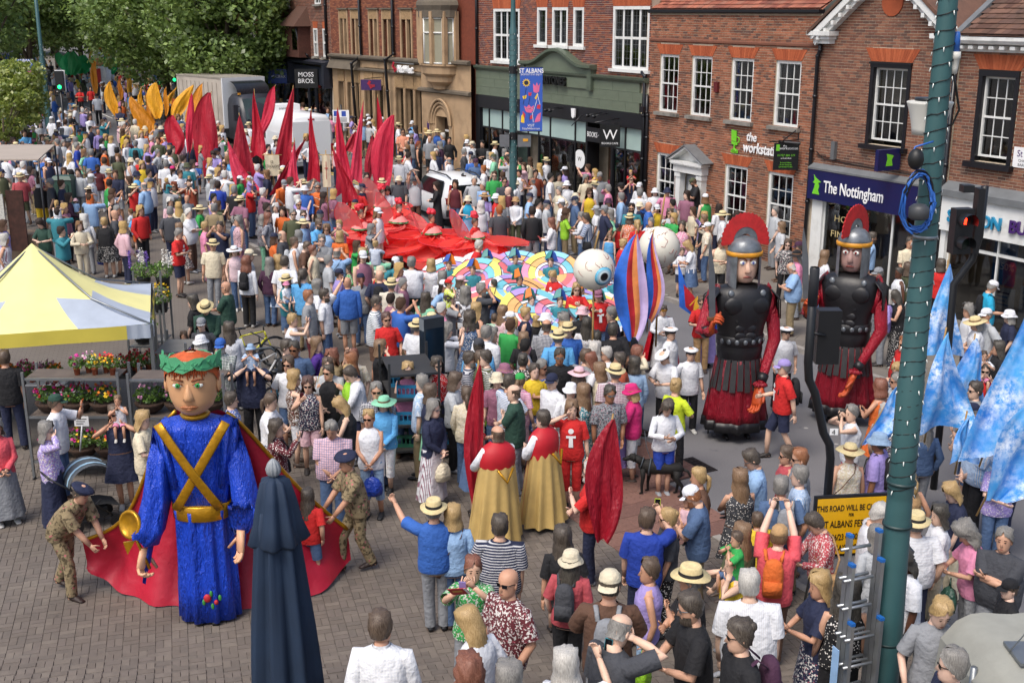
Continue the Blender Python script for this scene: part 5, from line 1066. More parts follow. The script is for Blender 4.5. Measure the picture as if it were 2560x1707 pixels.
cb=at(158,440,40.5); cbx=empty('utility_cabinet',(cb[0],40.5,gz(cb[0],40.5)),0,'dark green metal utility cabinet beside the covered stall','cabinet'); TG=mat('cabinet_green','#2c4a41',.5,.1); box_part(cbx,'body',TG,-.33,.33,-.25,.25,0,1.55); b=MB(); b.rings([[(-.36,-.28,1.55),(.36,-.28,1.55),(.36,.28,1.55),(-.36,.28,1.55)],[(-.28,-.2,1.68),(.28,-.2,1.68),(.28,.2,1.68),(-.28,.2,1.68)]]); b.build('lid',TG,cbx,False); box_part(cbx,'door',mat('cabinet_green2','#274239',.5),-.2,.22,-.28,-.252,.5,1.4)
# bicycles at the stand
def bicycle(x,y,rz,c,label,lean=0.0):
 r=empty('bicycle',(x,y,gz(x,y) + .035),rz,label,'bicycle','bicycles at the stand'); r.rotation_euler=(rad(lean),0,rz); fm=mat('frame_' + c,{'white':'#c9c9c6','yellow':'#b9b52a','blue':'#2590b5','black':'#202225'}[c],.35,.05)
 for sx_ in (-.52,.52):
  w_=empty('wheel',(sx_,0,.34),0,parent=r); b=MB(); P=[(.33*math.cos(a),0,.33*math.sin(a)) for a in np.linspace(0,6.2832,25)]; b.tube(P,.022,6,cap=False,up=(0,1,0)); b.build('tyre',BLKM,w_); b=MB(); P=[(.3*math.cos(a),0,.3*math.sin(a)) for a in np.linspace(0,6.2832,25)]; b.tube(P,.012,5,cap=False,up=(0,1,0)); b.build('rim',STEEL,w_)
  b=MB()
  for k in range(12):a=k*.5236; b.tube([(0,0,0),(.3*math.cos(a),0,.3*math.sin(a))],.002,3)
  b.build('spokes',STEEL,w_)
 b=MB(); bb,st_,hd,hb=(-.05,0,.3),(-.2,0,.78),(.33,0,.82),(.37,0,.68)
 for p,q,r_ in ((bb,st_,.017),(st_,hd,.018),(bb,hb,.022),(bb,(-.52,0,.34),.011),(st_,(-.52,0,.34),.01),(hd,hb,.022),(hb,(.52,.0,.34),.014)):b.tube([p,q],r_,7)
 b.build('frame',fm,r); b=MB(); b.tube([(st_),(-.23,0,.92)],.013,6); b.tube([(-.36,0,.95),(-.2,0,.95),(-.08,0,.94)],[(.08,.03),(.06,.025),(.02,.02)],8); b.build('saddle',BLKM,r); b=MB(); b.tube([(.32,0,.84),(.32,0,.95)],.014,6); b.tube([(.28,-.3,.98),(.34,-.1,.95),(.34,.1,.95),(.28,.3,.98)],.013,6); b.build('handlebar',BLKM,r)
 b=MB(); b.lathe([(.09,-.01),(.09,.01)],14); o=b.build('chainring',BLKM,r); o.location=bb; o.rotation_euler=(math.pi/2,0,0); b=MB(); b.tube([(-.05,-.06,.3),(.08,-.08,.18)],.01,5); b.tube([(-.05,.06,.3),(-.18,.08,.42)],.01,5); b.build('crank',BLKM,r); return r
bicycle(*at(655,880,23.0)[:2],rad(64),'white','white and red mountain bicycle at the stand',6); bicycle(*at(625,810,24.6)[:2],rad(30),'yellow','yellow-trimmed bicycle behind the man in dark green',-5); bicycle(*at(690,960,22.0)[:2],rad(75),'blue','turquoise-framed bicycle lowest at the stand',8); bicycle(*at(610,850,23.8)[:2],rad(40),'black','black bicycle between the others at the stand',4)
bst=empty('bicycle_stand',(at(640,860,23.6)[0],23.6,gz(-5,23.6) + .03),rad(20),'grey steel bicycle stand hoop','bicycle stand'); b=MB(); b.tube([(-.4,0,0),(-.4,0,.7),(-.3,0,.8),(.3,0,.8),(.4,0,.7),(.4,0,0)],.025,8); b.build('hoop',mat('grey_hoop','#4c5359',.5),bst)
# pushchair
pq=at(225,1250,16.9); pc_=empty('pushchair',(pq[0],16.9,.035),rad(35),'grey and pale blue pushchair with hood up by the flower rack','pushchair'); GY=mat('pushchair_grey','#4c5258',.8,.1,6,bmp=.2)
P=[[(.02 + .36*math.cos(a)*-1,-.24 + .48*j/6,.72 + .34*math.sin(a)) for j in range(7)] for a in np.linspace(.1,2.3,9)]; b=MB(); b.grid(P); b.build('hood',GY,pc_)
b=MB()
for j in (1.6,4.4):b.grid([[(.02 + .367*math.cos(a)*-1,-.24 + .48*(j + e)/6,.725 + .345*math.sin(a)) for e in (-.35,.35)] for a in np.linspace(.1,2.3,9)])
b.build('hood_stripe',mat('pale_blue_trim','#8fb0c6',.8),pc_); b=MB(); b.grid([[(-.3,yy_,.75),(-.15,yy_,.42),(.2,yy_,.38),(.4,yy_,.3)] for yy_ in (-.22,.22)]); b.build('seat',mat('pushchair_black','#1a1b1d',.9),pc_)
for s_ in (-.26,.26):
 b=MB(); b.tube([(-.62,s_,1.0),(-.3,s_,.72),(.25,s_,.2)],.016,6); b.tube([(.1,s_,.5),(-.3,s_,.16)],.016,6); b.build('frame',BLKM,pc_)
 for x,r_ in ((.3,.1),(-.32,.13)):
  b=MB(); b.lathe([(r_,-.025),(r_,.025)],18); b.lathe([(r_*.6,-.03),(r_*.6,.03)],14); o=b.build('wheel',BLKM,pc_,False); o.location=(x,s_,r_); o.rotation_euler=(math.pi/2,0,0)
b=MB(); b.tube([(-.62,-.26,1.0),(-.66,0,1.02),(-.62,.26,1.0)],.018,6); b.build('handle',BLKM,pc_); b=MB(); b.box(-.25,.2,-.2,.2,.18,.34); b.build('basket',mat('pushchair_black','#1a1b1d'),pc_,False)
# ------------------------------------------------------------------ vehicles
WPNT=mat('white_car_paint','#d3d6d8',.25,.03,1); CGL=mat('car_glass','#14181c',.08,.1); RLT=mat('tail_lamp','#8e1620',.2,.1); TYR=mat('tyre_rubber','#1c1c1d',.8)
def hull(parent,secs,m,name='body'):
 """secs: (x, [(y, z) ...]) lofted along the vehicle"""
 b=MB(); b.rings([[(x,p[0],p[1]) for p in pr] for x,pr in secs]); return b.build(name,m,parent)
def prof(w,z0,zs,zr,wr,rnd=.1):return [(-w,z0),(-w - .01,(z0 + zs)/2),(-w,zs),(-wr,zr - rnd),(-wr + rnd,zr),(0,zr + .03),(wr - rnd,zr),(wr,zr - rnd),(w,zs),(w + .01,(z0 + zs)/2),(w,z0)]
def wheels(r,xs_,w,rad_=.33):
 for x in xs_:
  for s_ in (-1,1):
   b=MB(); b.lathe([(rad_*.6,-.1),(rad_,-.09),(rad_,.09),(rad_*.6,.1)],20); o=b.build('wheel',TYR,r); o.location=(x,s_*(w - .1),rad_); o.rotation_euler=(math.pi/2,0,0); b=MB(); b.lathe([(rad_*.58,-.11),(rad_*.5,.11)],14); c=b.build('rim',STEEL,o)
sq=at(1115,560,42.6); su=empty('parked_car',(sq[0],sq[1],gz(sq[0],sq[1])),rad(119 - 4),'white estate car parked beyond the red rose costumes','car')
hull(su,[(-2.15,prof(.82,.45,.85,1.0,.7)),(-2.1,prof(.86,.3,.95,1.52,.62)),(-1.7,prof(.87,.28,.98,1.64,.62)),(-.6,prof(.88,.28,.98,1.68,.62)),(.4,prof(.88,.28,.98,1.6,.6)),(.95,prof(.87,.28,.97,1.1,.68)),(1.9,prof(.84,.3,.9,.98,.66)),(2.15,prof(.72,.4,.7,.8,.6))],WPNT)
b=MB(); b.poly([(-2.15,-.62,1.06),(-2.15,.62,1.06),(-2.11,.54,1.44),(-2.11,-.54,1.44)],(-.03,0,.0)); b.build('rear_window',CGL,su,False)
for s_ in (-1,1):
 b=MB(); b.poly([(-1.8,s_*.86,1.04),(.7,s_*.86,1.04),(.3,s_*.66,1.52),(-1.6,s_*.68,1.54)],(0,s_*.02,.0)); b.build('side_window',CGL,su,False); b=MB(); b.box(-2.16,-2.02,s_*.7 - .12,s_*.7 + .14,.8,1.02); b.tube([(-2.12,s_*.72,1.0),(-2.06,s_*.62,1.46)],.05,6); b.build('tail_lamp',RLT,su,False); b=MB(); b.tube([(-1.9,s_*.55,1.66),(-1.5,s_*.56,1.74),(.1,s_*.55,1.72),(.4,s_*.54,1.62)],.025,6); b.build('roof_rail',BLKM,su)
box_part(su,'number_plate',mat('plate_yellow','#d6a92a',.4),-2.185,-2.165,-.26,.26,.72,.84); o=text_obj('LP17 VWX',.11,BLKS,su,'lettering',.001,(-2.188,.24,.74),(math.pi/2,0,-math.pi/2),sx=.8); box_part(su,'bumper',mat('bumper_grey','#3b3d40',.6),-2.2,-2.05,-.84,.84,.38,.6); wheels(su,(-1.35,1.35),.88); b=MB(); b.poly([(-1.7,-.02,1.7),(-1.5,-.02,1.7),(-1.7,-.02,1.8)],(0,.04,0)); b.build('aerial',BLKM,su,False)
vq=at(770,420,53.0); vn=empty('parked_van',(at(735,400,54.5)[0],54.5,gz(-9,54.5)),rad(119),'white panel van with rear doors among the red flags','van')
hull(vn,[(-2.6,prof(.95,.4,1.9,2.45,.84,.14)),(-2.5,prof(.98,.35,1.95,2.55,.86,.14)),(1.2,prof(.98,.35,1.95,2.52,.86,.14)),(1.7,prof(.97,.35,1.6,2.3,.8,.14)),(2.3,prof(.95,.35,1.2,1.35,.8,.1)),(2.75,prof(.85,.4,.9,1.0,.7,.1))],WPNT)
for s_ in (-1,1):box_part(vn,'rear_door',WPNT,-2.635,-2.6,s_*.45 - .42,s_*.45 + .42,.55,2.3); box_part(vn,'tail_lamp',RLT,-2.66,-2.55,s_*.92 - .06,s_*.92 + .06,.7,1.3)
for s_ in (-1,1):box_part(vn,'side_panel',WPNT,-2.3,.6,s_*.985 - .01,s_*.985 + .01,.9,1.7); box_part(vn,'side_window',CGL,.95,1.9,s_*.97 - .02,s_*.97 + .02,1.3,1.9)
box_part(vn,'roof_unit',SIGNW,.6,1.5,-.62,.62,2.5,2.82); text_obj('transfrig',.16,BLKS,vn,'lettering',.002,(.596,.4,2.6),(math.pi/2,0,-math.pi/2)); box_part(vn,'brake_light',RLT,-2.62,-2.6,-.15,.15,2.36,2.42); wheels(vn,(-1.6,1.8),.98)
tk=empty('box_lorry',(at(612,380,62)[0],62.5,gz(-14,62.5)),rad(-61 + 13),'white box lorry with curtain side facing the crowd','lorry'); box_part(tk,'box_body',mat('lorry_curtain','#b0a79c',.7,.1,1.5,grime=('#7b736a',1,.5)),-5.0,0,-1.22,1.22,1.0,3.5); box_part(tk,'box_front',WPNT,.003,.1,-1.25,1.25,1.0,3.56); box_part(tk,'roof_skin',mat('lorry_roof','#8b857b',.7,.15,1),-5.0,0,-1.24,1.24,3.505,3.58)
for i in range(10):box_part(tk,'curtain_strap',mat('strap_grey','#8a8278',.7),-4.8 + i*.47,-4.76 + i*.47,-1.235,-1.222,1.1,3.3)
DKC=mat('cab_dark','#2a2c34',.4,.1); hull(tk,[(.25,prof(1.1,.5,2.2,2.75,1.0,.2)),(1.3,prof(1.12,.5,2.2,2.75,1.0,.2)),(1.9,prof(1.1,.5,1.5,1.7,.95,.2)),(2.0,prof(1.0,.55,1.2,1.4,.9,.2))],DKC,'cab'); b=MB(); b.poly([(1.92,-.95,1.55),(1.92,.95,1.55),(1.4,.88,2.55),(1.4,-.88,2.55)],(.03,0,.02)); b.build('windscreen',mat('windscreen','#3a4a4e',.1,.2,1),tk,False)
b=MB(); P=[[(.2 + .9*math.cos(a),y_,2.7 + .7*math.sin(a)) for y_ in (-.95,-.5,.5,.95)] for a in np.linspace(0,1.57,7)]; b.grid(P); b.build('wind_deflector',mat('deflector','#1d2026',.25),tk)
for s_ in (-1,1):b=MB(); b.box(1.5,1.62,s_*1.38 - .12,s_*1.38 + .12,1.5,2.3); b.tube([(1.5,s_*1.1,2.2),(1.56,s_*1.35,2.2)],.03,6); b.build('wing_mirror',DKC,tk,False)
wheels(tk,(-4.0,1.2),1.15,.48); box_part(tk,'chassis',BLKM,-4.9,.2,-.9,.9,.5,.95); box_part(tk,'beacon',mat('amber','#c98b2e',.3),1.2,1.3,-1.0,-.88,2.76,2.86)
# parking sign by the bank
pk=at(855,330,57.5); sgp=empty('parking_sign',(pk[0],57.5,gz(pk[0],57.5)),rad(-12),'white and blue parking sign on black post by the bank','sign'); b=MB(); b.tube([(0,0,0),(0,0,2.6)],.05,8); b.build('post',BLKM,sgp); box_part(sgp,'plate',SIGNW,-.42,.42,-.07,-.05,1.75,2.35); box_part(sgp,'blue_square',mat('sign_blue','#2d4aa0',.5),-.36,-.14,-.076,-.071,2.05,2.3); box_part(sgp,'blue_square',mat('sign_blue','#2d4aa0',.5),.04,.26,-.076,-.071,2.05,2.3)
for k in range(4):box_part(sgp,'print_line',BLKS,-.36,.3,-.076,-.071,1.8 + k*.055,1.82 + k*.055)
# ------------------------------------------------------------------ people kit
CLR=dict(wht='#d9dbe0',crm='#d2c7ad',nav='#1d2440',blk='#16161a',gry='#85888d',dgr='#3e4046',lgr='#aeb2b6',blu='#2f5fae',roy='#1a3a9a',lbl='#8fb0d6',sky='#5ba3d8',tea='#2f7d8a',trq='#1f9dc4',red='#c3201f',crd='#b04a52',mar='#5c1f28',pnk='#d688a8',hpk='#c8266e',ppk='#d9b3bb',org='#d4682a',rst='#96442b',yel='#d7b62c',neo='#c3d62a',grn='#2f9a4a',dgn='#26463a',olv='#4c5138',kha='#8a7a5c',tan='#b08d63',brn='#5a3f30',pur='#4c2a85',lil='#9c8cc8',min='#86c6a4',den='#4a6286',ldn='#8ea8c4',mau='#8d5d72',cor='#d9545f',lim='#8fc42e',plm='#43233c',sal='#d98f72')
CNAME=dict(wht='white',crm='cream',nav='navy',blk='black',gry='grey',dgr='charcoal',lgr='pale grey',blu='blue',roy='royal blue',lbl='light blue',sky='sky blue',tea='teal',trq='turquoise',red='red',crd='brick-red',mar='maroon',pnk='pink',hpk='bright pink',ppk='pale pink',org='orange',rst='rust',yel='yellow',neo='neon yellow',grn='green',dgn='dark green',olv='olive',kha='khaki',tan='tan',brn='brown',pur='purple',lil='lilac',min='mint green',den='denim blue',ldn='pale denim',mau='mauve',cor='coral',lim='lime green',plm='plum',sal='salmon')
HAIR=dict(blk='#14110f',dkb='#2a1d16',brn='#47301f',ltb='#79593a',bln='#b3935c',gry='#7d7c7a',wht='#c4c2bd',aub='#7a3a20',gin='#9a5a2c',dkr='#4a1f1c')
HNAME=dict(blk='black',dkb='dark',brn='brown',ltb='light brown',bln='blond',gry='grey',wht='white',aub='auburn',gin='ginger',dkr='dark red')
SKIN=['#d2a88e','#d8b39b','#c99b80','#deb9a4','#c49377']; SKIN_D='#5b3826'; SKIN_M='#94664a'
def hairmat():
 m,t,b,N,L=nodes('hair'); oi=N('ShaderNodeObjectInfo'); st=noise(t,1.0,4,coord(t,'Object',(150,150,16))); c=mixrgb(t,ramp(t,st,[(.3,0.),(.7,1.)]),mixrgb(t,1.0,oi.outputs['Color'],(.5,.48,.46),'MULTIPLY'),mixrgb(t,.12,oi.outputs['Color'],(.8,.7,.55))); L(c,b.inputs['Base Color']); b.inputs['Roughness'].default_value=.5; bump(t,b,st,.35,.008); return m
SKM=objmat('skin',rough=.55,bscale=60,bstr=.05); SKM.node_tree.nodes['Principled BSDF'].inputs['Subsurface Weight'].default_value=0.0
EYEM=mat('eye_dark','#241a16',.3); LIPM=mat('lips','#9a5a50',.5); HAM=hairmat(); SHOEM=objmat('shoe_leather',rough=.6); LENS=mat('sunglass_lens','#0c0c0f',.15)
CLOTH={None:objmat('cotton'),'h':objmat('striped_cotton','h'),'v':objmat('pinstripe_cotton','v',sc_=1.6),'c':objmat('checked_cotton','c',sc_=1.3),'f':objmat('floral_cotton','f'),'p':objmat('spotted_cotton','p'),
   'H':objmat('navy_stripe','h',second='#1d2440'),'V':objmat('colour_stripe','v',second='#7d3a52',sc_=1.6),'F':objmat('dark_print','f',second='#2a2430'),'C':objmat('blue_check','c',second='#5a6f9a'),'G':objmat('green_stripe','h',second='#1f4a40',sc_=.8),'m':objmat('camouflage','f',second='#4a3f2a',sc_=.45),'M':objmat('multi_stripe','h',second='#5f87b5',sc_=1.2)}
STRAW=mat('straw','#cdbb8c',.85,.12,30,bmp=.4,bscale=60); HATM=objmat('hat_felt',rough=.9); SATIN=objmat('satin',rough=.32,bscale=7,bstr=.55)
HEADR=[(-.118,.034,.048,.02),(-.100,.050,.080,.04),(-.07,.061,.087,.06),(-.03,.069,.087,.078),(.01,.074,.086,.088),(.05,.076,.087,.094),(.085,.069,.076,.087),(.108,.049,.05,.06),(.121,.018,.02,.022)]
def head_r(z):return tuple(np.interp(z,[r[0] for r in HEADR],[r[i] for r in HEADR]) for i in (1,2,3))
def ik(S,W,l1,l2,pole):
 S,W=np.array(S,float),np.array(W,float); d=W - S; L=np.linalg.norm(d)
 if L>(l1 + l2)*.995:W=S + d/L*(l1 + l2)*.995; d=W - S; L=np.linalg.norm(d)
 u=d/L; a=(l1*l1 - l2*l2 + L*L)/(2*L); h=math.sqrt(max(1e-6,l1*l1 - a*a)); p=np.array(pole,float); p=p - u*(p @ u); p /= (np.linalg.norm(p) + 1e-9); return S + u*a + p*h,W
def hand(mb,W,d,nrm,s,curl=.5,fine=True,m=0,thumb=1):
 """palm, four fingers of different length, thumb from the side of the palm"""
 d=np.array(d,float); d /= np.linalg.norm(d); n=np.array(nrm,float); n=n - d*(n @ d); n /= (np.linalg.norm(n) + 1e-9); a=np.cross(d,n); W=np.array(W,float)
 mb.tube([W - d*.01*s,W + d*.045*s,W + d*.085*s,W + d*.098*s],[(.026*s,.02*s),(.038*s,.017*s),(.04*s,.015*s),(.034*s,.01*s)],8,m,up=tuple(n))
 if not fine:
  mb.tube([W + d*.09*s,W + d*.13*s + n*.02*curl*s,W + d*.16*s + n*.06*curl*s],[(.036*s,.012*s),(.032*s,.011*s),(.02*s,.008*s)],6,m,up=tuple(n)); return
 for k,(o,L) in enumerate(((-.028,.066),(-.01,.078),(.009,.074),(.027,.058))):
  b=W + d*.09*s + a*o*s; p=b + d*L*.42*s + n*.012*curl*s; q=p + (d*(1 - curl) + n*curl)*L*.34*s; e=q + (d*(1 - 1.7*curl) + n*1.3*curl)*L*.26*s
  mb.tube([b,p,q,e],[.0088*s,.0086*s,.0078*s,.006*s],5,m)
 b=W + d*.03*s + a*-.032*s*thumb; mb.tube([b,b + (d*.6 - a*.7*thumb + n*.3)*.035*s,b + (d*.9 - a*.75*thumb + n*.5)*.065*s],[.011*s,.01*s,.0075*s],5,m)
# arm targets (side = +1 is the person's own left): wrist, elbow pole
def arms(pose,rng):
 j=lambda a=.015:rng.uniform(-a,a)
 D=lambda s:((s*(.235 + j(.035)),-.06 + j(.09),.86 + j(.07)),(s*.5,.8,-.1))
 R={'dn':{1:D(1),-1:D(-1)},'ph':{s:((s*.065,-.33 + j(.03),1.58 + j(.03)),(s*1,.1,-1)) for s in (1,-1)},
   'hi':{s:((s*.09,-.3,1.86),(s*1,-.3,-.4)) for s in (1,-1)},
   'p1':{1:D(1),-1:((-.12,-.36,1.5 + j(.06)),(-.8,.2,-1))},'p2':{-1:D(-1),1:((.12,-.36,1.5 + j(.06)),(.8,.2,-1))},
   'lk':{s:((s*.075,-.27 + j(.03),1.13 + j(.04)),(s*1,.3,-.6)) for s in (1,-1)},'cr':{1:((-.10,-.2,1.2),(1,.1,-.7)),-1:((.11,-.235,1.17),(-1,.1,-.7))},
   'cl':{s:((s*.035,-.2,.95 + j()),(s*1,.4,-.2)) for s in (1,-1)},'hp':{s:((s*.21,-.03,1.03),(s*1,.45,.1)) for s in (1,-1)},
   'pt':{1:D(1),-1:((-.22,-.55,1.42),(-.3,0,-1))},'pr':{-1:D(-1),1:((.45,-.42,1.55),(.3,0,-1))},'wv':{1:D(1),-1:((-.30,-.34,1.86),(-.6,0,-1))},'wr':{-1:D(-1),1:((.42,-.30,1.88),(.6,0,-1))},
   'hd':{1:D(1),-1:((-.1,-.13,1.56),(-1,-.2,-.6))},'cam':{s:((s*.07,-.19,1.55),(s*1,0,-.8)) for s in (1,-1)},'sh':{s:((s*.13,-.12,1.47),(s*1,-.1,-.8)) for s in (1,-1)},
   'br':{1:((.0,-.25,1.17),(1,.2,-.5)),-1:((-.02,-.24,1.02),(-1,.2,-.5))},'po':{1:((.06,-.26,1.3),(1,.2,-.6)),-1:((.0,-.25,1.08),(-1,.2,-.6))},
   'wk':{1:((.24,.14,.86),(.2,1,0)),-1:((-.2,-.28,1.08),(-.2,1,-.3))},'bd':{1:((.16,-.62,.62),(.3,.3,-.3)),-1:((-.05,-.66,.66),(-.3,.3,-.3))},'rd':{s:((s*.08,-.2,1.42),(s*.8,0,-.6)) for s in (1,-1)}}
 return R[pose]
NP=[0]
def person(x,y,z,yaw,top=('wht','t',None),bot=('den','p',None),hair=('brn','s'),hat=None,pose='dn',h=1.72,sex='m',fat=0.0,skin=None,label=None,cat='person',group=None,glasses=False,look=0.0,turn=0.0,seat=False,lean=0.0,shoes=None,fine=True,seed=None,beard=None,topmat=None,botmat=None,noarms=False,nolegs=False,collar=True):
 NP[0]+=1; rng=random.Random(seed if seed is not None else NP[0]*13); s=h/1.72
 kid=h<1.35; hs=s*(1.1 if not kid else 1.1 + (1.35 - h)*.5)        # children have larger heads
 fem=sex=='w'; sw=(.18 if fem else .207)*(1 + fat*.12); hw=(.192 if fem else .183)*(1 + fat*.4)
 hp=.92*s; nk=(8 if CROWD['on'] else 16 if fine else 12)
 cl,sl=math.cos(lean),math.sin(lean)
 def T(p):                                      # lean the trunk forward about the hips
  p=np.array(p,float)
  if lean and p[2]>hp:yy,zz=p[1],p[2] - hp; p=np.array((p[0],yy*cl - zz*sl,hp + zz*cl + yy*sl))
  return p
 tors=[(.80,hw*.9,.10),(.92,hw,.125 + fat*.07),(1.04,hw*(.80 if fem else .92) + fat*.04,.115 + fat*.1),(1.17,hw*(.84 if fem else .98) + fat*.02,.122 + fat*.07),(1.29,sw*.93,.125 + (.018 if fem else 0) + fat*.03),(1.38,sw*.93,.098),(1.425,sw*.78,.08),(1.455,sw*.45,.066),(1.475,.062,.062)]
 def ring(zz,rx,ry,yo=0.0,n=nk,nz=0.0,e=2.3):
  R=[]
  for j in range(n):
   a=6.28319*j/n; ca,sa=math.cos(a),math.sin(a); f=(abs(ca)**e + abs(sa)**e)**(-1/e); q=1 + (rng.uniform(-nz,nz) if nz else 0)
   R.append(tuple(T((rx*f*ca*s*q,(ry*f*sa*q + yo)*s,zz*s))))
  return R
 B=MB(); B.rings([ring(a,b_,c) for a,b_,c in tors] + [ring(1.52,.052,.056,.0)],0)
 # head
 hc=T((0,-.012*s,1.485*s)) ; lk=look; ct,st_=math.cos(turn),math.sin(turn); clk,slk=math.cos(lk + lean*.5),math.sin(lk + lean*.5)
 def Hd(p):
  px,py,pz=p[0]*hs,p[1]*hs,(p[2] + .115)*hs
  py,pz=py*clk - pz*slk,pz*clk + py*slk
  px,py=px*ct - py*st_,px*st_ + py*ct
  return (hc[0] + px,hc[1] + py,hc[2] + pz)
 n=8 if CROWD['on'] else 14 if fine else 10
 def hring(zz,k=1.0,add=0.0,n=n):
  rx,rf,rb=head_r(zz); R=[]
  for j in range(n):
   a=6.28319*j/n; sx_,cy=math.sin(a),-math.cos(a); R.append(Hd(((rx*k + add)*sx_,(rf*k + add if cy<0 else rb*k + add)*cy,zz)))
  return R
 B.rings([hring(r[0]) for r in HEADR],0)
 B.add([Hd(p) for p in ((0,-.087,.02),(-.017,-.084,-.036),(.017,-.084,-.036),(0,-.113,-.03))],[(0,1,3),(0,3,2),(1,2,3)],0)
 for sd in (() if CROWD['on'] else (-1,1)):
  B.ell((0,0,0),(.01,.018,.03),6,4,0,None); k=len(B.v) - 30
  B.v[-30:]=[Hd((p[0] + sd*.076,p[1] + .008,p[2] - .005)) for p in B.v[-30:]]
  if not glasses:B.add([Hd((sd*.031 + dx,-.0855 + abs(dx)*.25,.012 + dz)) for dx,dz in ((-.014,0),(0,-.0065),(.014,0),(0,.0075))],[(0,1,2,3)] if sd else [],1); B.add([Hd((sd*.031 + dx,-.088 + abs(dx)*.3,.03 + dz)) for dx,dz in ((-.018,0),(.018,0),(.016,.007),(-.016,.007))],[(0,1,2,3)],1)
 B.add([Hd((dx,-.0895 + abs(dx)*.35,-.066 + dz)) for dx,dz in ((-.024,0),(0,-.008),(.024,0),(0,.006))],[(0,1,2,3)],2)
 # arms
 sh={}; el={}; wr={}
 A_=arms(pose,rng)
 for sd in (1,-1):
  W,P=A_[sd]; S=T((sd*(sw - .012)*s,0,1.385*s)); Wt=np.array(W)*s
  if lean and pose not in ('bd',):Wt=T(Wt)
  E,Wt=ik(S,Wt,.285*s,.255*s,P); sh[sd],el[sd],wr[sd]=S,E,Wt
  if noarms:continue
  r_=(.047 if fem else .055)*s*(1 + fat*.3); ins=T((sd*sw*.5*s,0,1.37*s))
  B.tube([ins,S,S*.55 + E*.45,E,E*.5 + Wt*.5,Wt],[r_*.9,r_,r_*.92,r_*.8,r_*.72,r_*.52],5 if CROWD['on'] else 8 if fine else 6,0)
  if CROWD['on']:B.tube([Wt,Wt + (Wt - E)*.25,Wt + (Wt - E)*.6],[(.03*s,.02*s),(.042*s,.02*s),(.02*s,.01*s)],5); continue
  fd=Wt - E; ins_=np.array((-sd*1.,-.4,0)) if pose in ('dn','hp','wk') else np.array((-sd*.5,.5,.6)); hand(B,Wt,fd,ins_,s,.35 if pose in ('dn','wk') else .62,fine,0,sd)
 # legs
 LG={}
 st=rng.uniform(-.03,.03)
 for sd in (1,-1):
  if seat:K=np.array((sd*.13*s,-.30*s,hp - .10*s)); F=np.array((sd*.13*s,-.28*s,hp - .46*s)); Hh=np.array((sd*.09*s,-.02*s,hp - .02*s))
  else:
   f=.0
   if pose=='wk' or pose=='bd':f=sd*.20
   Hh=np.array((sd*.088*s,0,.87*s)); F=np.array((sd*(.10 + st)*s,(f + st)*s,.085*s + (.05*s if f>.1 else 0))); K=(Hh + F)/2 + np.array((sd*.005,-.03 - .05*(abs(f)>.1),0.01))*s
  LG[sd]=(Hh,K,F); rt=(.083 if fem else .08)*s*(1 + fat*.35)
  if nolegs:continue
  B.tube([Hh + np.array((0,0,.06*s)),Hh,Hh*.5 + K*.5,K,K*.6 + F*.4,F],[rt,rt,rt*.84,rt*.62,rt*.63,rt*.42],5 if CROWD['on'] else 9 if fine else 6,0)
  if CROWD['on']:continue
  B.tube([F + np.array((0,.05,-.045))*s,F + np.array((0,-.04,-.05))*s,F + np.array((0,-.15,-.065))*s],[(.036*s,.035*s),(.042*s,.032*s),(.03*s,.014*s)],8,0)
 sk=lin(skin or rng.choice(SKIN))
 body=B.build('person',[SKM,EYEM,LIPM],None,True,(x,y,z),yaw,sk)
 if body and not seat:body.rotation_euler=(rng.uniform(-.035,.05),rng.uniform(-.04,.04),yaw)
 tag(body,label,cat,group)
 # garments
 tc,tsl,tpt=top; G=MB(); e=.02; nzq=.035 if fine else .02
 z0=.84 if tsl != 'd' else 1.0
 longtop=rng.uniform(-.03,.03)
 def trow(zz):
  return (np.interp(zz,[t[0] for t in tors],[t[1] for t in tors]),np.interp(zz,[t[0] for t in tors],[t[2] for t in tors]))
 rows=[]
 sleeveless=tsl in ('v','d')
 for zz in ([.83 + longtop,.9,.98,1.06,1.15,1.24,1.32,1.385,1.425,1.455,1.478] if tsl != 'd' else [.99,1.06,1.15,1.24,1.32,1.385,1.42]):
  rx,ry=trow(zz); ee=e*(1.2 if zz<1.1 else 1.0) + (.012 if not fem and zz<1.2 else 0)
  if sleeveless and zz>1.38:rx*=.82
  rows.append(ring(zz,rx + ee*(.8 if zz>1.44 else 1),ry + ee*(.6 if zz>1.44 else 1),0,nk,nzq))
 if tsl=='d' or (bot and bot[1]=='D'):                       # dress: skirt goes on from the waist
  hem={'d':.5}.get(tsl,.5)
  sk_=[]
  for i,zz in enumerate(np.linspace(hem if h>1.3 else .45,.97,7)):
   f=(1 - i/6); fl_=hw*(1.02 + .55*f); R=[]
   for j in range(nk*2):
    a=6.28319*j/(nk*2); q=1 + .07*f*math.sin(a*7 + 1) + .04*f*math.sin(a*11); R.append(tuple(T((fl_*q*math.cos(a)*s,(fl_*.72)*q*math.sin(a)*s,zz*s))))
   sk_.append(R)
  G.rings(sk_,0,cap=False)
 G.rings(rows,0,cap=False)
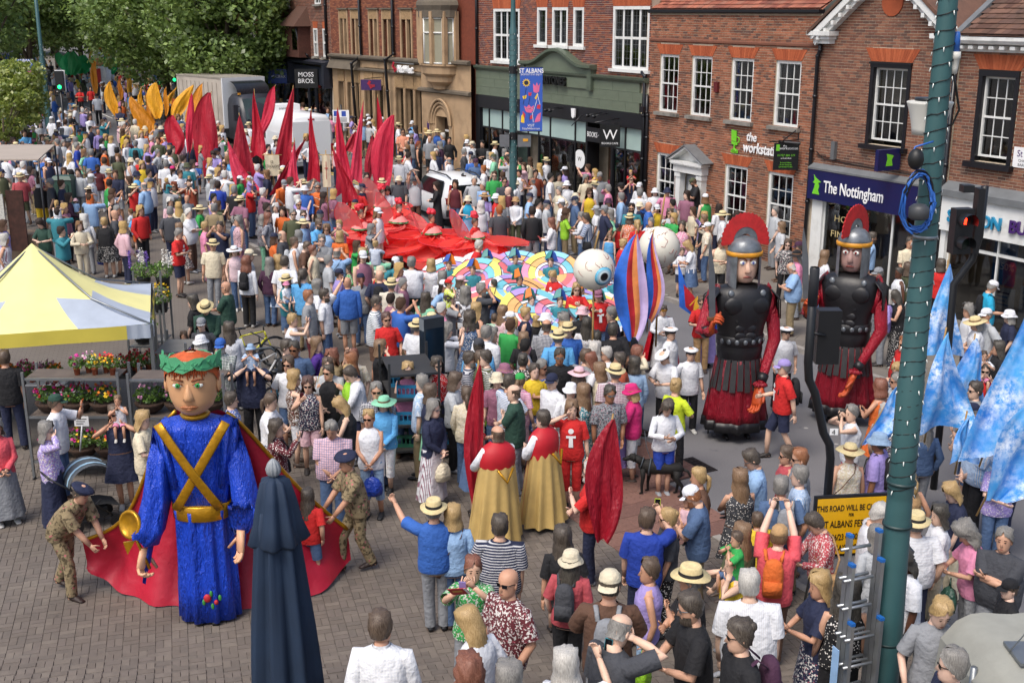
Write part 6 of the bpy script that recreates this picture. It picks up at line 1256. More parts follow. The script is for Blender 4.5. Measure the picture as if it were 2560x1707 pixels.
 if not sleeveless and not noarms:
  L_={'t':.50,'s':.62,'l':1.0}.get(tsl,.5)
  for sd in (1,-1):
   S,E,W=sh[sd],el[sd],wr[sd]; r_=(.070 if fem else .080)*s*(1 + fat*.25); ins=T((sd*sw*.55*s,0,1.372*s))
   if L_<.9:q=S + (E - S)*(L_/.55 if L_<.55 else 1.0)*.92; pts=[ins,S + np.array((0,0,.004)),S*.5 + q*.5,q]; rr=[r_*.92,r_*.98,r_*1.0,r_*1.04]
   else:pts=[ins,S + np.array((0,0,.004)),S*.5 + E*.5,E,E*.5 + W*.5,W*.93 + E*.07]; rr=[r_*.92,r_*.95,r_*.88,r_*.85,r_*.74,r_*.66]
   G.tube(pts,rr,6 if CROWD['on'] else 10 if fine else 7,0,cap=False)
   if L_>.9:pass
 if collar and tsl in ('l','s') and fine:
  G.rings([ring(1.47,.072,.072,0),ring(1.50,.066,.066,.005)],0,cap=False)
 gname={'t':'shirt','s':'shirt','l':'shirt','v':'vest_top','d':'dress'}[tsl]
 o=G.build(gname,topmat or CLOTH[tpt],body,True,None,None,lin(CLR[tc]))
 if bot and bot[1] not in ('D',None) and tsl != 'd':
  bc,bk,bp=bot; P=MB(); hh=hw + .012 + fat*.02
  if bk in ('p','s','q'):
   P.rings([ring(zz,trow(min(zz,1.0))[0] + .014,trow(min(zz,1.0))[1] + .012,0,nk,nzq*.5) for zz in (.815,.86,.92,.99)],0,cap=False)
   for sd in (1,-1):
    Hh,K,F=LG[sd]; rt=(.098 if fem else .098)*s*(1 + fat*.35)
    if bk=='p':P.tube([Hh + np.array((0,0,.05*s)),Hh,Hh*.5 + K*.5,K,K*.5 + F*.5,F + np.array((0,.005,-.01))*s],[rt*1.0,rt,rt*.88,rt*.76,rt*.74,rt*.70],6 if CROWD['on'] else 10 if fine else 7,0,cap=False)
    elif bk=='q':P.tube([Hh + np.array((0,0,.05*s)),Hh,Hh*.5 + K*.5,K,K*.55 + F*.45],[rt*1.0,rt,rt*.88,rt*.78,rt*.74],6 if CROWD['on'] else 10 if fine else 7,0,cap=False)
    else:P.tube([Hh + np.array((0,0,.05*s)),Hh,Hh*.5 + K*.5,K*.92 + Hh*.08],[rt*1.0,rt*1.02,rt*.99,rt*.95],6 if CROWD['on'] else 10 if fine else 7,0,cap=False)
   P.build({'p':'trousers','q':'cropped_trousers','s':'shorts'}[bk],botmat or CLOTH[bp],body,True,None,None,lin(CLR[bc]))
  else:
   hem={'k':.5,'m':.14}[bk]; rows=[]
   for i,zz in enumerate(np.linspace(hem,.99,8)):
    f=1 - i/7; w_=hh*(.96 + (.34 if bk=='k' else .42)*f); R=[]
    for j in range(nk*2):a=6.28319*j/(nk*2); q=1 + .06*f*math.sin(a*8 + 1) + .03*f*math.sin(a*13); R.append((w_*q*math.cos(a)*s,w_*.74*q*math.sin(a)*s,zz*s))
    rows.append(R)
   P.rings(rows,0,cap=False); P.build('skirt',botmat or CLOTH[bp],body,True,None,None,lin(CLR[bc]))
 if not nolegs:
  S_=MB()
  for sd in (1,-1):
   F=LG[sd][2]; S_.tube([F + np.array((0,.07,-.05))*s,F + np.array((0,.02,-.03))*s,F + np.array((0,-.06,-.045))*s,F + np.array((0,-.14,-.062))*s,F + np.array((0,-.185,-.07))*s],[(.03*s,.03*s),(.044*s,.052*s),(.048*s,.038*s),(.047*s,.024*s),(.03*s,.014*s)],5 if CROWD['on'] else 8,0)
  S_.build('shoes',SHOEM,body,True,None,None,lin(shoes or rng.choice(['#2a2523','#b9b8b4','#3c2f28','#1c1d22','#8b8e94','#5a4232'])))
 # hair
 hcol,hst=hair
 if hst != '0':
  Hm=MB(); hl=8 if CROWD['on'] else 18 if fine else 12; bz=.034 if hst in 'c' else .016; ex_={'c':.038,'l':.026,'b':.028,'s':.014,'z':.007,'u':.014,'p':.015,'B':.03}.get(hst,.012)
  rows=[(.121,0),(.108,0),(.085,12),(.055,52),(.015,78),(-.025,98),(-.05,118)]
  if hst in 's':rows=rows
  if hst=='z':rows=[(.07,78),(.045,80),(.015,84),(-.025,100),(-.055,118)]
  if hst in 'bB':rows=rows[:4] + [(.015,66),(-.03,74),(-.07,82),(-.11,88),(-.13,92)]
  if hst in 'lc':rows=rows[:4] + [(.015,66),(-.03,74),(-.07,84),(-.12,98)] + ([(-.18,108),(-.25,115),(-.31,124)] if hst=='l' else [(-.17,104),(-.2,112)])
  if hat and hat[:3] not in ('ban',):rows=[r for r in rows if r[0]<.06]
  elif hst != 'z':rows=[(.1215,-1)] + rows
  G_=[]
  for zz,gap in rows:
   R=[]; g_=rad(max(0,gap)); tip=gap<0
   if zz>=-.12:rx,rf,rb=head_r(max(zz,-.05));
   else:rx,rf,rb=.085,.06,.085
   if zz<-.05:rx,rb=.078 + min(.03,-zz*.12),.088 + (-.05 - zz)*.12
   for j in range(hl + 1):
    a=g_ + (6.28319 - 2*g_)*j/hl; sx_,cy=math.sin(a),-math.cos(a); q=ex_ + rng.uniform(-bz,bz)*.55 + (.012 if zz>.1 else 0)
    if tip:R.append(Hd((0,.005,.121 + ex_ + .014))); continue
    zt_=max(zz,-.05); pt=Hd(((rx + q)*sx_,((rf + q) if cy<0 else (rb + q))*cy,zt_ + (q if zz>.1 else 0)))
    R.append((pt[0],pt[1],pt[2] + (zz - zt_)*hs + (rng.uniform(-.02,.02) if zz<-.15 else 0)))
   G_.append(R)
  Hm.grid(G_)
  if hst=='u':Hm.ell(Hd((0,.085,.085)),(.042*hs,.042*hs,.038*hs),8,6)
  if hst=='p':Hm.tube([Hd((0,.09,.04)),Hd((0,.13,.0)),Hd((0,.13,-.1)),Hd((0,.11,-.2))],[.025*hs,.034*hs,.03*hs,.012*hs],7)
  Hm.build('hair',HAM,body,True,None,None,lin(HAIR[hcol]))
 if beard:
  Hm=MB(); G_=[]
  for zz,gap in ((-.03,0),(-.07,0),(-.10,0),(-.125,0)):
   rx,rf,rb=head_r(zz); R=[]
   for j in range(9):a=rad(-82 + 164*j/8); q=.009 + (.01 if zz<-.09 else 0) - (.02 if zz>-.05 and 2<j<6 else 0); R.append(Hd(((rx + q)*math.sin(a),-(rf + q)*math.cos(a),zz)))
   G_.append(R)
  Hm.grid(G_); Hm.build('beard',HAM,body,True,None,None,lin(HAIR[beard]))
 if glasses:
  g=MB()
  for sd in (-1,1):g.add([Hd((sd*.032 + dx,-.094 + abs(sd*.032 + dx)*.28,.012 + dz)) for dx,dz in ((-.025,.014),(.025,.016),(.022,-.016),(-.018,-.018))],[(0,1,2,3)],0); g.tube([Hd((sd*.055,-.08,.02)),Hd((sd*.08,.0,.02))],.004*hs,4)
  g.tube([Hd((-.01,-.096,.018)),Hd((.01,-.096,.018))],.004*hs,4); g.build('sunglasses',LENS if glasses != 'clear' else STEEL,body)
 if hat:
  k,c=(hat.split(':') + [None])[:2]; col=lin(CLR.get(c,'#d8c89a')); hm=MB()
  def lat(prof,n=20,fz=1.0):
   n=10 if CROWD['on'] else n; return [[Hd((r*math.cos(6.28319*j/n),r*1.16*math.sin(6.28319*j/n),zz + (0 if not callable(fz) else fz(r,6.28319*j/n)))) for j in range(n)] for r,zz in prof]
  if k=='pan':
   brim=lambda r,a:(.012*math.cos(2*a) if r>.12 else 0)
   hm.rings(lat([(.150,.045),(.150,.052),(.092,.060),(.086,.085),(.080,.135),(.072,.148),(.045,.140),(.01,.135)],22,brim)); o=hm.build('hat',STRAW if c is None else HATM,body,True,None,None,col); b=MB(); b.rings(lat([(.0935,.062),(.0885,.092)],22),cap=False); b.build('hat_band',mat('hat_ribbon','#17171b',.7),o)
  elif k=='cap':
   hm.rings(lat([(.084,.03),(.086,.06),(.078,.10),(.05,.13),(.01,.137)],16)); P=[[Hd((.078*math.sin(a)*(1 + .1*f),-(.09 + .075*f*math.cos(a*.9))*(math.cos(a)*.55 + .45),.035 - .02*f)) for a in np.linspace(-1.2,1.2,9)] for f in (0,.5,1)]; hm.grid(P); hm.build('cap',HATM,body,True,None,None,col)
  elif k=='cpb':
   hm.rings(lat([(.084,.03),(.086,.06),(.078,.10),(.05,.13),(.01,.137)],16)); P=[[Hd((.078*math.sin(a),(.095 + .07*f)*(math.cos(a)*.55 + .45),.03 - .03*f)) for a in np.linspace(-1.2,1.2,9)] for f in (0,.5,1)]; hm.grid(P); hm.build('cap',HATM,body,True,None,None,col)
  elif k in ('bkt','sun'):
   w_=.135 if k=='bkt' else .19; dz=-.03 if k=='bkt' else -.005
   hm.rings(lat([(w_,.04 + dz),(w_*.99,.046 + dz),(.092,.055),(.086,.09),(.074,.128),(.045,.14),(.01,.142)],20,lambda r,a:.01*math.sin(3*a) if r>.12 else 0)); o=hm.build('hat',HATM if c else STRAW,body,True,None,None,col)
   if k=='sun':b=MB(); b.rings(lat([(.0935,.058),(.0885,.082)],20),cap=False); b.build('hat_band',mat('brown_ribbon','#6b4a30',.7),o)
  elif k=='nav':
   hm.rings(lat([(.088,.03),(.09,.062)],18),cap=False); o=hm.build('cap_band',mat('navy_ribbon','#15172a',.6),body); b=MB(); b.rings(lat([(.088,.062),(.125,.075),(.128,.092),(.10,.105),(.01,.108)],20)); b.build('cap_top',HATM,o,True,None,None,lin('#e0e1e4'))
  elif k=='ber':
   hm.rings(lat([(.082,.04),(.09,.055),(.125,.085),(.11,.105),(.05,.118),(.01,.12)],18,lambda r,a:-.028*math.cos(a) if r>.1 else 0)); o=hm.build('beret',HATM,body,True,None,None,col); b=MB(); b.ell(Hd((.03,-.1,.07)),(.014,.008,.014),8,5); b.build('cap_badge',mat('badge_gold','#b08a3a',.4),o)
  elif k=='band':hm.rings(lat([(.082,.035),(.084,.075)],16),cap=False); hm.build('headband',mat('gold_band','#c08b2a',.4),body)
 return body,dict(sh=sh,el=el,wr=wr,Hd=Hd,T=T,s=s,LG=LG,yaw=yaw,loc=(x,y,z))
def to_world(info,p):
 c,s_=math.cos(info['yaw']),math.sin(info['yaw']); p=np.array(p); return (info['loc'][0] + p[0]*c - p[1]*s_,info['loc'][1] + p[0]*s_ + p[1]*c,info['loc'][2] + p[2])
PHM={}
def phone(info,pose,c,label):
 w=info['wr']; s=info['s']
 if pose in ('ph','lk','hi','cam','cl'):p=(w[1] + w[-1])/2 + np.array((0,-.06,.05))*s
 elif pose in ('p1','hd','wv','wk','pt'):p=w[-1] + np.array((0.02,-.06,.08))*s
 else:p=w[1] + np.array((-.02,-.06,.08))*s
 q=to_world(info,p); b=MB(); tl=.25 if pose not in ('lk','wk') else 1.0
 M=Matrix.Rotation(tl,4,'X'); b.box(-.036,.036,-.004,.004,-.074,.074,M=M); o=b.build('phone',objmat('phone_case',rough=.35,bstr=0),None,False,q,info['yaw'],lin(CLR[c])); c2=MB(); c2.box(-.032,.032,.0045,.0055,-.068,.068,M=M); c2.build('screen',mat('phone_screen','#0d1014',.1),o,False); tag(o,label,'phone','phones held by spectators'); return o
def booklet(info,side,label,c='red'):
 p=to_world(info,info['wr'][side] + np.array((side*-.03,-.08,.02))*info['s']); b=MB(); M=Matrix.Rotation(.7,4,'X') @ Matrix.Rotation(side*.3,4,'Y'); b.box(-.105,.105,-.003,.003,-.075,.075,M=M); o=b.build('programme',mat('programme_cover','#a82530',.6),None,False,p,info['yaw']); d=MB(); d.box(.075,.104,-.0042,-.0033,-.074,.074,M=M); d.build('cover_strip',SIGNW,o,False); d=MB(); d.box(-.07,.04,-.0042,-.0033,-.01,.03,M=M); d.build('cover_title',mat('cover_gold','#b98a3c',.6),o,False); tag(o,label,'programme','festival programmes'); return o
def backpack(info,c,label):
 s=info['s']; b=MB(); b.rings([[(rx*math.cos(a)*(abs(math.cos(a))**-.4 if abs(math.cos(a))>.2 else 1.6)*.8*s,(.19 + ry*math.sin(a))*s,zz*s) for a in np.linspace(0,6.2832,15)[:-1]] for zz,rx,ry in ((.98,.11,.05),(1.0,.14,.075),(1.15,.145,.085),(1.3,.14,.075),(1.4,.11,.055),(1.43,.05,.03))]); o=b.build('backpack',CLOTH[None],None,True,info['loc'],info['yaw'],lin(CLR[c])); b=MB()
 b.box(-.1*s,.1*s,.265*s,.295*s,1.02*s,1.2*s); b.build('front_pocket',CLOTH[None],o,True,None,None,lin(CLR[c]))
 for sd in (-1,1):b=MB(); b.tube([info['T'](p) for p in ((sd*.08*s,.13*s,1.38*s),(sd*.1*s,.03*s,1.475*s),(sd*.115*s,-.1*s,1.38*s),(sd*.13*s,-.13*s,1.2*s),(sd*.15*s,.05*s,1.05*s))],[(.022*s,.008*s)]*5,6); b.build('strap',CLOTH[None],o,True,None,None,lin(CLR[c]))
 tag(o,label,'backpack','backpacks worn by spectators'); return o
def shoulder_bag(info,c,label,side=1):
 s=info['s']; b=MB(); b.rings([[(side*.22*s + rx*math.cos(a)*s,ry*math.sin(a)*s,zz*s) for a in np.linspace(0,6.2832,13)[:-1]] for zz,rx,ry in ((.8,.05,.11),(.83,.065,.13),(.96,.06,.12),(1.02,.03,.10))]); o=b.build('shoulder_bag',CLOTH[None],None,True,info['loc'],info['yaw'],lin(CLR[c])); b=MB()
 b.tube([(side*.2*s,-.06*s,1.0*s),(side*.08*s,-.165*s,1.22*s),(-side*.1*s,-.1*s,1.455*s),(-side*.11*s,.03*s,1.475*s),(-side*.07*s,.13*s,1.38*s),(side*.1*s,.155*s,1.16*s),(side*.2*s,.06*s,1.0*s)],[(.014*s,.005*s)]*7,6); b.build('strap',CLOTH[None],o,True,None,None,lin(CLR[c])); tag(o,label,'bag','bags worn by spectators'); return o
def carrier(info,c,label,side=1,hgt=.36):
 s=1.0; p=to_world(info,info['wr'][side] + np.array((0,-.03,-.09))*info['s']); b=MB(); R=[]
 for zz,w_ in ((-.08,.02),(-.13,.1),(-.2,.14),(-.3,.155),(-hgt - .02,.14),(-hgt - .05,.06)):R.append([(w_*(1 + .12*math.sin(3*a))*math.cos(a),w_*.62*(1 + .15*math.sin(5*a))*math.sin(a),zz) for a in np.linspace(0,6.2832,17)[:-1]])
 b.rings(R); o=b.build('carrier_bag',objmat('plastic_bag',rough=.35,bscale=14,bstr=.8),None,True,p,info['yaw'],lin(CLR[c])); b=MB(); b.tube([(-.03,0,-.1),(0,0,.03),(.03,0,-.1)],.01,5); b.build('handle',objmat('plastic_bag'),o,True,None,None,lin(CLR[c])); tag(o,label,'carrier bag','carrier bags'); return o
